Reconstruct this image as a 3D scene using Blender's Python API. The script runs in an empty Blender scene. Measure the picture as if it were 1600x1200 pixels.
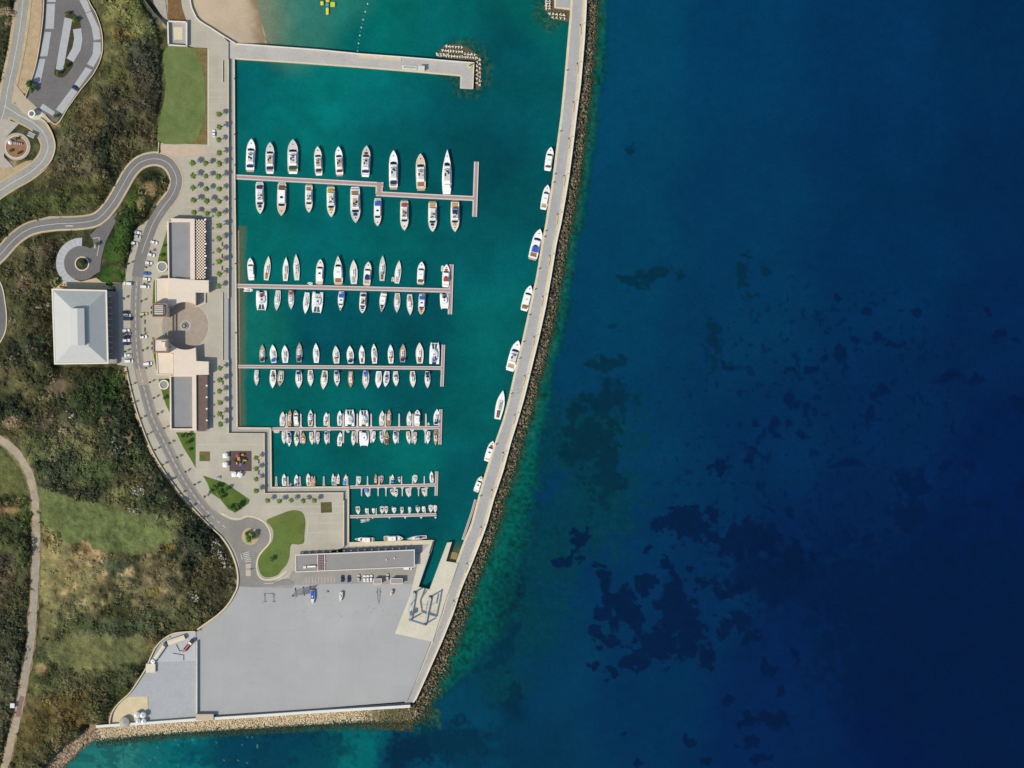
import bpy, math, random
import numpy as np
from mathutils import Vector, Matrix
# ------------------------------------------------------------------ camera, sky, sun, exposure
SC = bpy.context.scene
COL = SC.collection
H = 1500.0            # camera height in metres
S = 0.4               # metres per photo pixel at sea level
cam = bpy.data.cameras.new("camera"); camo = bpy.data.objects.new("camera", cam); COL.objects.link(camo)
camo.location = (0, 0, H); camo.rotation_euler = (0, 0, 0)
cam.sensor_width = 36; cam.lens = 36 * H / (1600 * S); cam.clip_start = 10; cam.clip_end = 40000
SC.camera = camo
SUN_EL = math.radians(47); SH_AZ = math.radians(30)      # shadows fall 30 deg north of east
w = bpy.data.worlds.new("World"); SC.world = w; w.use_nodes = True
nt = w.node_tree; sky = nt.nodes.new("ShaderNodeTexSky"); sky.sky_type = 'NISHITA'; sky.sun_disc = False
sky.sun_elevation = SUN_EL; sky.sun_rotation = math.radians(240); sky.altitude = 200; sky.ozone_density = 3.0; sky.air_density = 1.2
nt.links.new(sky.outputs[0], nt.nodes["Background"].inputs[0]); nt.nodes["Background"].inputs[1].default_value = 0.15
sun = bpy.data.lights.new("sun", 'SUN'); sun.energy = 3.75; sun.angle = math.radians(0.5); sun.color = (1.0, .955, .88)
suno = bpy.data.objects.new("sun", sun); COL.objects.link(suno)
sd = Vector((math.cos(SH_AZ) * math.cos(SUN_EL), math.sin(SH_AZ) * math.cos(SUN_EL), -math.sin(SUN_EL)))
suno.rotation_euler = sd.to_track_quat('-Z', 'Y').to_euler(); suno.location = (-300, -200, 600)
SC.view_settings.view_transform = 'Standard'; SC.view_settings.look = 'None'
SC.view_settings.exposure = 0; SC.view_settings.gamma = 1
SC.cycles.max_bounces = 4; SC.cycles.use_denoising = True
SC.cycles.transparent_max_bounces = 4

random.seed(7); RNG = np.random.default_rng(7)
K = np.array([1.15, 1.20, 1.34])              # picture brightness of a white horizontal surface: photo colour / K = base colour
def lin(c):
    c = c / 255.0
    return c / 12.92 if c <= .04045 else ((c + .055) / 1.055) ** 2.4
def C(rgb): return tuple(float(min(.88, lin(v) / k)) for v, k in zip(rgb, K))
def linarr(a):
    a = np.asarray(a, float) / 255.0
    return np.where(a <= .04045, a / 12.92, ((a + .055) / 1.055) ** 2.4)

def P(x, y, z=0.0):
    s = S * (H - z) / H
    return ((x - 800) * s, (600 - y) * s, z)

# ------------------------------------------------------------------ materials
MATS = {}
def mat(name, rgb, rough=.75, nscale=0.0, namt=0.0, metal=0.0, spec=.3, rgb2=None, fine=None, bump=0.0, coat=0.0):
    if name in MATS: return MATS[name]
    m = bpy.data.materials.new(name); m.use_nodes = True; t = m.node_tree; b = t.nodes["Principled BSDF"]
    c = C(rgb)
    b.inputs["Base Color"].default_value = (*c, 1); b.inputs["Roughness"].default_value = rough
    b.inputs["Metallic"].default_value = metal; b.inputs["Specular IOR Level"].default_value = spec
    if coat: b.inputs["Coat Weight"].default_value = coat
    if nscale:
        g = t.nodes.new("ShaderNodeNewGeometry")
        n = t.nodes.new("ShaderNodeTexNoise"); n.inputs["Scale"].default_value = 1.0 / nscale; n.inputs["Detail"].default_value = 6
        n.inputs["Roughness"].default_value = .65
        t.links.new(g.outputs["Position"], n.inputs["Vector"])
        r = t.nodes.new("ShaderNodeValToRGB"); r.color_ramp.elements[0].position = .3; r.color_ramp.elements[1].position = .7
        lo = tuple(v * (1 - namt) for v in c) if rgb2 is None else C(rgb2)
        hi = tuple(min(.9, v * (1 + namt * .7)) for v in c) if rgb2 is None else c
        r.color_ramp.elements[0].color = (*lo, 1); r.color_ramp.elements[1].color = (*hi, 1)
        t.links.new(n.outputs[0], r.inputs[0]); out = r.outputs[0]
        if fine:
            n2 = t.nodes.new("ShaderNodeTexNoise"); n2.inputs["Scale"].default_value = 1.0 / fine[0]; n2.inputs["Detail"].default_value = 4
            t.links.new(g.outputs["Position"], n2.inputs["Vector"])
            mr = t.nodes.new("ShaderNodeMapRange"); mr.inputs[1].default_value = .3; mr.inputs[2].default_value = .7
            mr.inputs[3].default_value = 1 - fine[1]; mr.inputs[4].default_value = 1 + fine[1]
            t.links.new(n2.outputs[0], mr.inputs[0])
            mx = t.nodes.new("ShaderNodeVectorMath"); mx.operation = 'SCALE'
            t.links.new(out, mx.inputs[0]); t.links.new(mr.outputs[0], mx.inputs[3]); out = mx.outputs[0]
            if bump:
                bp = t.nodes.new("ShaderNodeBump"); bp.inputs["Distance"].default_value = bump
                t.links.new(n2.outputs[0], bp.inputs["Height"]); t.links.new(bp.outputs[0], b.inputs["Normal"])
        t.links.new(out, b.inputs["Base Color"])
    MATS[name] = m; return m

def paving(name, rgb, joint, sx, sy, jw=.02, namt=.08, stain=(.05, .88, 1.1)):
    """slab paving with joints, built from a brick texture on world position"""
    if name in MATS: return MATS[name]
    m = bpy.data.materials.new(name); m.use_nodes = True; t = m.node_tree; b = t.nodes["Principled BSDF"]
    b.inputs["Roughness"].default_value = .85; b.inputs["Specular IOR Level"].default_value = .2
    g = t.nodes.new("ShaderNodeNewGeometry"); br = t.nodes.new("ShaderNodeTexBrick")
    c = C(rgb)
    br.inputs["Color1"].default_value = (*c, 1); br.inputs["Color2"].default_value = (*(v * (1 - namt) for v in c), 1)
    br.inputs["Mortar"].default_value = (*C(joint), 1); br.inputs["Scale"].default_value = 1
    br.inputs["Brick Width"].default_value = sx; br.inputs["Row Height"].default_value = sy
    br.inputs["Mortar Size"].default_value = jw; br.offset = 0.0 if sx > 4 else .5
    t.links.new(g.outputs["Position"], br.inputs["Vector"])
    n = t.nodes.new("ShaderNodeTexNoise"); n.inputs["Scale"].default_value = stain[0]; n.inputs["Detail"].default_value = 9
    n.inputs["Roughness"].default_value = .7
    t.links.new(g.outputs["Position"], n.inputs["Vector"])
    mr = t.nodes.new("ShaderNodeMapRange"); mr.inputs[1].default_value = .3; mr.inputs[2].default_value = .7
    mr.inputs[3].default_value = stain[1]; mr.inputs[4].default_value = stain[2]
    t.links.new(n.outputs[0], mr.inputs[0])
    mx = t.nodes.new("ShaderNodeVectorMath"); mx.operation = 'SCALE'
    t.links.new(br.outputs[0], mx.inputs[0]); t.links.new(mr.outputs[0], mx.inputs[3]); t.links.new(mx.outputs[0], b.inputs["Base Color"])
    MATS[name] = m; return m

def attr_mat(name, rough=.9, spec=.1, nscales=((2.0, .25), (.5, .2)), bump=None, mot=None):
    """colour read from the mesh's own colour layer, broken up by noise"""
    m = bpy.data.materials.new(name); m.use_nodes = True; t = m.node_tree; b = t.nodes["Principled BSDF"]
    b.inputs["Roughness"].default_value = rough; b.inputs["Specular IOR Level"].default_value = spec
    a = t.nodes.new("ShaderNodeAttribute"); a.attribute_name = "tint"; out = a.outputs["Color"]
    g = t.nodes.new("ShaderNodeNewGeometry")
    for sc, am in nscales:
        n = t.nodes.new("ShaderNodeTexNoise"); n.inputs["Scale"].default_value = 1 / sc; n.inputs["Detail"].default_value = 4
        t.links.new(g.outputs["Position"], n.inputs["Vector"])
        mr = t.nodes.new("ShaderNodeMapRange"); mr.inputs[1].default_value = .3; mr.inputs[2].default_value = .7
        mr.inputs[3].default_value = 1 - am; mr.inputs[4].default_value = 1 + am
        t.links.new(n.outputs[0], mr.inputs[0])
        mx = t.nodes.new("ShaderNodeVectorMath"); mx.operation = 'SCALE'
        t.links.new(out, mx.inputs[0]); t.links.new(mr.outputs[0], mx.inputs[3]); out = mx.outputs[0]
    if bump:
        n = t.nodes.new("ShaderNodeTexNoise"); n.inputs["Scale"].default_value = 1 / bump[0]; n.inputs["Detail"].default_value = 5
        t.links.new(g.outputs["Position"], n.inputs["Vector"])
        bp = t.nodes.new("ShaderNodeBump"); bp.inputs["Distance"].default_value = bump[1]; bp.inputs["Strength"].default_value = 1
        t.links.new(n.outputs[0], bp.inputs["Height"]); t.links.new(bp.outputs[0], b.inputs["Normal"])
    t.links.new(out, b.inputs["Base Color"])
    MATS[name] = m; return m

# ------------------------------------------------------------------ geometry helpers
def tag(o, label=None, cat=None, group=None, kind=None):
    if label: o["label"] = label
    if cat: o["category"] = cat
    if group: o["group"] = group
    if kind: o["kind"] = kind
    return o
def link(name, me, parent=None):
    o = bpy.data.objects.new(name, me); COL.objects.link(o)
    if parent is not None: o.parent = parent
    return o
def thing(name, loc, rz=0.0, label=None, cat=None, group=None):
    o = bpy.data.objects.new(name, None); COL.objects.link(o); o.location = loc; o.rotation_euler = (0, 0, rz)
    o.empty_display_size = .5
    return tag(o, label, cat, group)
ORD = ["zero", "first", "second", "third", "fourth", "fifth", "sixth", "seventh", "eighth", "ninth", "tenth", "eleventh", "twelfth",
       "thirteenth", "fourteenth", "fifteenth", "sixteenth", "seventeenth", "eighteenth", "nineteenth", "twentieth",
       "twenty-first", "twenty-second", "twenty-third", "twenty-fourth", "twenty-fifth", "twenty-sixth", "twenty-seventh", "twenty-eighth"]

class MB:
    """collects simple shapes, then links them as one mesh"""
    def __init__(s): s.v = []; s.f = []; s.m = []; s.mi = 0; s.sm = []
    def add(s, vs, fs, smooth=False):
        n = len(s.v); s.v += [tuple(v) for v in vs]
        for f in fs: s.f.append([i + n for i in f]); s.m.append(s.mi); s.sm.append(smooth)
    def prism(s, loop0, loop1, cap0=False, cap1=True, smooth=False):
        n = len(loop0); s.add(list(loop0) + list(loop1), [[i, (i + 1) % n, n + (i + 1) % n, n + i] for i in range(n)]
              + ([list(range(n, 2 * n))] if cap1 else []) + ([list(range(n))[::-1]] if cap0 else []), smooth)
    def box(s, x0, x1, y0, y1, z0, z1, bev=0.0, top=1.0):
        cx, cy = (x0 + x1) / 2, (y0 + y1) / 2
        if bev:
            def lp(k, z, b):
                X0, X1, Y0, Y1 = cx + (x0 - cx) * k, cx + (x1 - cx) * k, cy + (y0 - cy) * k, cy + (y1 - cy) * k
                return [(X0 + b, Y0, z), (X1 - b, Y0, z), (X1, Y0 + b, z), (X1, Y1 - b, z), (X1 - b, Y1, z), (X0 + b, Y1, z), (X0, Y1 - b, z), (X0, Y0 + b, z)]
            a, b_, c_ = lp(1, z0, bev), lp(top, z1 - bev * .6, bev), lp(top, z1, bev)
            c_ = [(cx + (p[0] - cx) * max(.5, 1 - bev * 1.2 / max(.01, (x1 - x0))), cy + (p[1] - cy) * max(.5, 1 - bev * 1.2 / max(.01, (y1 - y0))), z1) for p in c_]
            s.prism(a, b_, True, False); s.prism(b_, c_, False, True)
        else:
            a = [(x0, y0, z0), (x1, y0, z0), (x1, y1, z0), (x0, y1, z0)]
            b = [(cx + (p[0] - cx) * top, cy + (p[1] - cy) * top, z1) for p in a]
            s.prism(a, b, True, True)
    def cyl(s, x, y, z0, z1, r0, r1=None, n=8, cap0=False):
        r1 = r0 if r1 is None else r1
        a = [(x + r0 * math.cos(6.2832 * i / n), y + r0 * math.sin(6.2832 * i / n), z0) for i in range(n)]
        b = [(x + r1 * math.cos(6.2832 * i / n), y + r1 * math.sin(6.2832 * i / n), z1) for i in range(n)]
        s.prism(a, b, cap0, True, False)
    def tube(s, p, q, r, n=5, r1=None):
        p, q = Vector(p), Vector(q); d = (q - p).normalized(); r1 = r if r1 is None else r1
        u = d.orthogonal().normalized(); v = d.cross(u)
        f = lambda c, R: [tuple(c + R * (math.cos(6.2832 * i / n) * u + math.sin(6.2832 * i / n) * v)) for i in range(n)]
        s.prism(f(p, r), f(q, r1), True, True, n > 5)
    def poly(s, pts): s.add(pts, [list(range(len(pts)))])
    def mesh(s, name, mats):
        me = bpy.data.meshes.new(name); me.from_pydata(s.v, [], s.f)
        for m in (mats if isinstance(mats, (list, tuple)) else [mats]): me.materials.append(m)
        if len(me.materials) > 1: me.polygons.foreach_set("material_index", s.m)
        if any(s.sm): me.polygons.foreach_set("use_smooth", s.sm)
        me.update(); return me
    def build(s, name, mats, parent=None, world=False):
        if world and parent is not None:
            L = parent.location; s.v = [(a - L[0], b - L[1], c - L[2]) for a, b, c in s.v]
        return link(name, s.mesh(name, mats), parent)

def ccw(poly):
    a = sum(poly[i][0] * poly[(i + 1) % len(poly)][1] - poly[(i + 1) % len(poly)][0] * poly[i][1] for i in range(len(poly)))
    return poly if a < 0 else poly[::-1]        # photo y runs down
def prism(name, poly, z0, z1, m, parent=None, top=None):
    poly = ccw(poly); b = MB(); up = [P(x, y, z1) for x, y in poly]
    b.prism([(x, y, z0) for x, y, _ in up], up)
    return b.build(name, m, parent, world=parent is not None)
def flat(name, poly, z, m, parent=None):
    b = MB(); b.poly([P(x, y, z) for x, y in ccw(poly)]); return b.build(name, m, parent, world=parent is not None)
def spline(pts, n=6, closed=False):
    out = []; N = len(pts)
    for i in range(N if closed else N - 1):
        g = lambda k: np.array(pts[k % N] if closed else pts[min(max(k, 0), N - 1)], float)
        p0, p1, p2, p3 = g(i - 1), g(i), g(i + 1), g(i + 2)
        for k in range(n):
            t = k / n
            out.append(tuple(.5 * ((2 * p1) + (p2 - p0) * t + (2 * p0 - 5 * p1 + 4 * p2 - p3) * t * t + (3 * p1 - p0 - 3 * p2 + p3) * t ** 3)))
    if not closed: out.append(tuple(map(float, pts[-1])))
    return out
def offset(pts, d):
    out = []
    for i in range(len(pts)):
        a = np.array(pts[max(i - 1, 0)]); b = np.array(pts[min(i + 1, len(pts) - 1)]); t = b - a; t = t / (np.hypot(*t) + 1e-9)
        dd = d[i] if hasattr(d, '__len__') else d
        out.append((pts[i][0] - t[1] * dd, pts[i][1] + t[0] * dd))
    return out
def ribbon(name, pts, w0, z, m, z0=None, off=0.0, parent=None, w1=None):
    n = len(pts); ws = [w0 + (0 if w1 is None else (w1 - w0) * i / (n - 1)) for i in range(n)]
    L = offset(pts, [off - w_ / 2 for w_ in ws]); R = offset(pts, [off + w_ / 2 for w_ in ws])
    b = MB(); vs = [P(x, y, z) for x, y in L] + [P(x, y, z) for x, y in R]
    fs = [[i, n + i, n + i + 1, i + 1] for i in range(n - 1)]
    if z0 is not None:
        vs += [(v[0], v[1], z0) for v in vs]; q = 2 * n
        fs += [[i, i + 1, q + i + 1, q + i] for i in range(n - 1)] + [[n + i, q + n + i, q + n + i + 1, n + i + 1] for i in range(n - 1)]
        fs += [[0, q, q + n, n], [n - 1, 2 * n - 1, q + 2 * n - 1, q + n - 1]]
    b.add(vs, fs); return b.build(name, m, parent, world=parent is not None)
def dashes(name, pts, w0, z, m, on=2.0, offl=2.0, off=0.0):
    b = MB(); d = 0; pts = offset(pts, off)
    seg = [(np.array(pts[i]), np.array(pts[i + 1])) for i in range(len(pts) - 1)]
    tot = 0
    for a, c in seg:
        L = np.hypot(*(c - a)); t = (c - a) / max(L, 1e-6); nrm = np.array([-t[1], t[0]]) * w0 / 2; s0 = 0
        while s0 < L:
            ph = (tot + s0) % (on + offl)
            if ph < on:
                e = min(L, s0 + on - ph); p, q = a + t * s0, a + t * e
                b.poly([P(*(p + nrm), z), P(*(q + nrm), z), P(*(q - nrm), z), P(*(p - nrm), z)]); s0 = e + 1e-4
            else: s0 += (on + offl) - ph + 1e-4
        tot += L
    return b.build(name, m)
def circ(cx, cy, r, n=32, ry=None, a0=0, a1=360):
    ry = r if ry is None else ry; full = a1 - a0 >= 360
    return [(cx + r * math.cos(math.radians(a0 + (a1 - a0) * i / (n if full else n - 1))), cy + ry * math.sin(math.radians(a0 + (a1 - a0) * i / (n if full else n - 1)))) for i in range(n)]
def ring(name, cx, cy, r0, r1, z0, z1, m, parent=None, n=40):
    a = circ(cx, cy, r0, n); c = circ(cx, cy, r1, n); b = MB()
    vs = [P(*p, z1) for p in a] + [P(*p, z1) for p in c]; vs += [(v[0], v[1], z0) for v in vs]
    fs = []
    for i in range(n):
        j = (i + 1) % n
        fs += [[i, j, n + j, n + i], [n + i, n + j, 3 * n + j, 3 * n + i], [i, 2 * n + i, 2 * n + j, j]]
    b.add(vs, fs); return b.build(name, m, parent, world=parent is not None)
def copy_tree(o, parent=None):
    c = o.copy(); COL.objects.link(c); c.parent = parent
    for ch in list(o.children): copy_tree(ch, c)
    return c

# value noise on numpy arrays (photo-pixel coordinates)
def vnoise(x, y, sc, seed=0, oct=3):
    x = np.asarray(x, float); y = np.asarray(y, float); out = np.zeros_like(x); amp = 1; tot = 0
    for o in range(oct):
        u, v = x / sc * 2 ** o + 91.7 * (seed + 1), y / sc * 2 ** o + 37.3 * (seed + 3)
        i, j = np.floor(u).astype(np.int64), np.floor(v).astype(np.int64); fx, fy = u - i, v - j
        fx = fx * fx * (3 - 2 * fx); fy = fy * fy * (3 - 2 * fy)
        def h(a, b):
            n = (a * 374761393 + b * 668265263 + (seed * 101 + o) * 974634777) & 0x7fffffff
            n = ((n ^ (n >> 13)) * 1274126177) & 0x7fffffff
            return ((n ^ (n >> 16)) & 0xffff) / 65535.0
        out += amp * ((h(i, j) * (1 - fx) + h(i + 1, j) * fx) * (1 - fy) + (h(i, j + 1) * (1 - fx) + h(i + 1, j + 1) * fx) * fy)
        tot += amp; amp *= .5
    return out / tot
def sst(a, b, x): t = np.clip((x - a) / (b - a), 0, 1); return t * t * (3 - 2 * t)
def inpoly(X, Y, poly):
    ins = np.zeros(X.shape, bool); n = len(poly)
    for i in range(n):
        x0, y0 = poly[i]; x1, y1 = poly[(i + 1) % n]
        if y0 == y1: continue
        c = ((Y < y0) != (Y < y1)) & (X < (x1 - x0) * (Y - y0) / (y1 - y0) + x0); ins ^= c
    return ins
def idw(X, Y, pts, p=3.0):
    W = np.zeros(X.shape); out = np.zeros(X.shape + (3,))
    for x, y, c in pts:
        d = 1.0 / (((X - x) ** 2 + (Y - y) ** 2) ** (p / 2) + 60.0 ** p * .02); W += d
        out += d[..., None] * linarr(c)
    return out / W[..., None]
def grid_obj(name, X, Y, Z, colr, m, mask=None):
    """grid of photo-pixel coords + heights -> mesh with a 'tint' colour layer"""
    r, c = X.shape; s = S * (H - Z) / H
    co = np.stack([(X - 800) * s, (600 - Y) * s, Z], -1).reshape(-1, 3)
    idx = np.arange(r * c).reshape(r, c)
    q = np.stack([idx[:-1, :-1], idx[1:, :-1], idx[1:, 1:], idx[:-1, 1:]], -1)
    if mask is not None: q = q[mask[:-1, :-1] & mask[1:, :-1] & mask[1:, 1:] & mask[:-1, 1:]]
    q = q.reshape(-1, 4)
    return raw_obj(name, co, q, colr.reshape(-1, 3), m, True)
def raw_obj(name, co, faces, colr, m, smooth=False, parent=None):
    me = bpy.data.meshes.new(name); nv, nf = len(co), len(faces); k = faces.shape[1]
    me.vertices.add(nv); me.vertices.foreach_set("co", np.asarray(co, np.float32).ravel())
    me.loops.add(nf * k); me.loops.foreach_set("vertex_index", np.asarray(faces, np.int32).ravel())
    me.polygons.add(nf); me.polygons.foreach_set("loop_start", np.arange(0, nf * k, k, dtype=np.int32))
    if smooth: me.polygons.foreach_set("use_smooth", np.ones(nf, bool))
    me.update(calc_edges=True)
    if colr is not None:
        a = me.color_attributes.new("tint", 'FLOAT_COLOR', 'POINT')
        a.data.foreach_set("color", np.concatenate([colr, np.ones((nv, 1))], 1).astype(np.float32).ravel())
    me.materials.append(m); return link(name, me, parent)
# ------------------------------------------------------------------ outlines of the place (photo pixels)
BW_Y = [-120, 0, 15, 60, 130, 180, 235, 280, 310, 350, 380, 430, 480, 530, 575, 620, 655, 690, 735, 780, 820, 845, 880, 920, 960, 1000, 1050, 1092, 1105]
BW_O = [920, 917, 916.5, 914, 908, 901.5, 895, 889, 884, 877, 870, 862, 853, 842, 831, 820, 810, 799, 787, 772, 761, 752, 738, 721, 708, 692, 670, 651, 641]
BW_I = [893, 891.5, 891, 887, 881, 876, 868.5, 863, 858, 852, 846, 838, 827, 816, 805, 795, 786, 773.5, 759, 746, 735.5, 724.5, 712, 701, 690, 675, 655, 636, 628]
bwo = lambda y: np.interp(y, BW_Y, BW_O)
bwi = lambda y: np.interp(y, BW_Y, BW_I)
SW = [(150, 1137), (171, 1135.5), (240, 1131), (310, 1126), (400, 1120.5), (480, 1115), (560, 1110), (641, 1105)]
swy = lambda x: np.interp(x, [p[0] for p in SW], [p[1] for p in SW])
COAST = [(150, 1137), (146, 1150), (128, 1160), (112, 1172), (100, 1186), (84, 1200), (60, 1260), (-40, 1420)]
LAND = [(-320, -260), (420, -260), (412, -40), (405, 0), (330, 70), (330, 680), (380, 780), (520, 790), (520, 870), (600, 900), (620, 1000), (600, 1085), (310, 1110), (150, 1135)] + COAST[1:] + [(-320, 1500)]
road_main = spline([(-30, 425), (0, 398), (22, 374), (48, 357), (85, 350), (125, 348), (152, 342), (172, 322), (187, 298), (203, 270), (219, 254), (240, 248), (258, 252), (270, 264), (276, 283), (270, 303), (256, 322), (241, 345), (230, 372), (220, 402), (214, 440), (212, 475), (212, 515), (214.5, 556), (218, 577), (224, 602), (230.5, 627), (237, 650), (247, 672), (256.5, 691), (273, 724.5), (292, 758), (315, 790), (336, 811), (354, 826)], 5)
road_up = spline([(40, -60), (36, 0), (30, 50), (22, 95), (12, 140), (6, 175), (-8, 215)], 5)
road_ring = spline([(6, 165), (30, 180), (52, 192), (68, 208), (75, 230), (66, 252), (46, 270), (20, 285), (-6, 302), (-40, 330)], 6)
track = spline([(-60, 640), (-10, 680), (12, 695), (32, 716), (47, 745), (54, 780), (56, 830), (56, 880), (53, 930), (50, 975), (47, 1010), (40, 1050), (33, 1090), (24, 1130), (14, 1170), (4, 1210), (-10, 1260)], 5)
road_west = spline([(-30, 420), (-8, 445), (-1, 475), (1, 500), (-3, 522), (-25, 555)], 5)
carpark = spline([(66, -40), (66, 10), (62, 60), (56, 100), (47, 130), (40, 152), (62, 172), (84, 192), (106, 165), (124, 140), (146, 112), (158, 84), (158, 52), (148, 22), (134, -6), (130, -40)], 4, True)
PLAZA = [(372, 915)] + spline([(371, 895), (366, 875), (356, 852), (345, 838), (330, 824), (312, 806), (290, 782), (270, 756), (252, 730), (236, 702), (222, 668), (211, 635), (202, 600), (197, 572), (195, 540), (194, 500), (195, 443), (201, 405), (207, 382), (213, 357)], 3) + \
    [(236, 340), (262, 315), (276, 288), (272, 262), (254, 247), (248, 223), (324, 226), (324, 75), (303, 74), (292, 71), (291, 32), (284, 10), (278, -60), (292, -60), (297, 0), (303, 20), (311, 32), (347, 55), (357, 66), (357, 677), (413, 677), (413.5, 771), (536.5, 770), (536.5, 856), (500, 866), (462, 880), (452, 903)]
YARD = [(311, 985), (322, 975), (340, 962), (358, 945), (368, 928), (372, 912), (452, 901), (462, 880), (540, 872), (672, 865), (654, 917), (671, 921), (697, 877), (716, 880), (700, 920), (690, 960), (655, 1050), (636, 1096), (480, 1108), (336, 1117), (307, 1120), (307, 987)]
COMPOUND = [(306, 986), (290, 987), (270, 990), (255, 998), (243, 1010), (235, 1025), (229, 1042), (218, 1060), (203, 1082), (185, 1098), (175, 1110), (171, 1125), (171, 1136), (240, 1131), (307, 1126)]
BEACH = [(297, -60), (297, 0), (303, 20), (311, 32), (347, 55), (368, 69), (416, 71), (412, 40), (405, 0), (398, -60)]
WBLD = [(80.5, 450), (182, 452), (196, 443), (197, 572), (84, 570)]
SANDY = [(44, -60), (66, -60), (66, 10), (61.5, 60), (55, 100), (46, 130), (40, 146), (26, 146), (32, 110), (42, 60), (48, 0)]
SANDY2 = [(-40, 262), (20, 262), (40, 252), (50, 250), (44, 258), (26, 270), (0, 285), (-40, 305)]
FLATS = [("poly", SANDY), ("poly", SANDY2), ("poly", [(247, 223), (326, 228), (326, 70), (300, -60), (222, -60), (222, 0), (240, 22), (252, 60), (251, 100), (254, 135), (247, 190)]), ("poly", [(180, 445), (200, 443), (200, 575), (180, 572)]), ("poly", [(20, 120), (50, 150), (90, 196), (60, 200), (20, 190)]), ("poly", PLAZA), ("poly", YARD), ("poly", COMPOUND), ("poly", BEACH), ("poly", WBLD), ("poly", carpark),
         ("line", road_main, 24), ("line", road_up, 26), ("line", road_ring, 26), ("line", track, 15), ("line", road_west, 20),
         ("poly", circ(128, 412, 41, 30)), ("poly", [(118, 372), (160, 330), (178, 350), (160, 440), (118, 442)]), ("poly", circ(27, 228, 42, 30))]

# ------------------------------------------------------------------ water
nearc = np.arange(146, 1662, 2.0); farl = np.array([-14000, -5000, -2000, -800, -300, 0, 90]); farr = np.array([1700, 1800, 2000, 2600, 4000, 8000, 16000])
xs = np.concatenate([farl, nearc, farr])
ys = np.concatenate([[-14000, -5000, -2000, -800, -300, -120], np.arange(-60, 1262, 2.0), [1300, 1500, 2200, 4000, 8000, 16000]])
X, Y = np.meshgrid(xs, ys); Xc, Yc = np.clip(X, -100, 1700), np.clip(Y, -100, 1300)
sea = [(1000, 40, (0, 70, 102)), (960, 200, (0, 68, 100)), (1150, 60, (0, 60, 98)), (1350, 60, (2, 52, 92)), (1580, 20, (6, 46, 84)), (1560, 250, (2, 44, 84)),
       (960, 330, (0, 66, 96)), (1150, 300, (0, 58, 95)), (930, 480, (0, 64, 95)), (1150, 500, (0, 56, 92)), (1380, 420, (0, 48, 88)), (1560, 500, (0, 40, 82)),
       (1000, 700, (0, 58, 92)), (1200, 700, (0, 46, 86)), (1400, 650, (0, 42, 84)), (1570, 700, (0, 33, 78)), (980, 850, (0, 52, 90)), (1100, 950, (0, 46, 86)),
       (1300, 830, (0, 37, 80)), (1560, 850, (0, 31, 75)), (1250, 1000, (0, 36, 80)), (1420, 1050, (0, 26, 70)), (1580, 1050, (0, 25, 70)), (1500, 1180, (0, 27, 72)),
       (1200, 1150, (0, 38, 82)), (1000, 1100, (0, 48, 86)), (860, 1050, (0, 58, 88)), (850, 1180, (0, 55, 84)), (700, 1185, (0, 66, 92)), (600, 1190, (0, 62, 88)),
       (200, 1180, (36, 118, 114)), (230, 1160, (30, 105, 100)), (300, 1175, (8, 112, 116)), (390, 1175, (0, 70, 92)), (450, 1180, (0, 68, 90)), (500, 1190, (0, 76, 92)),
       (540, 1170, (0, 100, 104)), (556, 1190, (0, 106, 110)), (1400, 200, (0, 50, 90))]
bas = [(450, 150, (0, 102, 100)), (400, 130, (0, 92, 96)), (520, 130, (0, 108, 104)), (600, 160, (0, 98, 100)), (480, 240, (0, 100, 98)), (620, 210, (0, 88, 92)), (700, 200, (0, 78, 86)), (780, 250, (0, 74, 84)),
       (800, 80, (0, 76, 84)), (690, 40, (0, 92, 92)), (620, 30, (0, 98, 92)), (560, 50, (0, 92, 90)), (480, 50, (46, 108, 96)), (430, 40, (82, 120, 102)), (440, 62, (60, 112, 98)), (500, 20, (44, 106, 96)), (540, 20, (32, 108, 96)),
       (415, 380, (0, 98, 94)), (400, 520, (16, 100, 92)), (400, 620, (0, 98, 94)), (500, 380, (0, 92, 94)), (500, 520, (0, 78, 88)), (600, 380, (0, 92, 92)), (600, 520, (0, 78, 86)),
       (660, 500, (0, 76, 84)), (750, 500, (0, 92, 90)), (740, 400, (0, 84, 88)), (820, 300, (0, 78, 84)), (500, 620, (0, 96, 94)), (640, 620, (0, 82, 88)), (720, 640, (0, 90, 90)), (620, 705, (0, 106, 102)),
       (450, 720, (0, 98, 96)), (520, 730, (0, 92, 92)), (650, 720, (0, 100, 96)), (720, 750, (0, 82, 88)), (600, 785, (0, 92, 92)), (560, 830, (0, 90, 92)), (640, 830, (0, 80, 88)), (700, 810, (0, 82, 88)),
       (660, 890, (0, 92, 94)), (714, 862, (0, 90, 86)), (850, 20, (0, 88, 84))]
outer = (Xc > (bwi(Yc) + bwo(Yc)) / 2) | (Yc > 1105)
jx = vnoise(Xc, Yc, 90, 5) * 60 - 30; jy = vnoise(Xc, Yc, 90, 6) * 60 - 30
cs = np.where(outer[..., None], idw(Xc + jx, Yc + jy, sea, 4.5), idw(Xc + jx * .4, Yc + jy * .4, bas, 4.0))
def mixc(c, col, a): return c * (1 - a[..., None]) + linarr(col) * a[..., None]
n1 = vnoise(Xc, Yc, 14, 1, 3); n2 = vnoise(Xc, Yc, 40, 2, 4); n3 = vnoise(Xc, Yc, 4.5, 3, 2); n0 = vnoise(Xc, Yc, 160, 8, 3)
cs = cs * (1 + (n0[..., None] - .5) * (.16 + .3 * ~outer[..., None])) * (1 + (n2[..., None] - .5) * (.12 + .3 * ~outer[..., None])) * (1 + .05 * ~outer[..., None])
WX = (vnoise(Xc, Yc, 24, 71, 4) - .5) * 46; WY = (vnoise(Xc, Yc, 24, 72, 4) - .5) * 46
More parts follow.
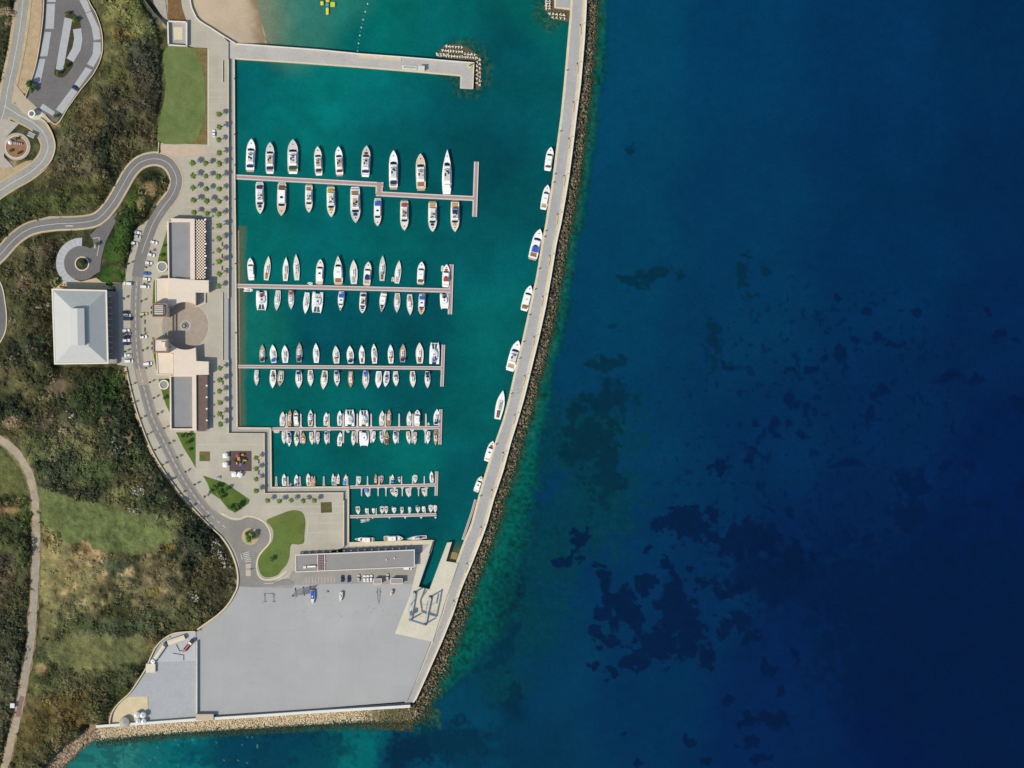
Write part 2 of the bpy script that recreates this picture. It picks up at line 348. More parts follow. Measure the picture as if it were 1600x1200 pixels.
n1 = n1 * .6 + vnoise(Xc, Yc, 6, 73, 2) * .4
NR = np.clip(.5 + (vnoise(Xc, Yc, 13, 75, 4) - .5) * 2.4, -.2, 1.2) * .6 + np.clip(.5 + (vnoise(Xc, Yc, 5, 76, 2) - .5) * 1.6, 0, 1) * .4
# meadow of dark sea grass and underwater reefs
def blob(x, y, rx, ry, rot=0.0, rag=.9, soft=.10, nn=None):
    c_, s_ = math.cos(rot), math.sin(rot); wk = min(1.0, .35 + min(rx, ry) / 26); gx_ = Xc - x + WX * wk; gy_ = Yc - y + WY * wk; u = (gx_ * c_ + gy_ * s_) / rx; v = (-gx_ * s_ + gy_ * c_) / ry
    r = np.sqrt(u * u + v * v); n = (NR if nn is None else nn)
    return 1 - sst(1 - soft, 1 + soft, r + (n - .5) * rag)
def patch(lst, col, a, rag=.9, soft=.12):
    global cs
    M = np.zeros(X.shape)
    for b in lst: M = np.maximum(M, blob(*b[:4], *(b[4:5] or (0,)), rag=rag, soft=soft))
    cs = mixc(cs, col, M * a * outer)
_m = np.maximum.reduce([blob(905, 690, 92, 66, 0, .9, .4), blob(930, 790, 66, 70, 0, .9, .4), blob(860, 860, 66, 80, 0, .9, .4), blob(815, 960, 60, 80, 0, .9, .4), blob(780, 1060, 40, 40, 0, .9, .4)]) * outer
cs = mixc(cs, (0, 62, 74), _m * .85 * (.75 + .5 * np.clip(NR, 0, 1))); cs = cs * (1 + (_m * (n3 - .5) * .35)[..., None])
patch([(1475, 1010, 215, 150, .5), (1560, 950, 240, 110, 0), (1330, 920, 110, 60, 0), (1230, 905, 80, 45, 0), (1180, 890, 50, 30), (1600, 1130, 170, 200)], (0, 31, 68), .9, .8, .3)
patch([(1075, 822, 42, 24, .1), (1165, 848, 38, 32, -.5), (1125, 850, 30, 12, .3), (1090, 795, 12, 10), (1115, 797, 9, 14), (1200, 838, 20, 18, .6), (1245, 880, 30, 26), (970, 948, 24, 34, -.5), (1005, 915, 17, 18), (1050, 915, 18, 26, .4),
       (1058, 960, 30, 34, 0), (1030, 1005, 46, 22, .2), (1080, 990, 24, 26), (985, 1038, 14, 14), (936, 990, 14, 14), (960, 1000, 10, 10), (942, 960, 12, 7, .6), (1150, 970, 26, 16, -.6), (1165, 990, 14, 12), (1120, 915, 24, 14), (1155, 918, 20, 16, -.6),
       (905, 834, 16, 18), (888, 874, 24, 13, -.2), (931, 881, 13, 6, .3), (942, 905, 8, 14, -.3), (925, 1037, 9, 5, -.5), (953, 1045, 10, 8), (948, 1060, 7, 4), (1003, 1032, 10, 8), (1104, 1030, 10, 10), (1080, 890, 8, 8), (1040, 885, 9, 9), (1010, 860, 7, 6), (1045, 798, 8, 5),
       (1125, 725, 12, 11), (1180, 717, 8, 11), (1107, 726, 4, 4), (1140, 1100, 12, 8), (1080, 1158, 9, 8), (1170, 1165, 12, 12), (1105, 1185, 14, 10), (1205, 1040, 9, 9), (1240, 1025, 8, 8), (1222, 1078, 7, 6), (1212, 1125, 22, 18), (1160, 1125, 16, 9), (1000, 1195, 8, 5), (975, 1147, 6, 4), (1190, 1190, 18, 10)], (0, 29, 64), .86, 1.1, .14)
patch([(1242, 632, 12, 17, -.4), (1210, 664, 12, 11), (1216, 678, 6, 6), (1268, 577, 12, 8, .3), (1285, 563, 7, 7), (1308, 550, 9, 10), (1337, 535, 7, 6), (1306, 465, 5, 6), (1250, 675, 8, 4, .6), (1230, 660, 5, 5), (1176, 660, 4, 4), (1374, 528, 12, 8, -.6), (1432, 483, 7, 7), (1400, 536, 12, 4),
       (1560, 522, 10, 9), (1586, 536, 10, 5), (1475, 592, 20, 9, -.3), (1520, 596, 18, 9), (1375, 615, 16, 11), (1358, 655, 8, 12), (1332, 722, 22, 8), (1490, 675, 7, 7), (1480, 722, 14, 10), (1518, 725, 8, 9), (1430, 760, 28, 20), (1600, 630, 12, 16), (1310, 725, 8, 4), (1235, 800, 9, 9), (1210, 795, 5, 6), (1270, 810, 5, 5),
       (1232, 578, 12, 8), (1214, 600, 4, 4), (1353, 487, 9, 5, -.7), (1545, 487, 6, 8), (1425, 800, 30, 22), (1540, 790, 18, 10), (1327, 840, 9, 7), (1358, 838, 9, 8), (1490, 660, 5, 4), (1600, 760, 10, 18)], (0, 28, 66), .72, .9, .2)
patch([(952, 572, 28, 14), (950, 625, 36, 20, .1), (905, 640, 24, 12), (925, 690, 44, 34), (950, 730, 24, 60, .2), (990, 440, 18, 9, .5), (1026, 432, 22, 14), (1115, 510, 15, 12), (1118, 545, 10, 18), (1155, 425, 10, 22), (1165, 397, 14, 6), (955, 505, 8, 5), (985, 232, 12, 10), (1174, 465, 9, 6), (1142, 568, 10, 6), (1200, 425, 7, 8)], (0, 44, 62), .75, 1.3, .25)
patch([(640, 1175, 34, 22), (800, 1090, 10, 30), (690, 1160, 60, 30), (450, 1160, 90, 26), (790, 985, 20, 55, .3)], (0, 46, 68), .7, 1.2, .2)
sp = vnoise(Xc, Yc, 9, 74, 2); reg = (1 - sst(.6, 1.2, np.hypot((Xc - 1320) / 330, (Yc - 720) / 330))) * .9
cs = mixc(cs, (0, 30, 68), sst(.73, .79, sp + reg * .06) * reg * .6 * outer)
# shallow band along the foot of the breakwater
d = Xc - bwo(Yc); wd = np.interp(Yc, [0, 400, 600, 700, 800, 900, 1000, 1060, 1120], [42, 40, 46, 62, 96, 108, 112, 70, 30]) * .9
band = (1 - sst(.72, 1.12, d / wd + (n1 - .5) * .35 + (n2 - .5) * .5)) * outer * (Yc < 1122) * (d > -5)
bright = np.interp(Yc, [0, 300, 600, 800, 1000, 1100], [.9, .85, .85, .95, 1, .7]) * (1 - .75 * sst(.72, .98, d / wd + (NR - .5) * .3)) * (1 - .7 * sst(34, 72, d + (NR - .5) * 26) * sst(620, 680, Yc) * (1 - .55 * sst(930, 1000, Yc)))
shal = linarr((2, 92, 80)) * bright[..., None] + linarr((0, 52, 66)) * (1 - bright[..., None])
shal = shal * (1 + (n3[..., None] - .5) * 1.2 + (NR[..., None] - .5) * .75) + linarr((30, 96, 80)) * (np.clip(vnoise(Xc, Yc, 3, 78, 1) - .8, 0, 1) * 2.2 * (Yc < 900))[..., None]
a_ = (band * .95)[..., None]; cs = cs * (1 - a_) + shal * a_
for bx, by, rx, ry, col_, al in [(205, 1182, 40, 22, (44, 122, 116), .9), (262, 1180, 40, 26, (12, 104, 108), .8), (400, 1178, 100, 34, (0, 66, 88), .85), (505, 1185, 36, 30, (0, 74, 86), .7), (562, 1184, 26, 26, (0, 106, 108), .85), (636, 1178, 36, 30, (0, 44, 68), .85), (730, 1170, 50, 36, (0, 48, 72), .6), (800, 1110, 22, 26, (0, 44, 68), .5), (850, 1180, 60, 30, (0, 52, 80), .5)]:
    cs = mixc(cs, col_, blob(bx, by, rx, ry, 0, .8, .35) * al * outer)
cs = mixc(cs, (0, 46, 56), (NR > .62) * outer * (Yc > 1140) * (Xc < 560) * .35)
cs = mixc(cs, (120, 160, 150), (vnoise(Xc, Yc, 4, 77, 1) > .955) * outer * (Yc > 1140) * (Xc < 420) * .5)
# sun-bleached rubble seen through the shallows next to the shore
rub = np.zeros(X.shape)
rub = np.maximum(rub, outer * (Yc < 1140) * (1 - sst(20, 36, d + (n1 - .5) * 14)) * (d > 0) * .55)
ds = Yc - swy(Xc)
rub = np.maximum(rub, (Xc > 120) * (Xc < 690) * (ds > 0) * (1 - sst(18, 34 , ds + (n1 - .5) * 22 - 8 * sst(420, 620, Xc))) * .8)
for (x, y, rx, ry) in [(722, 96, 46, 42), (745, 112, 26, 40), (730, 140, 26, 16), (858, 12, 28, 40)]:
    rub = np.maximum(rub, (~outer) * (1 - sst(.75, 1.1, np.hypot((Xc - x) / rx, (Yc - y) / ry) + (n1 - .5) * .5)) * .7)
speck = np.clip((vnoise(Xc, Yc, 3.2, 12, 1) - .35) * 2.2, 0, 1)
rubc = linarr((62, 92, 66)) * speck[..., None] + linarr((8, 62, 52)) * (1 - speck[..., None])
ra = (rub * (.65 + .35 * speck))[..., None]; cs = cs * (1 - ra) + rubc * ra
# brown ledge under the quay wall, foam line at the beach
led = (~outer) * (Xc > 366) * (Xc < 390) * (Yc > 352) * (Yc < 668) * (1 - sst(8, 16, Xc - 371 + (n1 - .5) * 8))
cs = mixc(cs, (86, 100, 78), led * .85)
bl = (~outer) * (Yc < 72) * (1 - sst(405, 450, Xc - (Yc * .14) + (n1 - .5) * 14)); cs = mixc(cs, (128, 132, 108), bl * .75)
basin_ramp = inpoly(Xc, Yc, [(699, 842), (724, 842), (713, 884), (695, 884)]) * sst(842, 874, Yc)
cs = mixc(cs, (112, 108, 66), basin_ramp * .8)
cs = np.clip((cs - np.array([.002, .0022, .004])) * (.95 - .07 * outer[..., None]), .0004, 1) / K
water_m = attr_mat("sea_water", rough=.16, spec=.12, nscales=((26, .05), (6, .07), (1.6, .09)), bump=(3.0, .12))
tag(grid_obj("water", X, Y, np.zeros_like(X), cs, water_m), kind="structure")

# ------------------------------------------------------------------ terrain
xs = np.concatenate([[-9000, -4000, -1800, -900, -500], np.arange(-320, 702, 2.0)]); ys = np.concatenate([[-9000, -4000, -1800, -800, -400], np.arange(-260, 1442, 2.0)])
TX, TY = np.meshgrid(xs, ys)
LANDX = [(-9500, -9500), (420, -9500), (420, -260)] + LAND[2:-1] + [(-600, 2400), (-9500, 2400)]
inl = inpoly(TX, TY, LANDX)
fm = np.zeros(TX.shape)
for f in FLATS:
    poly = f[1] if f[0] == "poly" else offset(f[1], -f[2] / 2) + offset(f[1], f[2] / 2)[::-1]
    if f[0] == "poly": fm = np.maximum(fm, inpoly(TX, TY, poly))
    else:
        R = f[2] / 2; L_ = f[1][::2]
        for x, y in L_: fm = np.maximum(fm, ((TX - x) ** 2 + (TY - y) ** 2 < R * R) * 1.0)
flatmask = fm > .5
def blur(a, r):
    for ax in (0, 1):
        acc = np.zeros_like(a)
        for k in range(-r, r + 1): acc += np.roll(a, k, ax)
        a = acc / (2 * r + 1)
    return a
dil = blur(fm, 2) > .01; soft = blur(blur(dil * 1.0, 5), 5)
# distance inland from the shore at the bottom left
cx = np.interp(TY, [1137, 1150, 1160, 1172, 1186, 1200, 1260, 1420, 2400], [150, 146, 128, 112, 100, 84, 60, -40, -600])
shore = np.where(TY > 1130, cx - TX, 40)
hill = np.clip((1 - soft), 0, 1) ** 2
relief = (vnoise(TX, TY, 90, 21, 4) * 11 + vnoise(TX, TY, 16, 22, 3) * 3.0 - 3)
TZ = 2.9 + hill * np.clip(relief, 0, 30)
TZ = np.where(dil, 2.9, TZ)
TZ = np.where(shore < 24, np.minimum(TZ, -1.2 + shore * .2), TZ)
TZ = np.where(inl, TZ, -2)
TZ = np.where((TX > 285) & (TX < 430) & (TY < 90), np.minimum(TZ, -1.0), TZ)
tb = [  # x, y, rx, ry, colour, weight, shrub density factor
 (200, 30, 45, 40, (108, 108, 66), .9), (180, 75, 26, 30, (92, 92, 58), .8), (225, 95, 26, 42, (54, 58, 52), .9), (190, 55, 22, 12, (112, 92, 58), .7), (230, 150, 22, 40, (78, 72, 58), .7), (185, 120, 20, 20, (84, 88, 50), .7),
 (160, 232, 16, 44, (34, 40, 28), .95), (185, 180, 22, 50, (62, 58, 46), .8), (140, 190, 20, 30, (88, 74, 50), .6), (110, 250, 40, 46, (84, 78, 60), .8), (90, 215, 18, 26, (60, 66, 44), .7), (60, 315, 70, 18, (66, 78, 42), .8), (20, 330, 30, 22, (56, 66, 44), .8), (135, 300, 45, 26, (74, 76, 44), .8),
 (195, 250, 18, 28, (80, 74, 54), .8), (225, 215, 14, 20, (96, 84, 62), .6),
 (183, 380, 22, 40, (44, 66, 26), 1), (178, 428, 24, 16, (52, 80, 32), 1), (200, 345, 16, 26, (44, 62, 28), 1), (214, 315, 14, 20, (50, 78, 28), 1), (236, 275, 20, 14, (40, 46, 30), 1), (232, 294, 11, 12, (132, 112, 84), .9), (218, 318, 6, 12, (136, 116, 86), .9), (214, 300, 8, 14, (50, 72, 30), .7), (194, 423, 4, 5, (165, 155, 120), .9),
 (90, 400, 26, 26, (66, 64, 48), .8), (40, 420, 30, 30, (60, 62, 44), .8), (40, 440, 16, 16, (104, 90, 76), .6), (60, 395, 20, 12, (92, 82, 64), .6), (45, 490, 30, 30, (66, 66, 44), .8), (50, 550, 40, 26, (46, 54, 42), .9), (10, 590, 26, 20, (88, 78, 62), .7),
 (60, 600, 60, 20, (64, 68, 44), .8), (92, 605, 22, 16, (112, 98, 80), .8), (160, 620, 52, 44, (38, 50, 28), 1), (215, 650, 16, 40, (40, 50, 30), .8), (215, 690, 30, 50, (40, 50, 32), .8), (180, 600, 16, 26, (52, 72, 34), .7), (18, 640, 44, 22, (36, 44, 30), .95), (75, 660, 20, 18, (86, 78, 68), .7), (110, 668, 14, 10, (120, 112, 92), .5), (20, 660, 16, 8, (130, 108, 88), .8),
 (190, 690, 50, 52, (40, 50, 36), .9), (130, 690, 22, 34, (98, 96, 66), .8), (60, 700, 28, 22, (84, 92, 60), .7), (90, 740, 44, 26, (52, 62, 46), .8), (150, 740, 36, 26, (70, 82, 50), .6), (215, 720, 24, 24, (84, 88, 56), .6), (240, 790, 30, 16, (58, 66, 44), .8), (200, 770, 30, 12, (92, 98, 62), .6), (130, 770, 30, 10, (42, 50, 38), .8), (240, 740, 20, 30, (62, 66, 50), .7),
 (12, 745, 40, 40, (96, 100, 60), 1), (14, 781, 22, 8, (62, 68, 44), .9), (16, 797, 44, 6, (142, 112, 80), .9), (40, 800, 14, 26, (88, 104, 52), .8), (20, 860, 28, 60, (60, 68, 40), .95), (8, 905, 18, 40, (92, 82, 72), .7), (30, 930, 20, 40, (66, 66, 44), .8), (12, 1000, 28, 50, (46, 52, 36), .9), (8, 1080, 20, 70, (84, 82, 64), .8),
 (120, 800, 60, 20, (92, 104, 62), 1), (200, 825, 70, 24, (94, 102, 66), 1), (250, 838, 30, 14, (90, 94, 66), .9), (116, 833, 18, 14, (72, 108, 44), .9), (80, 800, 24, 30, (90, 98, 62), .7), (85, 880, 30, 60, (120, 114, 78), .8), (160, 885, 46, 30, (116, 106, 76), .8), (120, 905, 50, 40, (112, 106, 72), .7), (200, 920, 50, 30, (104, 98, 70), .7), (150, 870, 24, 10, (150, 128, 96), .6), (190, 888, 26, 20, (58, 70, 50), .9), (145, 845, 18, 14, (104, 84, 56), .7),
 (250, 900, 40, 40, (96, 88, 66), .8), (265, 855, 14, 10, (110, 88, 40), .6), (300, 860, 28, 44, (40, 48, 38), .95), (330, 905, 24, 40, (60, 58, 40), .9), (310, 930, 18, 22, (56, 58, 36), .8), (180, 945, 50, 18, (72, 74, 44), .8), (240, 950, 40, 26, (78, 78, 56), .8), (110, 940, 40, 26, (108, 104, 72), .8), (240, 925, 20, 10, (100, 92, 42), .6),
 (120, 975, 60, 8, (72, 80, 50), .8), (200, 985, 60, 12, (70, 80, 56), .8), (150, 1020, 82, 27, (100, 102, 68), 1.1), (230, 1010, 14, 20, (110, 100, 72), .8), (140, 1068, 80, 22, (78, 82, 54), .9), (195, 1085, 22, 14, (70, 78, 40), .8), (110, 1110, 60, 32, (92, 78, 46), .9), (60, 1060, 26, 26, (72, 80, 48), .8), (150, 1110, 26, 22, (60, 66, 42), .8),
 (60, 1150, 40, 40, (84, 76, 46), .8), (64, 1046, 8, 9, (150, 124, 92), .6), (90, 1180, 40, 20, (58, 66, 44), .8), (150, 1150, 24, 10, (132, 118, 104), .9), (120, 1172, 30, 12, (124, 112, 100), .7),
 (12, 40, 22, 60, (60, 64, 42), .9), (10, 18, 26, 6, (160, 138, 112), .8), (22, 36, 16, 6, (150, 132, 108), .8), (6, 110, 14, 40, (56, 62, 40), .9), (64, 40, 6, 110, (176, 154, 124), 1.1), (54, 90, 8, 60, (176, 154, 124), 1.1), (12, 270, 36, 20, (162, 142, 116), .95), (40, 258, 16, 10, (96, 92, 50), .8), (85, 195, 14, 8, (112, 98, 70), .9),
 (274, 10, 12, 26, (130, 96, 60), 1), (258, 8, 5, 30, (176, 164, 144), 1), (262, 24, 4, 18, (150, 140, 124), .8), (240, 20, 8, 20, (62, 66, 66), .8)]
MEAD = [([(58, 762), (80, 768), (100, 775), (135, 783), (165, 792), (190, 800), (215, 815), (265, 830), (268, 848), (235, 862), (200, 870), (165, 862), (130, 850), (100, 848), (62, 815)], (94, 104, 64)), ([(-80, 700), (6, 702), (28, 725), (42, 755), (46, 776), (20, 772), (-80, 775)], (98, 102, 62)), ([(76, 1004), (110, 998), (160, 994), (228, 997), (232, 1018), (222, 1036), (170, 1044), (110, 1048), (84, 1040), (74, 1022)], (102, 104, 68)), ([(66, 858), (110, 850), (96, 930), (90, 1000), (64, 1000)], (124, 118, 80))]
bare = [(150, 1018, 78, 25), (160, 812, 86, 24), (12, 745, 40, 34), (235, 838, 40, 14), (100, 800, 24, 20), (64, 40, 8, 120), (54, 100, 9, 60), (12, 270, 36, 18), (16, 797, 44, 6), (178, 428, 18, 12), (64, 1046, 7, 6), (258, 8, 6, 30), (92, 605, 14, 10), (274, 10, 13, 30), (118, 835, 18, 14), (232, 294, 10, 10), (218, 318, 5, 10)]
FL = np.array([1.16, 1.14, 1.08])
def terr_col(x, y):
    n = vnoise(x, y, 22, 31, 4); m = vnoise(x, y, 6, 32, 3); q = vnoise(x, y, 60, 33, 3)
    c = linarr((86, 82, 56)) * (q[..., None]) + linarr((56, 62, 40)) * (1 - q[..., None]) + 0 * n[..., None]
    for bx, by, rx, ry, colr, wt in tb:
        r = np.hypot((x - bx) / rx, (y - by) / ry) + (n - .5) * .9; a = (1 - sst(.7, 1.25, r)) * min(1, wt) * .92
        c = c * (1 - a[..., None]) + linarr(colr) * a[..., None]
    tn = sst(.56, .68, vnoise(x, y, 15, 38, 4)) * (1 - sst(.6, 1.2, np.hypot((x - 165) / 115, (y - 895) / 62))) * .75 + sst(.62, .74, vnoise(x, y, 18, 39, 4)) * .12
    c = c * (1 - tn[..., None]) + linarr((158, 138, 104)) * tn[..., None]
    jx_, jy_ = (vnoise(x, y, 16, 36, 3) - .5) * 16, (vnoise(x, y, 16, 37, 3) - .5) * 16
    md = np.zeros(np.shape(x))
    for pl_, colr in MEAD:
        a = (inpoly(x + jx_, y + jy_, pl_) * 1.0 + inpoly(x + jx_ + 2, y + jy_ + 2, pl_)) / 2 * (.9 if colr[0] < 110 else .6); md = np.maximum(md, a); c = c * (1 - a[..., None]) + linarr(colr) * a[..., None]
    g = sst(.3, .7, vnoise(x, y, 13, 34, 4)); bm = md.copy()
    for bx, by, rx, ry in bare: bm = np.maximum(bm, 1 - sst(.75, 1.1, np.hypot((x - bx) / rx, (y - by) / ry) + (n - .5) * .5))
    bm = bm[..., None] * .75; c = c * ((.62 + .76 * g[..., None]) * (.82 + .36 * m[..., None]) * (1 - bm) + 1.0 * bm)
    hue = vnoise(x, y, 28, 35, 3)[..., None] - .5
    return np.clip(c * (1 + hue * np.array([.26, 0., -.15]) * (1 - bm)) * FL, .01, 1)
def density(x, y):
    n = vnoise(x, y, 18, 41, 3); dd = np.ones(np.shape(x))
    for bx, by, rx, ry in bare:
        dd *= sst(.8, 1.15, np.hypot((x - bx) / rx, (y - by) / ry) + (n - .5) * .6)
    jx_, jy_ = (vnoise(x, y, 16, 36, 3) - .5) * 16, (vnoise(x, y, 16, 37, 3) - .5) * 16
    for pl_, colr in MEAD: dd *= 1 - inpoly(x + jx_, y + jy_, pl_) * (.985 if colr[0] < 110 else .75)
    # thinner on the open slope in the south
    op = (1 - .72 * (1 - sst(.7, 1.1, np.hypot((x - 150) / 110, (y - 905) / 80) + (n - .5)))) * (1 - .45 * (1 - sst(.7, 1.1, np.hypot((x - 200) / 60, (y - 40) / 60))))
    return dd * op * sst(.25, .5, n + .08)
tc = terr_col(TX, TY) / K
ground_m = attr_mat("hillside_ground", nscales=((3.5, .22), (.9, .25)), bump=(1.6, .5))
tag(grid_obj("terrain", TX, TY, TZ, tc, ground_m, inl), kind="structure")
ix = lambda x: np.clip(((np.asarray(x) + 320) / 2).astype(int) + 5, 0, TX.shape[1] - 1)
iy = lambda y: np.clip(((np.asarray(y) + 260) / 2).astype(int) + 5, 0, TX.shape[0] - 1)
def ground_z(x, y): return TZ[iy(y), ix(x)]

def scatter_leaves(name, cx, cy, cz, r, hgt, colr, nl, m, leaf=.5, parent=None, seed=1):
    """many leaf-sized triangles spread through domes; arrays in metres"""
    rg = np.random.default_rng(seed); n = len(cx); N = n * nl
    th = rg.uniform(0, 2 * np.pi, N); u = rg.uniform(0, 1, N); ph = np.arccos(1 - u * .98)
    rad = rg.uniform(.55, 1.08, N); rr, hh = np.repeat(r, nl), np.repeat(hgt, nl)
    px = np.repeat(cx, nl) + rr * rad * np.sin(ph) * np.cos(th); py = np.repeat(cy, nl) + rr * rad * np.sin(ph) * np.sin(th)
    pz = np.repeat(cz, nl) + hh * rad * np.cos(ph)
    ax = rg.normal(size=(N, 3)); ax /= np.linalg.norm(ax, axis=1)[:, None]
    nrm = np.stack([np.sin(ph) * np.cos(th), np.sin(ph) * np.sin(th), np.cos(ph) + .35], -1) + rg.normal(size=(N, 3)) * .28
    t1 = np.cross(nrm, ax); t1 /= np.linalg.norm(t1, axis=1)[:, None] + 1e-9; t2 = np.cross(nrm, t1); t2 /= np.linalg.norm(t2, axis=1)[:, None] + 1e-9
    s = (leaf * rr * rg.uniform(.6, 1.3, N))[:, None]; c = np.stack([px, py, pz], -1)
    co = np.stack([c + t1 * s, c - t1 * s * .6 + t2 * s * .7, c - t1 * s * .5 - t2 * s * .8], 1).reshape(-1, 3)
    cc = np.repeat(colr, nl, axis=0) * rg.uniform(.76, 1.24, N)[:, None]
    return raw_obj(name, co, np.arange(N * 3).reshape(-1, 3), np.repeat(cc, 3, axis=0), m, False, parent)
leaf_m = attr_mat("foliage", rough=.8, spec=.15, nscales=())
# scrub: uncountable, one object
rg = np.random.default_rng(3); gx, gy = rg.uniform(-60, 395, 46000), rg.uniform(-60, 1240, 46000)
ok = inpoly(gx, gy, LANDX) & ~(blur(fm, 1) > .3)[iy(gy), ix(gx)] & (rg.uniform(0, 1, 46000) < density(gx, gy)) & (np.where(gy > 1130, np.interp(gy, [1137, 1150, 1160, 1172, 1186, 1200, 1260], [150, 146, 128, 112, 100, 84, 60]) - gx, 40) > 22)
gx, gy = gx[ok], gy[ok]
r_ = rg.uniform(.4, 1.15, len(gx)) * (1 + .7 * (vnoise(gx, gy, 30, 51, 2) > .55) + 1.1 * (rg.uniform(0, 1, len(gx)) < .05))
near = (blur(fm, 3) > .02)[iy(gy), ix(gx)]; r_ = np.where(near, r_ * .7, r_)
cc = terr_col(gx, gy) / K * 1.38; lum_ = cc.mean(1); r_ = r_ * (1 + .7 * (1 - sst(.03, .06, lum_)) * (~near)); dry = rg.uniform(0, 1, len(gx)) < .07
cc = np.where(dry[:, None], cc * .4 + linarr((140, 122, 92)) / K * .5, cc); cc[:, 1] *= rg.uniform(.95, 1.12, len(gx))
zz = ground_z(gx, gy); s_ = S * (H - zz) / H
scr = scatter_leaves("hillside_scrub", (gx - 800) * s_, (600 - gy) * s_, zz - .1, r_, r_ * rg.uniform(.6, 1.3, len(gx)), cc, 16, leaf_m, .40)
tag(scr, "dry olive green scrub covering the hillside", "scrub", kind="stuff")
# ------------------------------------------------------------------ shared surface materials
concrete = mat("quay_concrete", (186, 181, 170), .85, 9, .12, fine=(1.2, .07))
conc_lt = mat("pale_concrete", (208, 200, 182), .85, 7, .08, fine=(1.0, .06))
coping_m = mat("coping_stone", (216, 202, 172), .8, 4, .10, fine=(.8, .08))
parapet_m = mat("parapet_concrete", (226, 222, 212), .8, 5, .06, fine=(.8, .05))
deck_gr = mat("breakwater_roadway", (170, 169, 168), .88, 14, .10, fine=(1.5, .07))
road_dk = mat("hill_road_asphalt", (127, 124, 121), .9, 18, .12, fine=(1.0, .09))
asphalt = mat("asphalt", (142, 138, 132), .9, 18, .14, fine=(1.0, .10))
asph_dk = mat("dark_asphalt", (114, 111, 110), .9, 14, .12, fine=(1.0, .10))
asph_lt = mat("worn_asphalt", (156, 154, 146), .9, 18, .12, fine=(1.4, .08))
plaza_m = paving("plaza_paving", (184, 177, 162), (188, 180, 162), 7.6, 7.6, .16, .06)
quay_m = paving("lower_quay_paving", (176, 172, 168), (162, 158, 152), 2.4, 2.4, .05, .06)
yard_m = paving("boatyard_concrete", (172, 172, 172), (162, 163, 165), 9, 9, .05, .025, stain=(.022, .90, 1.07))
bay_m = mat("parking_bay_paving", (176, 178, 180), .85, 6, .08, fine=(.9, .06))
line_m = mat("white_road_paint", (214, 212, 206), .7, 2, .15)
joint_m = mat("beige_paving_band", (194, 183, 160), .85, 4, .10)
sand_m = mat("beach_sand", (196, 176, 150), .95, 10, .10, fine=(.7, .06))
wetsand_m = mat("wet_sand", (142, 122, 96), .5, 6, .12)
dirt_m = mat("dirt_track", (184, 170, 146), .95, 5, .14, rgb2=(152, 138, 118), fine=(1.0, .10))
verge_m = mat("gravel_verge", (190, 170, 136), .95, 5, .16, fine=(.8, .12))
brownbed_m = mat("bark_mulch", (128, 96, 62), .95, 3, .3, fine=(.5, .2))
wall_cr = mat("cream_stone_wall", (214, 196, 166), .85, 3, .10)
ring_m = mat("brown_ring_paving", (166, 152, 138), .85, 3, .12, fine=(.6, .10))
def struct(o): return tag(o, kind="structure")
ZP, ZQ, ZY, ZR = 3.2, 1.6, 3.1, 3.25
# slabs
struct(prism("plaza", PLAZA, -2, ZP, plaza_m))
QUAY = [(350, 88), (366.5, 91), (368.5, 360), (371.5, 667.5), (423.5, 668), (424.5, 761), (545, 761), (545, 847.5), (679, 844), (673, 866), (536, 875), (530, 780), (405, 780), (405, 685), (350, 680)]
struct(prism("quay", QUAY, -2, ZQ, quay_m))
struct(ribbon("quay_edge", [(366.7, 91), (367.4, 250), (368.6, 360), (371.3, 667)], 2.2, ZQ + .04, coping_m, -2, off=1.1))
struct(ribbon("quay_edge", [(372, 668.6), (422.5, 669.2)], 2.4, ZQ + .04, coping_m, -2))
struct(ribbon("quay_edge", [(422.6, 669), (423.6, 761)], 2.4, ZQ + .04, coping_m, -2))
struct(ribbon("quay_edge", [(423, 762), (545, 761)], 2.4, ZQ + .04, coping_m, -2))
struct(ribbon("quay_edge", [(544.2, 763), (544.2, 848)], 2.4, ZQ + .04, coping_m, -2))
struct(ribbon("quay_edge", [(545, 850.4), (676, 847)], 6.5, ZQ + .04, coping_m, -2))
struct(prism("submerged_ledge", [(371, 360), (373.5, 360), (375.5, 667), (371, 667)], -2, .05, mat("wet_ledge", (172, 152, 122), .6, 2, .2)))
struct(prism("boatyard_ground", YARD, -2, ZY, yard_m))
APRON = [(662, 848), (678, 845), (654, 917), (671, 921), (697, 849), (706, 847), (697, 877), (716, 880), (704, 915), (692, 945), (676, 1003), (617, 990), (641, 930)]
struct(prism("slipway_apron", [(656, 866), (676, 846), (654, 917), (671, 921), (698.5, 848), (706, 847), (697, 877), (716, 880), (704, 915), (692, 950), (676, 1003), (617, 990), (641, 930)], -2, ZY + .03, mat("apron_concrete", (208, 200, 182), .85, 8, .08, fine=(1.2, .05))))
struct(flat("slipway_ramp", [(704.5, 862), (715, 864), (713, 881), (697.5, 877)], .12, mat("algae_ramp", (150, 132, 92), .7, 2, .25)))
JET = [(352, 64), (385, 68.5), (500, 77), (560, 83.5), (627, 88), (741.5, 97.5), (739.5, 139), (718.5, 138), (719, 118.5), (640, 111.5), (560, 105), (470, 98.5), (366.5, 92), (350, 92)]
struct(prism("jetty", JET, -2, 2.2, mat("jetty_concrete", (182, 177, 172), .85, 9, .10, fine=(1.2, .07))))
struct(ribbon("jetty_edge", [(368, 93), (470, 99.5), (560, 106), (640, 112.5), (720, 119.5)], 2.2, 2.25, coping_m, -2, off=-1.6))
struct(ribbon("jetty_edge", [(720.3, 118.5), (719.6, 137.6), (739.6, 138.4), (741, 98)], 2.0, 2.26, coping_m, 0, off=-1.0))
struct(prism("jetty_ramp", [(560, 84), (627, 88.5), (627, 95), (560, 90)], 2.0, 2.5, mat("ramp_cream", (206, 194, 166), .85, 3, .1)))
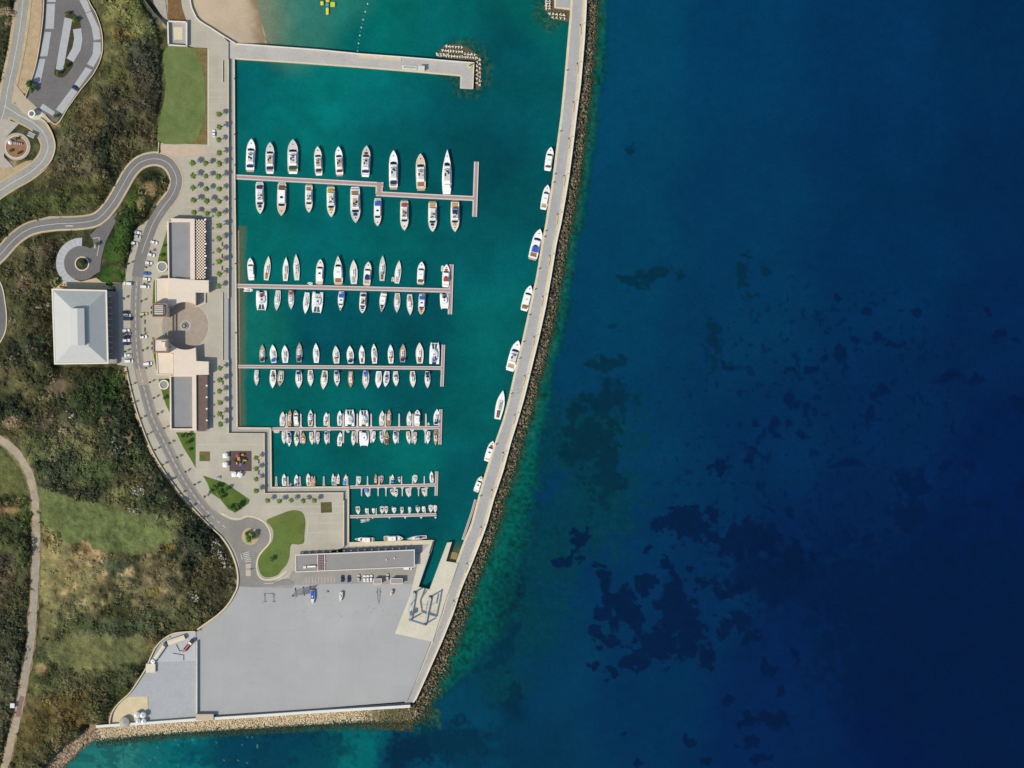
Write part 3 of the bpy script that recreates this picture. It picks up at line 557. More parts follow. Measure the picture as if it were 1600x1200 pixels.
o = ribbon("parapet_wall", [(368, 68.5), (385, 69.5), (500, 78), (560, 84), (628, 89), (741, 98.3)], 1.8, 3.1, parapet_m, 0)
tag(o, "low white parapet wall along the beach side of the jetty", "wall")
# breakwater
yy = list(np.arange(-120, 1100, 12.0)) + [1098]
edge = lambda f: [(float(bwi(y) + (bwo(y) - bwi(y)) * f), float(y)) for y in yy]
bwp = edge(0) + edge(1)[::-1]
struct(prism("breakwater", bwp, -2, 2.55, deck_gr))
for a, b_, z, m, nm in [(0, .15, 2.62, coping_m, "breakwater_coping"), (.73, .88, 2.60, mat("breakwater_walk", (204, 190, 164), .85, 4, .14, fine=(.9, .08)), "breakwater_footway")]:
    struct(prism(nm, [p for p in edge(a)] + edge(b_)[::-1], 2.4, z, m))
o = prism("sea_wall", edge(.89) + edge(1.0)[::-1], 0, 4.2, parapet_m); tag(o, "long white sea wall on the outer side of the curved breakwater", "wall")
struct(prism("breakwater_platform", [(866, -60), (893, -60), (892, 14.6), (866, 12)], -2, 2.56, deck_gr))
struct(ribbon("breakwater_coping", [(868, -60), (867.5, 11.5), (893, 14)], 3.2, 2.64, coping_m, 0))
# south sea wall
o = ribbon("sea_wall", [(641, 1103.6)] + [(x, y - 1.6) for x, y in SW[::-1][1:]], 4.2, ZY + 2.6, parapet_m, 0, parent=None)
tag(o, "straight pale sea wall along the south edge of the boatyard", "wall")
# road surfaces
struct(ribbon("road_shoulder", road_main[:82], 23, ZR - .03, verge_m, 2.0))
struct(ribbon("road", road_main[:100], 17.5, ZR, road_dk, 2.5))
lane_m = mat("tyre_polished_asphalt", (128, 124, 120), .8, 6, .12, fine=(1.0, .08))
for _o in (-3.6, 3.6):
    dashes("tyre_lane", road_main[100:-2], 2.2, ZR + .007, lane_m, 60, .2, _o)["kind"] = "structure"
struct(prism("paved_apron", [(46, 353), (58, 343), (78, 337.5), (110, 338.5), (132, 343), (150, 344), (150, 349), (85, 350)], 2.5, ZR - .02, mat("pale_apron", (176, 168, 150), .9, 4, .12)))
struct(ribbon("road_line", [(145.5, 372.5), (155, 371)], .8, ZR + .02, line_m)); struct(ribbon("road_line", [(155, 371), (154.5, 385), (151.5, 400)], .7, ZR + .02, line_m)); struct(ribbon("road_line", [(149, 379), (148, 388)], 1.4, ZR + .022, line_m)); struct(ribbon("road_line", [(102, 353), (114, 353)], 1.2, ZR + .022, line_m))
struct(ribbon("road", road_main[99:-1], 15.5, ZR + .004, asphalt, 2.5))
struct(ribbon("road_kerb", road_main[:80], 1.0, ZR + .12, coping_m, 2.5, off=9.2))
struct(ribbon("road_kerb", road_main[30:75], 1.1, ZR + .12, coping_m, 2.5, off=-9.4))
struct(ribbon("road_line", road_main[:95], .6, ZR + .012, line_m))
dashes("road_line", road_main[100:], .7, ZR + .012, line_m, 6, 5)["kind"] = "structure"
struct(ribbon("road_shoulder", road_up, 27, ZR - .03, verge_m, 2.0))
struct(ribbon("road", road_up, 18, ZR, asph_lt, 2.5)); struct(ribbon("road_line", road_up, .7, ZR + .012, line_m))
struct(ribbon("road_shoulder", road_ring, 24, ZR - .026, verge_m, 2.0))
struct(ribbon("road", road_ring, 19, ZR + .006, asph_lt, 2.5)); struct(ribbon("road_line", road_ring, .8, ZR + .018, line_m))
struct(ribbon("road", road_west, 17, ZR - .01, asph_dk, 2.5)); struct(ribbon("road_kerb", road_west, 1.6, ZR + .12, coping_m, 2.5, off=-9))
_rt = random.Random(4); _L = offset(track, [-6.2 + _rt.uniform(-.9, .9) for _ in track]); _R = offset(track, [5.8 + _rt.uniform(-.9, .9) for _ in track])
struct(flat("track_shoulder", offset(track, [-8 + _rt.uniform(-1.6, 1.6) for _ in track]) + offset(track, [7.6 + _rt.uniform(-1.6, 1.6) for _ in track])[::-1], ZR - .25, mat("bare_soil", (140, 122, 96), .95, 3, .3, fine=(.9, .2))))
struct(flat("dirt_track", _L + _R[::-1], ZR - .1, dirt_m))
struct(ribbon("track_ruts", track[34:-24], 4.6, ZR - .07, mat("grey_track", (160, 154, 146), .95, 3, .16, fine=(.8, .1))))
struct(ribbon("red_paving", [(34.5, 1088), (31, 1101), (27.5, 1120)], 7, ZR + .02, mat("red_brick_paving", (140, 112, 104), .9, 2, .1), 2.5))
# mini roundabout, cul-de-sac
struct(flat("road", spline([(331, 795), (345, 805), (360, 812), (372, 813), (384, 808), (398, 810), (412, 818), (421, 832), (420, 848), (410, 860), (403, 872), (401, 888), (406, 902), (450, 906), (452, 914), (372, 916), (374, 890), (370, 870), (360, 850), (344, 832), (322, 806)], 3, True), ZR + .008, asphalt))
struct(ribbon("road_kerb", spline([(346, 802), (360, 809), (374, 811), (386, 807), (400, 809), (414, 817), (422, 832), (421, 848), (410, 861), (403, 872), (401, 888), (407, 903), (420, 906), (434, 903), (448, 892)], 4), 2.4, ZR + .1, coping_m, 2.5))
struct(prism("roundabout_island", circ(391, 838, 13.5, 28), 3, ZR + .15, verge_m))
struct(flat("cul_de_sac", circ(127, 411, 27, 40), ZR + .010, asph_dk))
struct(flat("road", [(128, 386), (140, 389), (146, 385), (146.5, 377), (140, 368), (150, 358), (185, 330), (193, 322), (186, 338), (177, 354), (164.5, 379), (158.5, 404), (156, 424), (135, 437)], ZR + .003, asph_dk))
b = MB(); N = 30
arc0, arc1 = circ(127, 411, 27, N, a0=112, a1=272), circ(127, 411, 39.5, N, a0=112, a1=272)
struct(flat("parking_bays", arc0 + arc1[::-1], ZR + .014, bay_m))
for k in range(1, 13):
    i = 112 + k * 12.3; p, q = circ(127, 411, 27.5, 2, a0=i, a1=i + .1)[0], circ(127, 411, 39, 2, a0=i, a1=i + .1)[0]
    struct(ribbon("road_line", [p, q], .5, ZR + .022, line_m))
struct(prism("forecourt_paving", [(98, 440), (108, 434), (127, 440), (150, 434), (160, 441), (194, 442), (194, 452), (82, 451), (82, 446)], 2, ZR - .02, mat("beige_forecourt", (204, 182, 146), .85, 3, .1)))
struct(ring("island_kerb", 128, 412, 9.6, 11.4, 3, ZR + .16, coping_m)); struct(prism("planted_island", circ(128, 412, 9.6, 24), 3, ZR + .12, mat("dark_soil", (58, 58, 48), .95, 1.5, .3)))
# upper-left roundabout
struct(prism("roundabout_paving", circ(26, 229, 21.5, 40), 3, ZR + .12, mat("grey_setts", (178, 170, 158), .85, 2, .1)))
struct(prism("roundabout_bed", circ(25.5, 229.5, 16.5, 36), 3, ZR + .2, mat("red_gravel", (150, 112, 88), .95, 2, .2)))
struct(ring("island_kerb", 25.5, 229.5, 16.5, 18, 3, ZR + .28, coping_m))
struct(prism("roundabout_paving", [(-40, 190), (8, 186), (30, 193), (10, 214), (6, 245), (22, 262), (-40, 262)], 3, ZR + .05, mat("grey_setts", (178, 170, 158))))
struct(prism("road_verge", [(22, 128), (40, 152), (62, 172), (84, 190), (70, 192), (50, 184), (34, 176), (22, 158)], 2.6, ZR + .06, mat("beige_verge", (186, 172, 148), .9, 3, .12)))
# car park
struct(prism("car_park", carpark, 2.5, ZR + .02, asph_dk))
baysL = [[(73, 6), (86, 6), (84, 45), (71, 45)], [(70, 50), (80, 50), (74, 88), (62, 88)], [(61, 92), (71, 92), (63, 130), (49, 126)]]
baysR = [[(124, 0), (136, 0), (142, 17), (134, 20)], [(134, 21), (142.5, 18), (155, 45), (157, 61), (146.5, 63), (143, 42)], [(146, 66), (157, 66), (157.5, 84), (146, 105), (136, 100), (145, 84)],
         [(134, 105), (144, 109), (124, 137), (116, 132)], [(112, 138), (121, 143), (98, 178), (87, 171)], [(67, 162), (86, 175), (82, 181), (62, 169)]]
baysM = [[(101, 27), (113, 30), (98.5, 111), (87, 108)], [(114, 46), (127, 44), (129, 62), (126, 78), (115, 97), (104, 91), (113, 75), (116, 60)]]
for pl in baysL + baysR: struct(flat("parking_bays", pl, ZR + .03, bay_m))
for pl in baysM: struct(flat("parking_bays", pl, ZR + .22, bay_m))
struct(flat("parking_bays", [(76, -60), (87, -60), (87, 3), (74, 3)], ZR + .03, bay_m))
struct(prism("planted_island", spline([(102, 26), (104, 20), (112, 19), (122, 28), (126, 44), (120, 70), (112, 95), (114, 102), (106, 114), (98, 121), (88, 119), (85, 110), (96, 70)], 3, True), 3, ZR + .2, mat("planted_bed", (70, 66, 40), .95, 2, .35)))
def wallobj(pts, wpx, h, label, name="stone_wall", m=None, base=2.2, cat="wall"):
    return tag(ribbon(name, pts, wpx, base + 1 + h, m or wall_cr, base), label, cat)
wallobj(spline([(68, -60), (68, 10), (63, 60), (56, 100), (47, 130), (39, 153)], 4), 1.2, 1.6, "cream wall on the left side of the sunken car park", "car_park_wall")
wallobj(spline([(130, -60), (137, -4), (150, 22), (159, 52), (159, 84), (147, 113), (125, 141), (106, 168), (88, 194), (70, 180)], 5), 1.4, 1.0, "cream wall curving round the right side of the car park", "car_park_wall")
wallobj(spline([(62, 184), (72, 192), (82, 210), (86, 230), (79, 252), (62, 268)], 5), 1.3, 1.0, "low wall on the outer bend beside the statue roundabout", "roadside_wall")
wallobj(spline([(196.5, 574), (202, 600), (211, 635), (222, 668), (236, 702), (252, 730), (270, 756), (290, 782), (312, 806), (331, 825), (345, 838)], 5), 1.6, 1.0, "long curved retaining wall west of the crescent road", "retaining_wall")
struct(ribbon("wall_foot_strip", offset(spline([(196.5, 574), (202, 600), (211, 635), (222, 668), (236, 702), (252, 730), (270, 756), (290, 782), (312, 806), (331, 825)], 5), 2.2), 3.2, 3.3, verge_m, 2.2))
wallobj(spline([(345, 838), (357, 855), (366, 875), (371, 895), (371, 915), (366, 928), (356, 945), (340, 961), (322, 974), (308, 984)], 5), 2.4, .9, "curved cream kerb wall between the scrub and the boatyard", "retaining_wall")
wallobj([(248, 222), (247, 240)], 1.2, 1.2, "short wall at the lawn's lower left corner above the hairpin", "stone_wall")
# walkway by the beach, beach
bz = lambda x: 2.0 - 2.25 * np.clip((x - 320) / 92, 0, 1)
by_ = np.arange(-62, 74, 2.0); BXr = np.linspace(0, 1, 30); YY = np.repeat(by_[:, None], 30, 1)
lx = np.interp(by_, [-60, 0, 20, 32, 55, 70, 80], [297, 297, 303, 311, 347, 368, 372]) ; rx_ = np.interp(by_, [-60, 0, 40, 70, 80], [402, 412, 420, 424, 426])
XX = lx[:, None] + (rx_ - lx)[:, None] * BXr[None]
zb = 2.3 - 2.6 * sst(.0, 1.0, BXr)[None] + 0 * XX; zb = np.where(BXr[None] > .9, -.02 - (BXr[None] - .9) * 4, np.maximum(zb, .03 + .0 * XX)); 
dsh = (rx_[:, None] - XX); cb = np.where((dsh < 22)[..., None], linarr((150, 130, 104)), linarr((196, 176, 150)))
tt = sst(8, 36, dsh + (vnoise(XX, YY, 10, 61, 3) - .5) * 14); cb = linarr((138, 120, 92)) * (1 - tt[..., None]) + linarr((196, 176, 150)) * tt[..., None]
foam = np.exp(-((dsh - 9 + 4 * (vnoise(XX, YY, 18, 62, 2) - .5)) / .9) ** 2) * .5; cb = cb * (1 - foam[..., None]) + linarr((205, 200, 185)) * foam[..., None]
struct(grid_obj("beach", XX, YY, zb, cb / K, attr_mat("beach_sand_tinted", nscales=((9, .05), (.9, .07)))))
tag(ribbon("beach_wall", spline([(292, -60), (297, 0), (303, 20), (311, 32), (330, 44), (347, 55), (368, 68)], 4), 1.6, 3.9, parapet_m, 1), "low pale wall curving between the walkway and the beach", "wall")
# sea wall steps between upper plaza and quay, joints between palm rows
tag(ribbon("plaza_wall", [(356.6, 92), (356.6, 466)], 1.3, ZP + .45, coping_m, 1.5), "long low wall between upper plaza and quay, upper length", "wall")
tag(ribbon("plaza_wall", [(356.6, 562), (356.9, 677), (412.8, 677.4), (413.4, 771), (536.5, 770)], 1.3, ZP + .45, coping_m, 1.5), "long low stepped wall between plaza and quay, lower length", "wall")
tag(ribbon("plaza_wall", [(537, 782), (537, 854)], 1.5, ZP + .45, coping_m, 1.5), "short low wall on the right edge of the southern square", "wall")
tag(ribbon("plaza_wall", [(347.8, 95), (347.8, 128)], 1.0, ZP + .9, coping_m, 3), "short thin wall at the top of the promenade", "wall")
struct(prism("sunken_terrace", [(348, 458), (356.8, 458), (356.8, 562), (348, 562)], 1, ZP + .02, mat("terrace_grey", (168, 166, 164), .85, 3, .08)))
tag(ribbon("plaza_wall", [(347.6, 457), (347.6, 563)], 1.0, ZP + .8, coping_m, 3), "thin wall added for its shadow beside the grey terrace in front of the round court", "wall")  # added low wall; its cast shadow stands in for the step down
for yb in [247, 266.5, 285, 304.5, 323.5, 342.5, 362, 381, 400, 419, 438, 604, 623, 641, 660, 694]:
    x0 = 286 if yb < 335 else (325 if yb < 665 else 308)
    struct(ribbon("paving_band", [(x0 + (4 if yb < 250 else 0), yb), (355 if yb < 670 else 412, yb)], 1.3, ZP + .004, joint_m))
for yb in [817, 832]: struct(ribbon("paving_band", [(479, yb), (535, yb)], 1.4, ZP + .004, joint_m))
struct(ribbon("paving_band", [(427, 792), (536, 791)], 1.4, ZP + .004, joint_m)); struct(ribbon("paving_band", [(479, 802), (535, 802)], 1.4, ZP + .004, joint_m))
struct(ribbon("paving_band", [(482, 806), (478, 850)], 1.8, ZP + .005, joint_m))
for yb in [140, 152, 170, 188, 205]: struct(ribbon("paving_band", [(326, yb), (355, yb)], .9, ZP + .004, joint_m))
struct(ribbon("paving_band", [(325.3, 77), (325.3, 228)], 1.4, ZP + .006, coping_m))
struct(flat("pink_paving", [(250, 225), (322, 229), (322, 240), (270, 246), (252, 243)], ZP + .008, mat("pinkish_paving", (196, 176, 154), .85, 4, .1)))
# pavement strips either side of the crescent road: sidewalk + bay dividers
west_e = [(215, 357), (208, 384), (202, 410), (197.5, 443), (196, 500), (197, 545), (199, 572), (205, 600), (214, 635), (225, 668), (239, 702), (255, 730), (273, 756), (293, 782), (315, 806)]
for i, (x, y) in enumerate([(198.5, 574), (203, 601), (209, 627), (220, 653), (229, 679), (242, 703), (254, 726), (267, 749), (282, 771), (298, 791), (316, 810)]):
    struct(ribbon("paving_band", [(x, y + 2), (x + 13, y - 1.5)], .7, ZP + .01, joint_m))
struct(ribbon("sidewalk_edge", offset(road_main[102:-3], -8.3), .7, ZR + .08, plaza_m, 3)); struct(ribbon("sidewalk_edge", offset(road_main[102:-3], 8.3), .7, ZR + .08, plaza_m, 3))
struct(flat("crossing_paving", [(210.8, 576), (225.4, 576), (231.3, 601), (217, 602)], ZR + .010, mat("brown_crossing", (164, 150, 138), .85, 1.5, .1)))
struct(ring("court_border", 289, 509, 36.6, 38.2, 3, ZP + .03, joint_m)); struct(prism("round_court", circ(289, 509, 36.6, 56), 3, ZP + .02, ring_m))
# yard markings and asphalt strip in front of the boathouse

struct(prism("service_road", [(372, 916), (376, 903), (410, 905), (436, 904), (450, 893), (463, 892), (649, 886), (655, 878), (662, 878), (654, 905), (648, 913), (560, 912), (460, 914), (455, 919), (430, 919)], 1.5, ZY + .012, mat("service_asphalt", (158, 154, 146), .9, 14, .12, fine=(1.2, .08))))
for i in range(10): struct(ribbon("road_line", [(478 + i * 4.9, 902), (478.4 + i * 4.9, 911)], .4, ZY + .024, line_m))
for k in range(6): struct(ribbon("road_line", [(379 + k * .8, 865 + k * 2.6), (389 + k * .6, 862.5 + k * 2.8)], .8, ZR + .02, line_m))
for p, q in [((435, 907), (450, 900)), ((430, 908), (438, 904)), ((376, 866), (379, 875)), ((412, 912), (428, 911))]: struct(ribbon("road_line", [p, q], .7, ZR + .02 if p[1] < 890 else ZR + .02, line_m))
for a, c_ in [(881, 886), (890, 897)]: struct(prism("traffic_island", [(384, a), (392, a), (392, c_ + 3), (384, c_ + 3)], 3, ZR + .16, joint_m))
# compound
comp_m = mat("compound_grey", (170, 172, 175), .85, 16, .06, fine=(2, .04))
struct(prism("compound_ground", COMPOUND, -2, ZY + .3, comp_m))
struct(prism("compound_terrace", [(201, 1089), (230, 1088), (231, 1124), (176, 1132), (178, 1112), (187, 1098)], 1, ZY + .36, mat("cream_terrace", (212, 196, 160), .85, 4, .1)))
struct(flat("compound_paving", [(245, 1034), (268, 990), (305, 989), (306, 1033)], ZY + .32, mat("blue_grey_slab", (184, 186, 190), .85, 5, .06)))
wallobj(spline([(305, 987), (290, 987.5), (271, 990), (256, 998), (244, 1010), (236, 1025), (229, 1042), (218, 1060), (203, 1082), (186, 1098), (176, 1111), (171.5, 1125), (171.5, 1134)], 5), 1.8, 1.6, "curved cream wall on the hillside edge of the utility compound", "compound_wall")
wallobj([(307.4, 1002), (307.4, 1119)], 1.4, 2.0, "straight dark-shadowed wall between compound and open boatyard", "compound_wall", parapet_m)
wallobj([(231, 1089), (231.4, 1122)], .6, .4, "thin low wall on the right of the cream terrace", "terrace_wall")
wallobj([(247, 1033.5), (305, 1033)], .5, .2, "thin low kerb across the compound floor", "kerb_wall")

struct(prism("lower_court", [(181, 446), (196, 443.5), (196, 500), (197, 540), (199, 572), (183, 570)], 2.4, ZP - .01, mat("court_bluegrey", (176, 174, 168), .85, 3, .08)))
struct(prism("sandy_verge", SANDY, 2.4, 2.98, mat("sandy_verge", (182, 160, 128), .95, 4, .16, fine=(.8, .14)))); struct(prism("sandy_verge", SANDY2, 2.4, 2.98, MATS["sandy_verge"]))

# tyre marks and stains on the yard floor
_r = random.Random(8); stain_m = mat("tyre_mark", (158, 159, 160), .85, 2, .1); b = MB()
for k in range(26):
    x, y = _r.uniform(360, 640), _r.uniform(930, 1070); an = _r.uniform(-.5, .5) + (math.pi / 2 if _r.random() < .4 else 0); L_ = _r.uniform(12, 45); bend = _r.uniform(-.02, .02); pr = None
    if x > 600 and y > 960: continue
    for q in range(9):
        pt = (x + math.cos(an) * L_ * q / 8, y + math.sin(an) * L_ * q / 8); an += bend
        if pr and pt[0] < 612 and pr[0] > 330 and 925 < pt[1] < 1095:
            nx_, ny_ = -math.sin(an) * .22, math.cos(an) * .22; b.poly([P(pr[0] - nx_, pr[1] - ny_, ZY + .004 + k * .0004), P(pr[0] + nx_, pr[1] + ny_, ZY + .004 + k * .0004), P(pt[0] + nx_, pt[1] + ny_, ZY + .004 + k * .0004), P(pt[0] - nx_, pt[1] - ny_, ZY + .004 + k * .0004)][::-1])
        pr = pt
struct(b.build("yard_tyre_marks", stain_m))
b = MB()
for k in range(34):
    x, y, r_ = _r.uniform(390, 620), _r.uniform(922, 965), _r.uniform(.6, 2.2); b.poly([P(x + r_ * (1 + .3 * math.sin(3 * t_ + k)) * math.cos(t_), y + r_ * .7 * (1 + .3 * math.cos(2 * t_ + k)) * math.sin(t_), ZY + .016 + k * .0003) for t_ in [6.283 * i / 14 for i in range(14)]][::-1])
struct(b.build("yard_stains", mat("yard_stain", (162, 160, 156), .85, 1, .2)))

struct(ribbon("grey_strip", [(x, y - 5.2) for x, y in SW[::-1][:-3]] + [(338, 1119.4)], 4.0, ZY + .006, mat("strip_grey", (140, 142, 146), .85, 3, .08)))  # darker grey strip along the inner side of the south sea wall

struct(prism("shore_bank", [(140, 1128), (160, 1118), (176, 1112), (172, 1138), (150, 1138.5), (140, 1146)], -1, 2.95, MATS["bare_soil"]))
# ------------------------------------------------------------------ buildings
roof_w = mat("pale_metal_roof", (190, 190, 187), .5, 5, .04, spec=.4, fine=(1.5, .02))
roof_rim = mat("cream_roof_rim", (226, 220, 206), .7, 3, .05)
gravel_roof = mat("grey_gravel_roof", (146, 146, 147), .95, 8, .08, fine=(.8, .05))
cream = mat("cream_cladding", (226, 210, 191), .8, 6, .05, fine=(1.5, .03))
cream_d = mat("cream_facade", (222, 202, 178), .8, 3, .06)
brown_w = mat("brown_timber", (142, 120, 110), .8, 2, .15)
glass = mat("window_glass", (46, 60, 74), .08, spec=.6)
steel = mat("grey_steel", (150, 156, 160), .4, spec=.5)
dark_m = mat("dark_void", (52, 52, 54), .8)
white_m = mat("white_paint", (240, 240, 238), .5, spec=.4)
def bld(name, x, y, label, cat="building"): return thing(name, P(x, y, 0), 0, label, cat)
def windows(parent, p, q, z0, z1, n, out, name="window", m=None, frac=.6):
    """n window panes along a facade from p to q (pixels), standing out metres proud"""
    p, q = np.array(P(*p, 8)[:2]), np.array(P(*q, 8)[:2]); t = (q - p); L = np.hypot(*t); t = t / L; nr = np.array([t[1], -t[0]]) * out
    for i in range(n):
        a = L * (i + .5 - frac / 2) / n; c = L * (i + .5 + frac / 2) / n; b = MB()
        A, B_ = p + t * a, p + t * c
        b.prism([(*(A - nr), z0), (*(B_ - nr), z0), (*(B_ + nr), z0), (*(A + nr), z0)], [(*(A - nr), z1), (*(B_ - nr), z1), (*(B_ + nr), z1), (*(A + nr), z1)], True)
        b.build(name, m or glass, parent, world=True)
# hip roofed hall in the west
B = bld("hip_roof_hall", 125, 510, "large hall with a pale hipped metal roof and raised central ridge")
body = [(86, 455), (163, 457), (165.5, 564), (89, 565)]
prism("wall", body, 0, 12.2, cream_d, B)
o4 = [(80.5, 451), (167, 453), (169.6, 568.5), (84.5, 569.5)]; i4 = [(82.8, 453.5), (164.5, 455.2), (167, 566.2), (86.8, 567.2)]
b = MB(); zo = 12.4
vs = [P(*p, 13.2) for p in o4] + [P(*p, 13.2) for p in i4] + [(*P(*p, 13.2)[:2], zo) for p in o4] + [(*P(*p, 13.2)[:2], 12.9) for p in i4]
fs = []
for i in range(4):
    j = (i + 1) % 4; fs += [[i, 4 + i, 4 + j, j], [i, j, 8 + j, 8 + i], [4 + i, 12 + i, 12 + j, 4 + j]]
b.add(vs, fs); b.add([(*P(*p, 13.2)[:2], zo) for p in o4], [[0, 1, 2, 3]]); b.build("roof_edge", roof_rim, B, world=True)
m4 = [(110.5, 480.5), (137.5, 480), (138.5, 540.5), (111.5, 540)]
b = MB(); b.add([P(*p, 12.95) for p in i4] + [P(*p, 19.3) for p in m4], [[0, 4, 5, 1], [1, 5, 6, 2], [2, 6, 7, 3], [3, 7, 4, 0], [4, 7, 6, 5]])
rf = b.build("roof", roof_w, B, world=True)
b = MB(); c4 = [(111, 482), (131.5, 481.5), (132.5, 539), (112, 539.5)]; lo = [P(*p, 22.0) for p in c4]; rid0, rid1 = P(120.5, 481.8, 23.0), P(121.5, 539.3, 23.0)
b.prism([(x, y, 18.5) for x, y, _ in lo][::-1], lo[::-1], False, False)
b.add(lo + [rid0, rid1], [[0, 3, 5, 4], [1, 4, 5, 2], [0, 4, 1], [3, 2, 5]])
b.v = [(x - B.location[0], y - B.location[1], z) for x, y, z in b.v]; ol = b.build("ridge_monitor", roof_w, rf)
prism("terrace", [(166, 455), (180.6, 455.5), (182.4, 568), (167.5, 568)], 0, 5.0, mat("terrace_timber", (160, 156, 158), .85, 2, .15), B)
for k in range(12):
    y = 462 + k * 9.0; dx = (y - 455) * .018
    prism("louvre", [(168 + dx, y), (174.5 + dx, y + .3), (174.5 + dx, y + 1.3), (168 + dx, y + 1.3)], 4, 6.4, cream_d, B)
prism("terrace_parapet", [(178.6, 455.5), (181.4, 455.5), (183.2, 568), (180.4, 568)], 0, 6.0, mat("terrace_parapet_brown", (150, 132, 122), .85, 1.6, .25), B)
windows(B, (165.2, 459), (166.8, 562), 6, 9.5, 14, .25)
windows(B, (86.5, 455), (162, 456.8), 5, 10, 8, .2); windows(B, (89.2, 565), (165, 564.2), 5, 10, 8, .2)
# two quay side buildings, mirrored about the round court
def parapet_roof(B, outer, inner, z, wallm, roofm, rec=1.6):
    prism("wall", outer, 0, z - rec, wallm, B)
    b = MB(); n = len(outer); o_, i_ = ccw(outer), ccw(inner)
    vs = [P(*p, z) for p in o_] + [P(*p, z) for p in i_]; vs += [(v[0], v[1], z - rec - .01) for v in vs]; fs = []
    for i in range(n):
        j = (i + 1) % n; fs += [[i, j, n + j, n + i], [n + i, n + j, 3 * n + j, 3 * n + i], [i, 2 * n + i, 2 * n + j, j]]
    b.add(vs, fs); b.build("parapet", cream, B, world=True)
    flat("roof", inner, z - rec + .02, roofm, B)
ZB = 8.6
B = bld("quayside_building", 285, 392, "north building with grey recessed roof and chequered shade lattice facing the quay")
parapet_roof(B, [(260.6, 346), (267, 346), (267, 341), (304, 342), (304.5, 437), (262.8, 436)], [(263.5, 347.5), (268, 347.2), (297, 347), (297, 347.5), (297.4, 436), (264.5, 434.5)], ZB, cream_d, gravel_roof, 2.0)
windows(B, (303.8, 346), (304.2, 434), 3.4, 6.4, 12, .3); windows(B, (261, 349), (262.3, 434), 3.4, 6, 10, .3)
# lattice: white and brown squares
gw = MB(); gb = MB(); x0, x1, y0, y1 = 305.0, 321.0, 343.0, 436.0; nx, ny = 7, 40
for i in range(nx):
    for j in range(ny):
        a, c_ = x0 + (x1 - x0) * i / nx, x0 + (x1 - x0) * (i + 1) / nx; e, f_ = y0 + (y1 - y0) * j / ny, y0 + (y1 - y0) * (j + 1) / ny
        if (i // 1 + j // 1) % 2 == 0 and not ((j // 5) % 2 == 1 and i in (2, 3, 5, 6) and False):
            pts = [P(a, f_, 7.6), P(c_, f_, 7.6), P(c_, e, 7.6), P(a, e, 7.6)]; gw.prism([(p[0], p[1], 7.4) for p in pts], pts, True)
gw.build("lattice_panels", mat("lattice_cream", (244, 226, 204), .7), B, world=True)
prism("lattice_frame", [(304.3, 342.5), (321.2, 342.5), (321.4, 436.8), (304.6, 436.8)], 7.0, 7.25, mat("lattice_brown", (92, 62, 52), .8, 1, .2), B)
prism("terrace_floor", [(304.3, 341), (322, 341), (322, 437), (304.3, 437)], 2, ZP + .12, mat("terrace_grey", (150, 150, 150)), B)
B2 = bld("quayside_building", 286, 630, "south building with grey recessed roof and slatted brown pergola facing the quay")
parapet_roof(B2, [(265, 587), (300, 586), (306.5, 586), (307, 673), (265.5, 671)], [(267.2, 588.5), (299.2, 588.5), (300.2, 588.5), (300.6, 669.5), (268, 669.5)], ZB, cream_d, gravel_roof, 2.0)
windows(B2, (306.3, 590), (306.6, 670), 3.4, 6.4, 12, .3); windows(B2, (265.4, 590), (265.8, 668), 3.4, 6, 10, .3)
sl = MB()
for k in range(14):
    xx = 308.0 + k * 1.18; pts = [P(xx, 673, 7.2), P(xx + .72, 673, 7.2), P(xx + .72, 586.5, 7.2), P(xx, 586.5, 7.2)]; sl.prism([(p[0], p[1], 6.9) for p in pts], pts, True)
sl.build("pergola_slats", brown_w, B2, world=True)
prism("pergola_deck", [(307.2, 586.5), (324.5, 586.5), (324.5, 670), (320, 674), (307.4, 674)], 6.4, 6.55, mat("pergola_brown", (120, 98, 90), .85, 2, .1), B2)
prism("terrace_floor", [(307, 586), (326, 586), (326, 674), (307, 674)], 2, ZP + .12, MATS["terrace_grey"], B2)
for i, (x, y) in enumerate([(322.6, 343.5), (322.8, 362.5), (323, 381.5), (323.2, 400.5), (323.4, 419)] + [(324.6, 602.5), (324.6, 620.5), (324.7, 638.5), (324.8, 656.5)]):
    t = thing("lamp_column", P(x, y, ZP), 0, f"white lamp column on the {'lattice' if i < 5 else 'pergola'} terrace edge, {ORD[(i if i < 5 else i - 5) + 1]} from the top", "lamp column", "lamp columns along the quayside terraces")
    b = MB(); b.cyl(0, 0, 0, 5.2, .16, .12, 8); b.build("pole", white_m, t); b = MB(); b.cyl(0, 0, 5.1, 5.3, .62, .5, 10, True); b.build("lamp_head", white_m, t)
def block(B, poly, z, name="wall", m=None): return prism(name, poly, 0, z, m or cream, B)
cN = circ(290, 509, 37.5, 14, a0=293, a1=222)
N1 = bld("entrance_wing", 285, 455, "cream flat roofed wing on the north side of the round court")
block(N1, [(270.5, 434.5), (297, 437.2), (326, 438), (326, 457), (319.6, 457), (305.5, 457), (305.5, 477)] + [p for p in cN if p[0] < 304] + [(262, 484), (262, 440)], 9.0)
block(N1, [(242.5, 435.5), (270, 434.7), (270, 466), (262, 484), (258, 488), (244.5, 476)], 7.4, "lower_wall"); 
prism("roof_kerb", [(242.2, 435.2), (270, 434.4), (270, 435.6), (243.6, 436.6), (244, 474), (242.6, 474)], 7, 7.9, cream, N1)
flat("courtyard_floor", [(305.8, 458), (319.4, 458), (319.4, 476), (305.8, 477)], ZP + .05, MATS["terrace_grey"], N1)  # ground-level floor of the small open courtyard beside the wing
prism("side_wall", [(319.6, 457), (321, 457), (321, 474), (306, 480), (305.5, 478.6), (319.6, 473)], 0, 4.4, cream, N1)
windows(N1, (326, 440), (326, 455), 3.5, 6.5, 3, .2)
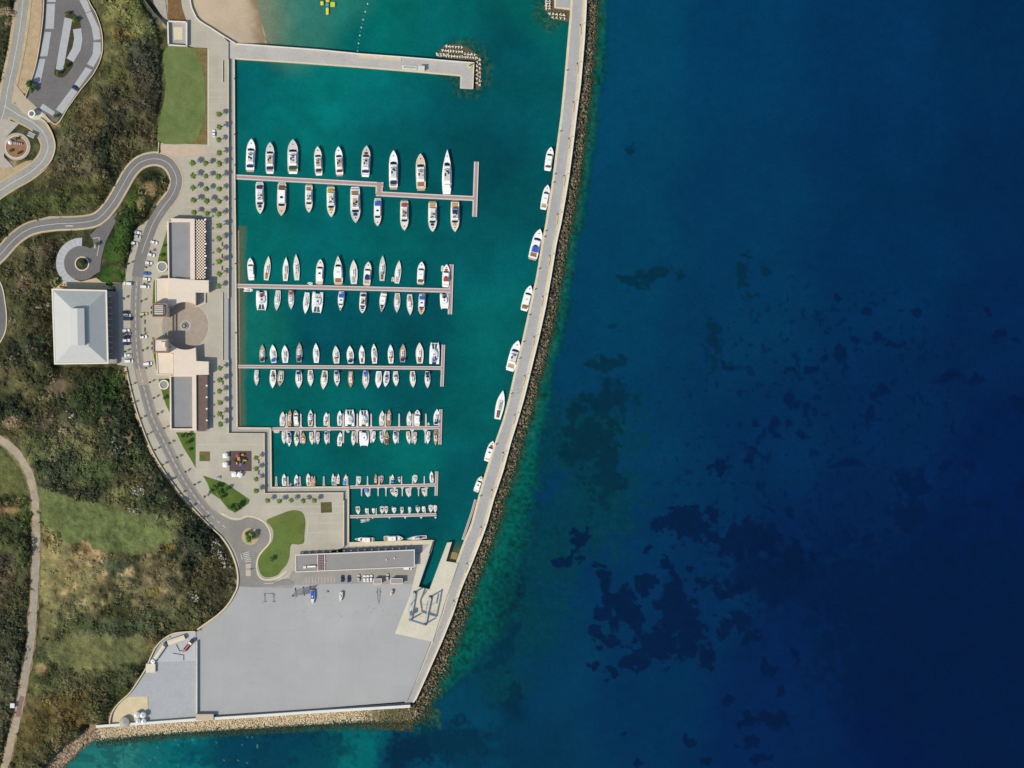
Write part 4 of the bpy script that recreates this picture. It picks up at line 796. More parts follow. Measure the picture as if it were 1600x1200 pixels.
cS = circ(290, 509, 37.5, 14, a0=138, a1=67)
S1 = bld("entrance_wing", 285, 565, "cream flat roofed wing on the south side of the round court")
block(S1, [(262, 540)] + [p for p in cS if p[0] < 304 and p[1] < 560] + [(305.5, 543), (306.5, 564), (326, 565), (326, 585.5), (300, 586), (271, 587), (271, 552), (262, 552)], 9.0)
block(S1, [(244.5, 551), (262, 551), (270.5, 553), (270.5, 586), (245.5, 586)], 7.4, "lower_wall")
prism("roof_kerb", [(244, 551), (245.4, 551), (247, 584.5), (270.5, 584.8), (270.5, 586.4), (245.2, 586)], 7, 7.9, cream, S1)
windows(S1, (326, 567), (326, 583), 3.5, 6.5, 3, .2)
def tower(x0, x1, y0, y1, label, louv):
    B = bld("square_tower", (x0 + x1) / 2, (y0 + y1) / 2, label, "tower")
    outer = [(x0, y0), (x1, y0), (x1, y1), (x0, y1)]; inner = [(x0 + 2, y0 + 2), (x1 - 2, y0 + 2), (x1 - 2, y1 - 2), (x0 + 2, y1 - 2)]
    prism("wall", outer, 0, 14.0, cream_d, B)
    b = MB(); vs = [P(*p, 15) for p in outer] + [P(*p, 15) for p in inner]; vs += [(v[0], v[1], 13.9) for v in vs]; fs = []
    for i in range(4):
        j = (i + 1) % 4; fs += [[i, 4 + i, 4 + j, j], [4 + i, 12 + i, 12 + j, 4 + j], [i, j, 8 + j, 8 + i]]
    b.add(vs, fs); b.build("parapet", mat("brown_parapet", (150, 122, 112), .8), B, world=True)
    flat("roof", inner, 14.03, cream if not louv else mat('plant_deck', (96, 92, 90), .85, 1, .1), B)
    for k in range(louv):
        y = y0 + 3.2 + k * (y1 - y0 - 6) / max(louv, 1)
        prism("louvre", [(x0 + 3.5, y), (x1 - 6.5, y), (x1 - 6.5, y + 1.6), (x0 + 3.5, y + 1.6)], 14, 15.2, mat("louvre_grey", (222, 214, 200), .6), B)
    if louv:
        prism("plant_unit", [(x1 - 5.6, y0 + 4), (x1 - 3, y0 + 4), (x1 - 3, y1 - 5), (x1 - 5.6, y1 - 5)], 14, 15.6, mat("louvre_dark", (110, 104, 100)), B)
    else:
        prism("plant_unit", [(x1 - 11, y0 + 4.5), (x1 - 3.4, y0 + 4.5), (x1 - 3.4, y0 + 13), (x1 - 6, y0 + 13), (x1 - 6, y0 + 8), (x1 - 11, y0 + 8)], 14, 15.2, mat("louvre_grey", (200, 192, 178)), B)
    windows(B, (x1, y0 + 3), (x1, y1 - 3), 5, 12, 2, .2); windows(B, (x0, y0 + 3), (x0, y1 - 3), 5, 12, 2, .2)
tower(237.5, 261.5, 474, 495.3, "square brown rimmed tower with louvred roof units, north of the court entrance", 5)
tower(238.5, 261.7, 529.5, 551.5, "square brown rimmed tower with a plain cream roof, south of the court entrance", 0)
br = bld("entrance_beam", 260, 512, "thin pale double beam bridging the two square towers", "beam")
for xa in (256.3, 261.2): prism("beam", [(xa, 495.4), (xa + 1.1, 495.4), (xa + 1.1, 529.4), (xa, 529.4)], 8.6, 9.6, steel, br)
for (xa, ya, lab) in [(262, 479, "upper"), (262, 531, "lower")]:
    t = bld("entrance_canopy", xa + 5, ya + 4, f"pale steel canopy fin beside the {'north' if lab == 'upper' else 'south'} tower over the round court", "canopy")
    prism("canopy_roof", [(xa, ya), (xa + 8, ya - 1), (xa + 8.5, ya + 1.5), (xa, ya + 3.5)], 9.2, 9.5, steel, t); prism("strut", [(xa, ya + 12), (xa + 5, ya + 10), (xa + 5, ya + 11.5), (xa, ya + 13.5)], 9.2, 9.5, steel, t)
for x, y, r, lab in [(253.3, 416.6, 8.4, "beside the north building"), (256, 601, 7.6, "beside the south building")]:
    t = bld("round_skylight", x, y, f"round grey drum with a cream rim {lab}", "skylight")
    prism("drum", circ(x, y, r - 1.6, 28), 0, 4.6, gravel_roof, t); ring("rim", x, y, r - 1.7, r, 0, 5.1, roof_rim, t)
# fountain
t = thing("fountain", P(288, 509, ZP), 0, "round stone fountain in the middle of the circular court", "fountain")
ring("basin_rim", 288, 509, 3.9, 5.2, ZP, ZP + .7, mat("fountain_stone", (168, 160, 150), .8, 1, .1), t, 28); prism("basin_water", circ(288, 509, 3.9, 24), ZP, ZP + .45, mat("fountain_water", (70, 84, 88), .1, spec=.6), t)
b = MB(); b.cyl(0, 0, .3, 1.6, .35, .2, 8); b.cyl(0, 0, 1.5, 1.7, .9, .7, 12, True); b.build("jet_bowl", mat("fountain_stone", (0, 0, 0)), t)
struct(ring("fountain_paving", 289.5, 509, 5.4, 9.0, 3, ZP + .035, mat("pale_fountain_paving", (176, 172, 160), .85, 2, .1)))
# long boathouse
B = bld("boathouse", 555, 876, "long low workshop with a flat grey roof between the boatyard and the quay")
prism("wall", [(463, 869), (646, 861.5), (646, 884), (463, 892)], 0, 6.6, mat("workshop_wall", (196, 188, 176), .8, 3, .05), B)
ro = [(461.6, 866.6), (648, 858.6), (648, 886.4), (461.8, 894.4)]; ri = [(462.8, 868), (646.8, 860.2), (646.8, 885.2), (463, 893)]
b = MB(); o_, i_ = ccw(ro), ccw(ri); vs = [P(*p, 7.4) for p in o_] + [P(*p, 7.4) for p in i_]; vs += [(v[0], v[1], 6.7) for v in vs]; fs = []
for i in range(4):
    j = (i + 1) % 4; fs += [[i, j, 4 + j, 4 + i], [4 + i, 4 + j, 12 + j, 12 + i], [i, 8 + i, 8 + j, j]]
b.add(vs, fs); b.build("roof_edge", mat("white_rim", (224, 214, 208), .7), B, world=True)
flat("roof", ri, 6.95, mat("workshop_roof", (146, 144, 142), .92, 6, .06, fine=(1, .04)), B)
for xa in (496, 506.6): prism("roof_upstand", [(xa, 866.4 - (xa - 496) * .03), (xa + 1, 866.4 - (xa - 496) * .03), (xa + 1.3, 892.5), (xa + .3, 892.5)], 6.9, 7.45, MATS["white_rim"], B)
prism("patio_deck", [(497.4, 867.5), (506.4, 867), (506.7, 891.5), (497.7, 892)], 6.9, 7.05, mat("patio_brown", (124, 100, 96), .9, 1.2, .3), B)
for k in range(12):
    yy_ = 869.5 + (k // 2) * 3.8; xx = 499.3 if k % 2 == 0 else 503; prism("roof_planter", [(xx, yy_), (xx + 1.9, yy_), (xx + 1.9, yy_ + 1.6), (xx, yy_ + 1.6)], 7, 7.5, mat("planter_grey", (170, 160, 156)), B)
prism("roof_plant", [(473.5, 884.5), (478, 884), (478.5, 888), (474, 888.5)], 6.9, 8.0, cream, B); prism("roof_plant", [(480, 884.4), (493, 883.8), (493, 886.2), (480, 886.8)], 6.9, 8.6, white_m, B)
for x, y in [(604, 874.5), (616.5, 872), (507.8, 878)]:
    b = MB(); p = P(x, y, 7); b.cyl(p[0], p[1], 6.9, 7.9, .5, .3, 8); b.build("roof_vent", white_m, B, world=True)
for k in range(16):
    x = 472 + k * 10.8; y = 867.4 - (x - 462) * .043; prism("buttress", [(x, y - 4), (x + 1.6, y - 4), (x + 1.6, y), (x, y)], 0, 5.6, mat("buttress_grey", (190, 182, 176)), B)
windows(B, (466, 868.8), (644, 861.5), 1.9, 5.4, 16, .25, "workshop_door"); windows(B, (466, 892), (644, 884.2), 3.2, 6.0, 14, .25)
for x, y, w_, lab in [(583.3, 904, 13.2, "smaller"), (610, 903.6, 19, "larger")]:
    t = bld("yard_hut", x + w_ / 2, y + 4, f"{lab} of two flat roofed huts with white rims on the service road", "hut")
    prism("wall", [(x + .8, y + .8), (x + w_ - .8, y + .8), (x + w_ - .8, y + 8), (x + .8, y + 8)], 2, ZY + 3.4, MATS["workshop_wall"], t)
    prism("roof_rim", [(x, y), (x + w_, y), (x + w_, y + 8.8), (x, y + 8.8)], ZY + 3.4, ZY + 3.7, MATS["white_rim"], t)
    prism("roof", [(x + .9, y + .9), (x + w_ - .9, y + .9), (x + w_ - .9, y + 7.9), (x + .9, y + 7.9)], ZY + 3.6, ZY + 3.74, mat("hut_roof", (160, 148, 142)), t)
# small kiosks and boxes
def box_thing(name, x0, x1, y0, y1, z0, h, label, cat, m, rim=None, base=None, parts=()):
    t = thing(name, P((x0 + x1) / 2, (y0 + y1) / 2, z0), 0, label, cat); s = S * (H - z0) / H; w_, d_ = (x1 - x0) * s, (y1 - y0) * s
    b = MB(); b.box(-w_ / 2, w_ / 2, -d_ / 2, d_ / 2, 0, h, .06); b.build("body", m, t)
    if rim: b = MB(); b.box(-w_ / 2 - .15, w_ / 2 + .15, -d_ / 2 - .15, d_ / 2 + .15, h + .003, h + .2); b.build("roof", rim, t)
    b = MB(); b.box(-w_ * .3, -w_ * .05, -d_ / 2 - .06, -d_ / 2 + .02, .3 * h, .8 * h); b.build("door", glass, t)
    return t
box_thing("kiosk", 654.5, 663.3, 104, 111, 2.2, 2.8, "small white kiosk near the end of the jetty", "kiosk", white_m, mat("kiosk_roof", (210, 206, 200)))
t = thing("seating_frame", P(640, 105.5, 2.2), math.radians(-3), "long low white rimmed planter box on the jetty beside the kiosk", "planter")
b = MB(); b.box(-4.3, 4.3, -1.1, 1.1, 0, .6); b.build("rim", white_m, t); b = MB(); b.box(-3.9, 3.9, -.75, .75, .58, .66); b.build("fill", deck_gr, t)
t = thing("harbour_light", P(733.5, 103, 2.2), 0, "round yellow green harbour light base at the jetty head", "beacon")
b = MB(); b.cyl(0, 0, 0, .5, 1.5, 1.5, 16); b.build("base", mat("beacon_yellow", (206, 206, 150), .6), t); b = MB(); b.cyl(0, 0, .5, 3.4, .45, .3, 10); b.cyl(0, 0, 3.4, 4.0, .5, .3, 10); b.build("lantern", mat("beacon_green", (110, 150, 110), .5), t)
box_thing("gatehouse", 307.3, 335, 1114.5, 1124, 2, 2.9 + 1.6, "flat beige block room built against the south sea wall", "block house", mat("gatehouse_beige", (196, 180, 158), .85, 3, .08))
# pavilion
B = bld("sunken_pavilion", 277, 52, "square walled court with a cream floor at the top of the promenade", "walled court")
for nm, pl in [("wall", [(261, 32), (263, 32), (264, 70), (262, 70)]), ("wall", [(261, 32), (292, 33), (292, 35), (261, 34)]), ("wall", [(262, 69), (292, 71), (292, 72.4), (262, 70.8)]), ("wall", [(290.4, 33), (292.4, 33), (292.4, 72), (290.4, 72)])]:
    prism(nm, pl, 2.4, ZP + 2.6, parapet_m, B)
prism("floor", [(263, 34), (291, 35), (291, 70), (263, 69.5)], 2.4, ZP + .08, mat("court_grey", (172, 166, 160), .85, 2, .1), B); prism("inner_floor", [(271, 42), (285, 42.5), (285, 62), (271.5, 62)], 2.4, ZP + .14, mat("court_cream", (214, 204, 174), .85, 2, .05), B)
# round patches of low planting in the pavilion, walkway at top
struct(ribbon("footpath", spline([(255, -60), (246, 0), (252, 15), (262, 32)], 4), 9, ZP - .02, mat("grey_path", (172, 166, 152), .9, 3, .12), 2)) if False else None
struct(prism("footpath", [(233, -60), (262, -60), (258, -2), (262, 30), (256, 30), (240, 5)], 2.6, ZP + .02, mat("grey_path", (172, 166, 152), .9, 3, .12)))
wallobj([(226, -60), (224, -2), (240, 20), (260, 40)], 2.0, 2.4, "dark topped wall beside the grey footpath at the top edge", "stone_wall", mat("dark_wall", (92, 96, 102), .9, 2, .1))
struct(prism("mulch_bed", [(262, -60), (276, -60), (284, 10), (290, 31), (263, 32), (262, 0)], 2.6, ZP + .1, brownbed_m))
# ------------------------------------------------------------------ lawns and beds
def lawn_m(name, a, b_): return mat(name, a, .95, 9, .2, rgb2=b_, fine=(.6, .14), bump=.15)
lw = lawn_m("lawn_grass", (118, 128, 76), (88, 108, 56)); lw2 = lawn_m("green_lawn", (92, 116, 46), (72, 94, 34)); lw3 = lawn_m("olive_lawn", (104, 122, 58), (86, 106, 48))
bedm = mat("brown_groundcover", (136, 114, 74), .95, 3, .25, rgb2=(98, 92, 48), fine=(.5, .18))
top_lawn = spline([(263, 72), (300, 75), (309, 92), (318, 114), (321, 150), (319, 185), (312, 206), (300, 223), (248, 222), (249, 190), (256, 158), (259, 130), (256, 110), (254, 92)], 4, True)
struct(prism("planted_verge", [(296, 74), (323.6, 75.5), (323.8, 226), (249, 221.5), (290, 214)], 2.6, ZP + .06, bedm)); struct(prism("lawn", top_lawn, 2.6, ZP + .12, lw))
struct(prism("lawn", [(275, 675.5), (305.5, 676.5), (305.5, 731), (297, 716), (287, 700)], 3, ZP + .1, lw2)); struct(prism("lawn", [(317, 743), (352, 754.5), (390.5, 781), (388, 787), (368, 801), (357, 796), (344, 780), (329, 770), (325, 757)], 3, ZP + .1, lw2))
bl_ = spline([(416, 813.5), (432, 806), (451, 798.5), (463, 797.5), (473, 802), (477, 815), (475.5, 835), (473.5, 849.5), (457, 850), (453, 857), (452, 871), (447, 883), (440, 891), (433, 899), (418, 902.5), (408, 898), (403.5, 885), (404.5, 871), (412, 859), (423, 849), (427, 837), (425, 825)], 3, True)
struct(prism("lawn", bl_, 3, ZP + .12, lw3)); struct(prism("planted_verge", spline([(417, 813), (451, 799), (463, 798), (472, 803), (476, 815), (472.5, 848), (455, 849), (452, 842), (456, 826), (448, 818), (430, 824)], 3, True), 3, ZP + .16, lawn_m("rough_grass", (112, 124, 62), (92, 104, 44))))
struct(prism("planter_bed", [(311.5, 705.5), (328, 705.5), (328, 720.5), (311.5, 720.5)], 3, ZP + .12, bedm)); struct(prism("planter_bed", [(311.8, 711), (318, 711), (321, 720.2), (311.8, 720.2)], 3, ZP + .16, lw2))
struct(prism("planter_bed", [(501, 785), (518, 784.5), (518.5, 800.5), (501.5, 801.5)], 3, ZP + .12, mat("dim_olive_bed", (92, 90, 50), .95, 2, .3)))
struct(prism("planter_bed", [(258.5, 368), (260.5, 360), (261, 407), (246, 409), (247, 405)], 3, ZP + .1, lw2)); struct(prism("planter_bed", [(247.5, 592), (265, 592), (265, 645), (259, 632), (251, 606)], 3, ZP + .1, lw2))
struct(prism("planter_bed", [(239.8, 440), (242, 436), (243, 474), (238.2, 474)], 3, ZP + .1, lw2)); struct(prism("planter_bed", [(238, 527), (241, 527), (245, 560), (245, 580), (240, 556)], 3, ZP + .1, lw2))

# ------------------------------------------------------------------ trees
trunk_m = mat("palm_trunk", (120, 98, 72), .9); frond_m = attr_mat("palm_frond", rough=.6, spec=.25, nscales=())
def palm_mesh(seed):
    rg = np.random.default_rng(seed); V = []; F = []; Cc = []
    for k in range(70):
        az = rg.uniform(0, 6.283); el = rg.uniform(-.2, 1.25); Lf = rg.uniform(1.4, 1.9); c0 = linarr((98, 122, 46)) / K * rg.uniform(.6, 1.35)
        pr = None
        for i in range(6):
            t = i / 5; rr = Lf * (math.cos(el) * t + .15 * t); z = Lf * (math.sin(el) * t - .75 * t * t); wd = .36 * (1 - .75 * abs(t - .35) / .65) + .02
            c = np.array([rr * math.cos(az), rr * math.sin(az), z]); side = np.array([-math.sin(az), math.cos(az), 0]) * wd; dr = np.array([0, 0, -wd * .5])
            V += [c - side + dr, c, c + side + dr]; Cc += [c0] * 3; n = len(V)
            if i: F += [[n - 6, n - 5, n - 2, n - 3], [n - 5, n - 4, n - 1, n - 2]]
    o = raw_obj("crown", np.array(V), np.array(F), np.clip(np.array(Cc), 0, 1), frond_m); return o
def make_palm(seed):
    t = thing("palm_tree", (0, 0, 0)); b = MB(); b.tube((0, 0, 0), (.05, .03, 2.0), .24, 7, .18); b.tube((.05, .03, 2.0), (.0, 0, 5.9), .18, 7, .15); b.build("trunk", trunk_m, t)
    c = palm_mesh(seed); c.parent = t; c.location = (0, 0, 5.8); return t
palms = [make_palm(s) for s in range(4)]; used = [False] * 4; cnt = [0]
def place(protos, x, y, z, label, cat, group, sc=1.0):
    k = cnt[0] % len(protos); cnt[0] += 1; fl = protos_used.setdefault(id(protos), [False] * len(protos))
    o = copy_tree(protos[k]) if fl[k] else protos[k]; fl[k] = True
    o.location = P(x, y, z); o.rotation_euler = (random.uniform(-.05, .05), random.uniform(-.05, .05), random.uniform(0, 6.28)); o.scale = (sc,) * 3; return tag(o, label, cat, group)
protos_used = {}
PG = "palms planted along the promenade"
for i, y in enumerate([180, 200, 219.5, 239.5, 257.5, 277.5, 296.5, 315.8, 334.8, 353.8, 372.8, 391.6, 409.5, 429, 447.5]):
    place(palms, 343.5 + y * .0005, y, ZP, f"round crowned palm in the column nearest the upper quay, {ORD[i + 1]} from the top", "palm tree", PG, random.uniform(.95, 1.15))
for c_, x in enumerate([302.8, 322.8]):
    for i, y in enumerate([256, 275.5, 295.2, 314.5, 333.2]):
        place(palms, x + i * .3, y + c_, ZP, f"palm in the {['left', 'middle'][c_]} column of the square palm grid, {ORD[i + 1]} from the top", "palm tree", PG, random.uniform(.95, 1.15))
for i, y in enumerate([575, 593, 611, 628.6, 646, 662.8]): place(palms, 344.6 + i * .15, y, ZP, f"round palm beside the slatted pergola building, {ORD[i + 1]} from the top", "palm tree", PG, random.uniform(.92, 1.05))
for i, y in enumerate([715, 731.5, 748.8, 766]): place(palms, 401.8, y, ZP, f"palm right of the playground beside the quay, {ORD[i + 1]} from the top", "palm tree", PG, random.uniform(.9, 1.0))
for i, x in enumerate([419, 437.8, 456, 474.3, 492]): place(palms, x, 781.8, ZP, f"palm in the horizontal row below the fifth pontoon, {ORD[i + 1]} from the left", "palm tree", PG, random.uniform(.88, 1.0))
def make_tree(seed, r, h, colr, name="street_tree", nl=260):
    t = thing(name, (0, 0, 0)); b = MB(); b.tube((0, 0, 0), (.03, .02, h * .55), .05 + r * .07, 6, .03 + r * .05)
    for k in range(4):
        a = k * 1.6 + seed; b.tube((.03, .02, h * .5), (r * .5 * math.cos(a), r * .5 * math.sin(a), h * .85), .04 + r * .03, 5, .02)
    b.build("trunk", trunk_m, t)
    rg = np.random.default_rng(seed); n = 7 if r > 1.2 else 4; a = rg.uniform(0, 6.28, n); q = rg.uniform(0, .6, n) * r
    o = scatter_leaves("crown", q * np.cos(a), q * np.sin(a), np.full(n, h * .55) + rg.uniform(0, .25, n) * h, rg.uniform(.4, .65, n) * r, rg.uniform(.35, .55, n) * h, np.repeat(linarr(colr)[None] / K, n, 0) * rg.uniform(.75, 1.25, n)[:, None], nl // n, leaf_m, .28, t, seed)
    return t
st = [make_tree(s, 1.15, 3.4, (78, 90, 40), "young_street_tree", 300) for s in (11, 12, 13)]
SG = "young trees along the crescent road"
wl = [(208, 385), (202.5, 412), (194.5, 466.5), (193.8, 495.5), (194, 521), (196, 549.5), (206, 602), (209.5, 630), (222, 653), (231.5, 679), (243, 702.5), (255, 726), (268.5, 749), (284, 771), (300, 791), (319, 809.5)]
el = [(235.5, 393), (229.5, 418), (227, 444), (222.5, 470), (221.5, 495.5), (222, 523.5), (224.5, 547), (229.5, 575), (234.5, 597), (241, 622), (248, 646.5), (257, 669.5), (266.5, 692.5), (278, 714.5), (291, 736.5), (305, 757), (321, 776)]
for i, (x, y) in enumerate(wl): place(st, x, y, ZP, f"small young tree on the outer side of the crescent road, {ORD[i + 1]} from the top", "tree", SG)
for i, (x, y) in enumerate(el): place(st, x, y, ZP, f"small young tree on the inner side of the crescent road, {ORD[i + 1]} from the top", "tree", SG)
gt = [make_tree(s, 2.4, 4.5, c, "garden_tree", 520) for s, c in ((21, (84, 112, 58)), (22, (92, 124, 50)), (23, (70, 92, 48)))]
GL = [(285, 682, .75, "bushy tree at the top of the triangular lawn, left one"), (293, 680, .8, "bushy tree at the top of the triangular lawn, right one"), (294, 692, .8, "dark round tree in the middle of the triangular lawn"), (296, 703, .55, "pale small bush low in the triangular lawn"),
      (338, 761, 1.0, "bluish green tree nearest the top of the wedge lawn by the playground"), (331, 767, .7, "small tree on the left edge of the wedge lawn"), (343, 770, .9, "green tree in the middle of the wedge lawn's tree cluster"), (348, 776, .7, "low tree just right of the wedge lawn's cluster"), (361, 792, .8, "small tree near the bottom left of the wedge lawn"), (368, 797, .8, "tree at the bottom tip of the wedge lawn"), (372, 790, 1.0, "largest tree at the lower end of the wedge lawn"), (355, 763, .8, "dark tree on the upper edge of the wedge lawn"),
      (390, 841, 1.25, "broad green tree on the roundabout island by the bulb shaped lawn, left crown"), (396, 835, .9, "smaller tree on the roundabout island, upper right crown"), (386, 833, .8, "bright green bush on the roundabout island, upper left crown"), (424, 874, .8, "lone tree standing on the bulb shaped lawn"),
      (48, 132, 1.2, "dark green tree at the lower left corner of the car park"), (50, 140, 1.1, "second dark tree below the car park corner tree"), (152, 382, .7, "yellowish bush on the small bed beside the cul-de-sac"), (128, 412, 1.1, "dark bush in the middle of the cul-de-sac island"), (106, 22, .7, "bush at the top of the car park's long island"), (118, 32, .9, "olive bush near the upper right of the car park's island"),
      (104, 104, .8, "bush at the foot of the car park's long island"), (92, 114, .8, "brownish bush at the bottom left tip of the car park's island"), (252, 400, .6, "green shrub in the narrow bed beside the north skylight drum"), (257, 384, .5, "green shrub in the upper narrow bed beside the north building"), (257, 622, .6, "shrub in the narrow bed left of the south building"), (88, 182, .7, "ochre bush in the wall corner below the car park")]
for x, y, sc, lab in GL: place(gt, x, y, ZP, lab, "tree", "garden trees", sc)
for xs_, (x, y) in enumerate([(27, 217), (30, 239), (17, 236)]): place(gt, x, y, ZR, ["green bush at the top of the statue roundabout bed", "green bush at the bottom of the statue roundabout bed", "small bush on the left of the statue roundabout bed"][xs_], "bush", "bushes on the roundabout", .55)
# ------------------------------------------------------------------ concrete armour units and rocks
def tetra_mesh():
    b = MB(); dirs = [(0, 0, 1), (.94, 0, -.33), (-.47, .82, -.33), (-.47, -.82, -.33)]
    V = []; F = []
    for d in dirs: b.tube((0, 0, 0), tuple(1.25 * v for v in d), .52, 6, .33)
    return b.mesh("armour_unit", mat("armour_white", (232, 222, 204), .8, 1.5, .08))
tm = tetra_mesh(); n_ = 0
tet = []
for r, (x0, x1, y, n) in enumerate([(698, 722, 71, 6), (692, 722, 78, 8), (727, 742, 81, 4), (685, 744, 86, 15), (683, 700, 84, 4)]):
    for i in range(n): tet.append((x0 + (x1 - x0) * i / max(1, n - 1), y + (x0 + (x1 - x0) * i / max(1, n - 1) - 684) * .07, 0))
for i in range(14): tet.append((745.5 + (i % 2) * 4.4, 90 + i * 3.3, 0))
for i in range(8): tet.append((854 + (i % 2) * 5, 1 + (i // 2) * 4.0, 1))
for i in range(5): tet.append((859 + i * 5.6, 21 + i * .5, 1))
for i in range(4): tet.append((864 + i * 6.2, 27.2 + i * .5, 1))
for x, y, w_ in tet:
    o = link("armour_unit", tm); o.location = P(x, y, .75); o.rotation_euler = (random.uniform(-.6, .6), random.uniform(-.6, .6), random.uniform(0, 6)); s = random.uniform(.78, .95); o.scale = (s, s, s)
    tag(o, "white four legged concrete armour block piled round the jetty head" if not w_ else "white four legged concrete armour block beside the breakwater's upper platform", "armour block", "white armour blocks at the jetty head" if not w_ else "white armour blocks at the breakwater platform")
struct(prism("block_mound", spline([(684, 86), (690, 76), (698, 70), (722, 70), (742, 82), (752, 92), (751, 134), (743, 138), (741, 98), (720, 95)], 3, True), -2, .25, mat("mound_brown", (92, 86, 64), .9, 1.2, .4)))
struct(prism("block_mound", [(852, -60), (866, -60), (866, 12), (891, 16), (889, 34), (864, 30), (851, 16)], -2, .15, MATS["mound_brown"]))
ICO_V = []; t_ = (1 + 5 ** .5) / 2
for a, c_ in [(-1, t_), (1, t_), (-1, -t_), (1, -t_)]: ICO_V += [(a, c_, 0), (0, a, c_), (c_, 0, a)]
ICO_V = np.array([(-1, t_, 0), (1, t_, 0), (-1, -t_, 0), (1, -t_, 0), (0, -1, t_), (0, 1, t_), (0, -1, -t_), (0, 1, -t_), (t_, 0, -1), (t_, 0, 1), (-t_, 0, -1), (-t_, 0, 1)]) / 1.9
ICO_F = np.array([(0, 11, 5), (0, 5, 1), (0, 1, 7), (0, 7, 10), (0, 10, 11), (1, 5, 9), (5, 11, 4), (11, 10, 2), (10, 7, 6), (7, 1, 8), (3, 9, 4), (3, 4, 2), (3, 2, 6), (3, 6, 8), (3, 8, 9), (4, 9, 5), (2, 4, 11), (6, 2, 10), (8, 6, 7), (9, 8, 1)])
rock_m = attr_mat("rock", rough=.9, spec=.15, nscales=((.7, .25),), bump=(.4, .15))
def rocks(name, x, y, z, r, colr, seed, squash=.7):
    rg = np.random.default_rng(seed); n = len(x); v = np.repeat(ICO_V[None], n, 0) * rg.uniform(.72, 1.2, (n, 12, 1)); v *= rg.uniform(.75, 1.25, (n, 1, 3)); v[..., 2] *= squash
    a = rg.uniform(0, 6.28, n); ca, sa = np.cos(a)[:, None], np.sin(a)[:, None]; vx, vy = v[..., 0] * ca - v[..., 1] * sa, v[..., 0] * sa + v[..., 1] * ca
    s = S * (H - z) / H; co = np.stack([vx * r[:, None] + ((x - 800) * s)[:, None], vy * r[:, None] + ((600 - y) * s)[:, None], v[..., 2] * r[:, None] + z[:, None]], -1)
    f = ICO_F[None] + (np.arange(n) * 12)[:, None, None]; return raw_obj(name, co.reshape(-1, 3), f.reshape(-1, 3), np.repeat(colr, 12, 0), rock_m)
rg = np.random.default_rng(5); n = 6600; ry_ = rg.uniform(-40, 1092, n); ff = rg.uniform(0, 1, n); wide = np.interp(ry_, [0, 850, 960, 1050, 1092], [19, 21, 26, 34, 38]); rx_ = bwo(ry_) + 2.2 + ff * wide * .95
ra = np.arange(0, 800) / 800 * np.pi * .5; 
cxr, cyr = rg.uniform(600, 700, 1500), rg.uniform(1090, 1140, 1500); kp = (np.hypot((cxr - 642) / 40, (cyr - 1098) / 34) < 1) & ((cyr > 1106) | (cxr > bwo(cyr) + 1)) ; cxr, cyr = cxr[kp], cyr[kp]
rx_ = np.concatenate([rx_, cxr]); ry_ = np.concatenate([ry_, cyr]); ff = np.concatenate([ff, np.clip((np.hypot(cxr - 640, cyr - 1098)) / 40, 0, 1)])
rr_ = (.28 + .60 * rg.uniform(0, 1, len(rx_)) ** 1.8) * (1.1 - .25 * ff); rz = 1.5 - 1.8 * ff + rg.uniform(-.2, .35, len(rx_))
cl = linarr((140, 128, 102))[None] * rg.uniform(.3, 1.2, len(rx_))[:, None] * (1 + (rg.uniform(-1, 1, len(rx_))[:, None]) * np.array([.06, 0, -.1])); wet = sst(.55, .9, ff + rg.uniform(-.1, .1, len(ff)))[:, None]; cl = (cl * (1 - wet) + linarr((62, 74, 46)) * wet * rg.uniform(.6, 1.3, len(rx_))[:, None]) / K
vis = (ry_ > -6) & (ff < .85); score = np.where(vis, rr_, 0); order = np.argsort(-score); big = order[:290]; rest = order[290:]
tag(rocks("armour_rocks", rx_[rest], ry_[rest], rz[rest], rr_[rest], cl[rest], 9), "tan and grey armour rocks heaped along the outer foot of the breakwater", "rocks", kind="stuff")
for i in big:
    rg2 = np.random.default_rng(int(i)); v = ICO_V * rg2.uniform(.75, 1.2, (12, 1)) * rg2.uniform(.8, 1.25, (1, 3)) * np.array([1, 1, .75]) * rr_[i] * 1.12
    o = raw_obj("boulder", v, ICO_F, np.repeat(cl[i][None], 12, 0), rock_m); o.location = P(rx_[i], ry_[i], rz[i] + .12); o.rotation_euler = (0, 0, float(ff[i] * 90))
    sec = ("beyond the topmost moored boat" if ry_[i] < 200 else "by the two topmost moored boats" if ry_[i] < 340 else "around the blue covered yacht" if ry_[i] < 600 else "by the lowest three moored boats" if ry_[i] < 790 else "beside the slipway" if ry_[i] < 930 else "at the boatyard corner")
    tag(o, f"large rough armour boulder outside the sea wall, {sec}", "boulder", "large boulders, " + sec)
yy2 = list(np.arange(-60, 1100, 10.0)); b = MB(); n = len(yy2)
fx = lambda y: np.interp(y, [0, 850, 960, 1050, 1092], [19, 20, 24, 30, 34])
vs = [P(float(bwo(y)) - 1, y, 1.3) for y in yy2] + [P(float(bwo(y)) + float(fx(y)) + 3, y, -1.1) for y in yy2]; b.add(vs, [[i, i + 1, n + i + 1, n + i] for i in range(n - 1)])
struct(b.build("rock_slope", mat("slope_dark", (72, 68, 50), .95, 1.2, .5)))
fan = circ(640, 1098, 38, 14, a0=-5, a1=100); b = MB(); b.add([P(636, 1100, 1.3)] + [P(x, y, -1.0) for x, y in fan], [[0, i, i + 1] for i in range(1, 14)]); struct(b.build("rock_slope", MATS["slope_dark"]))
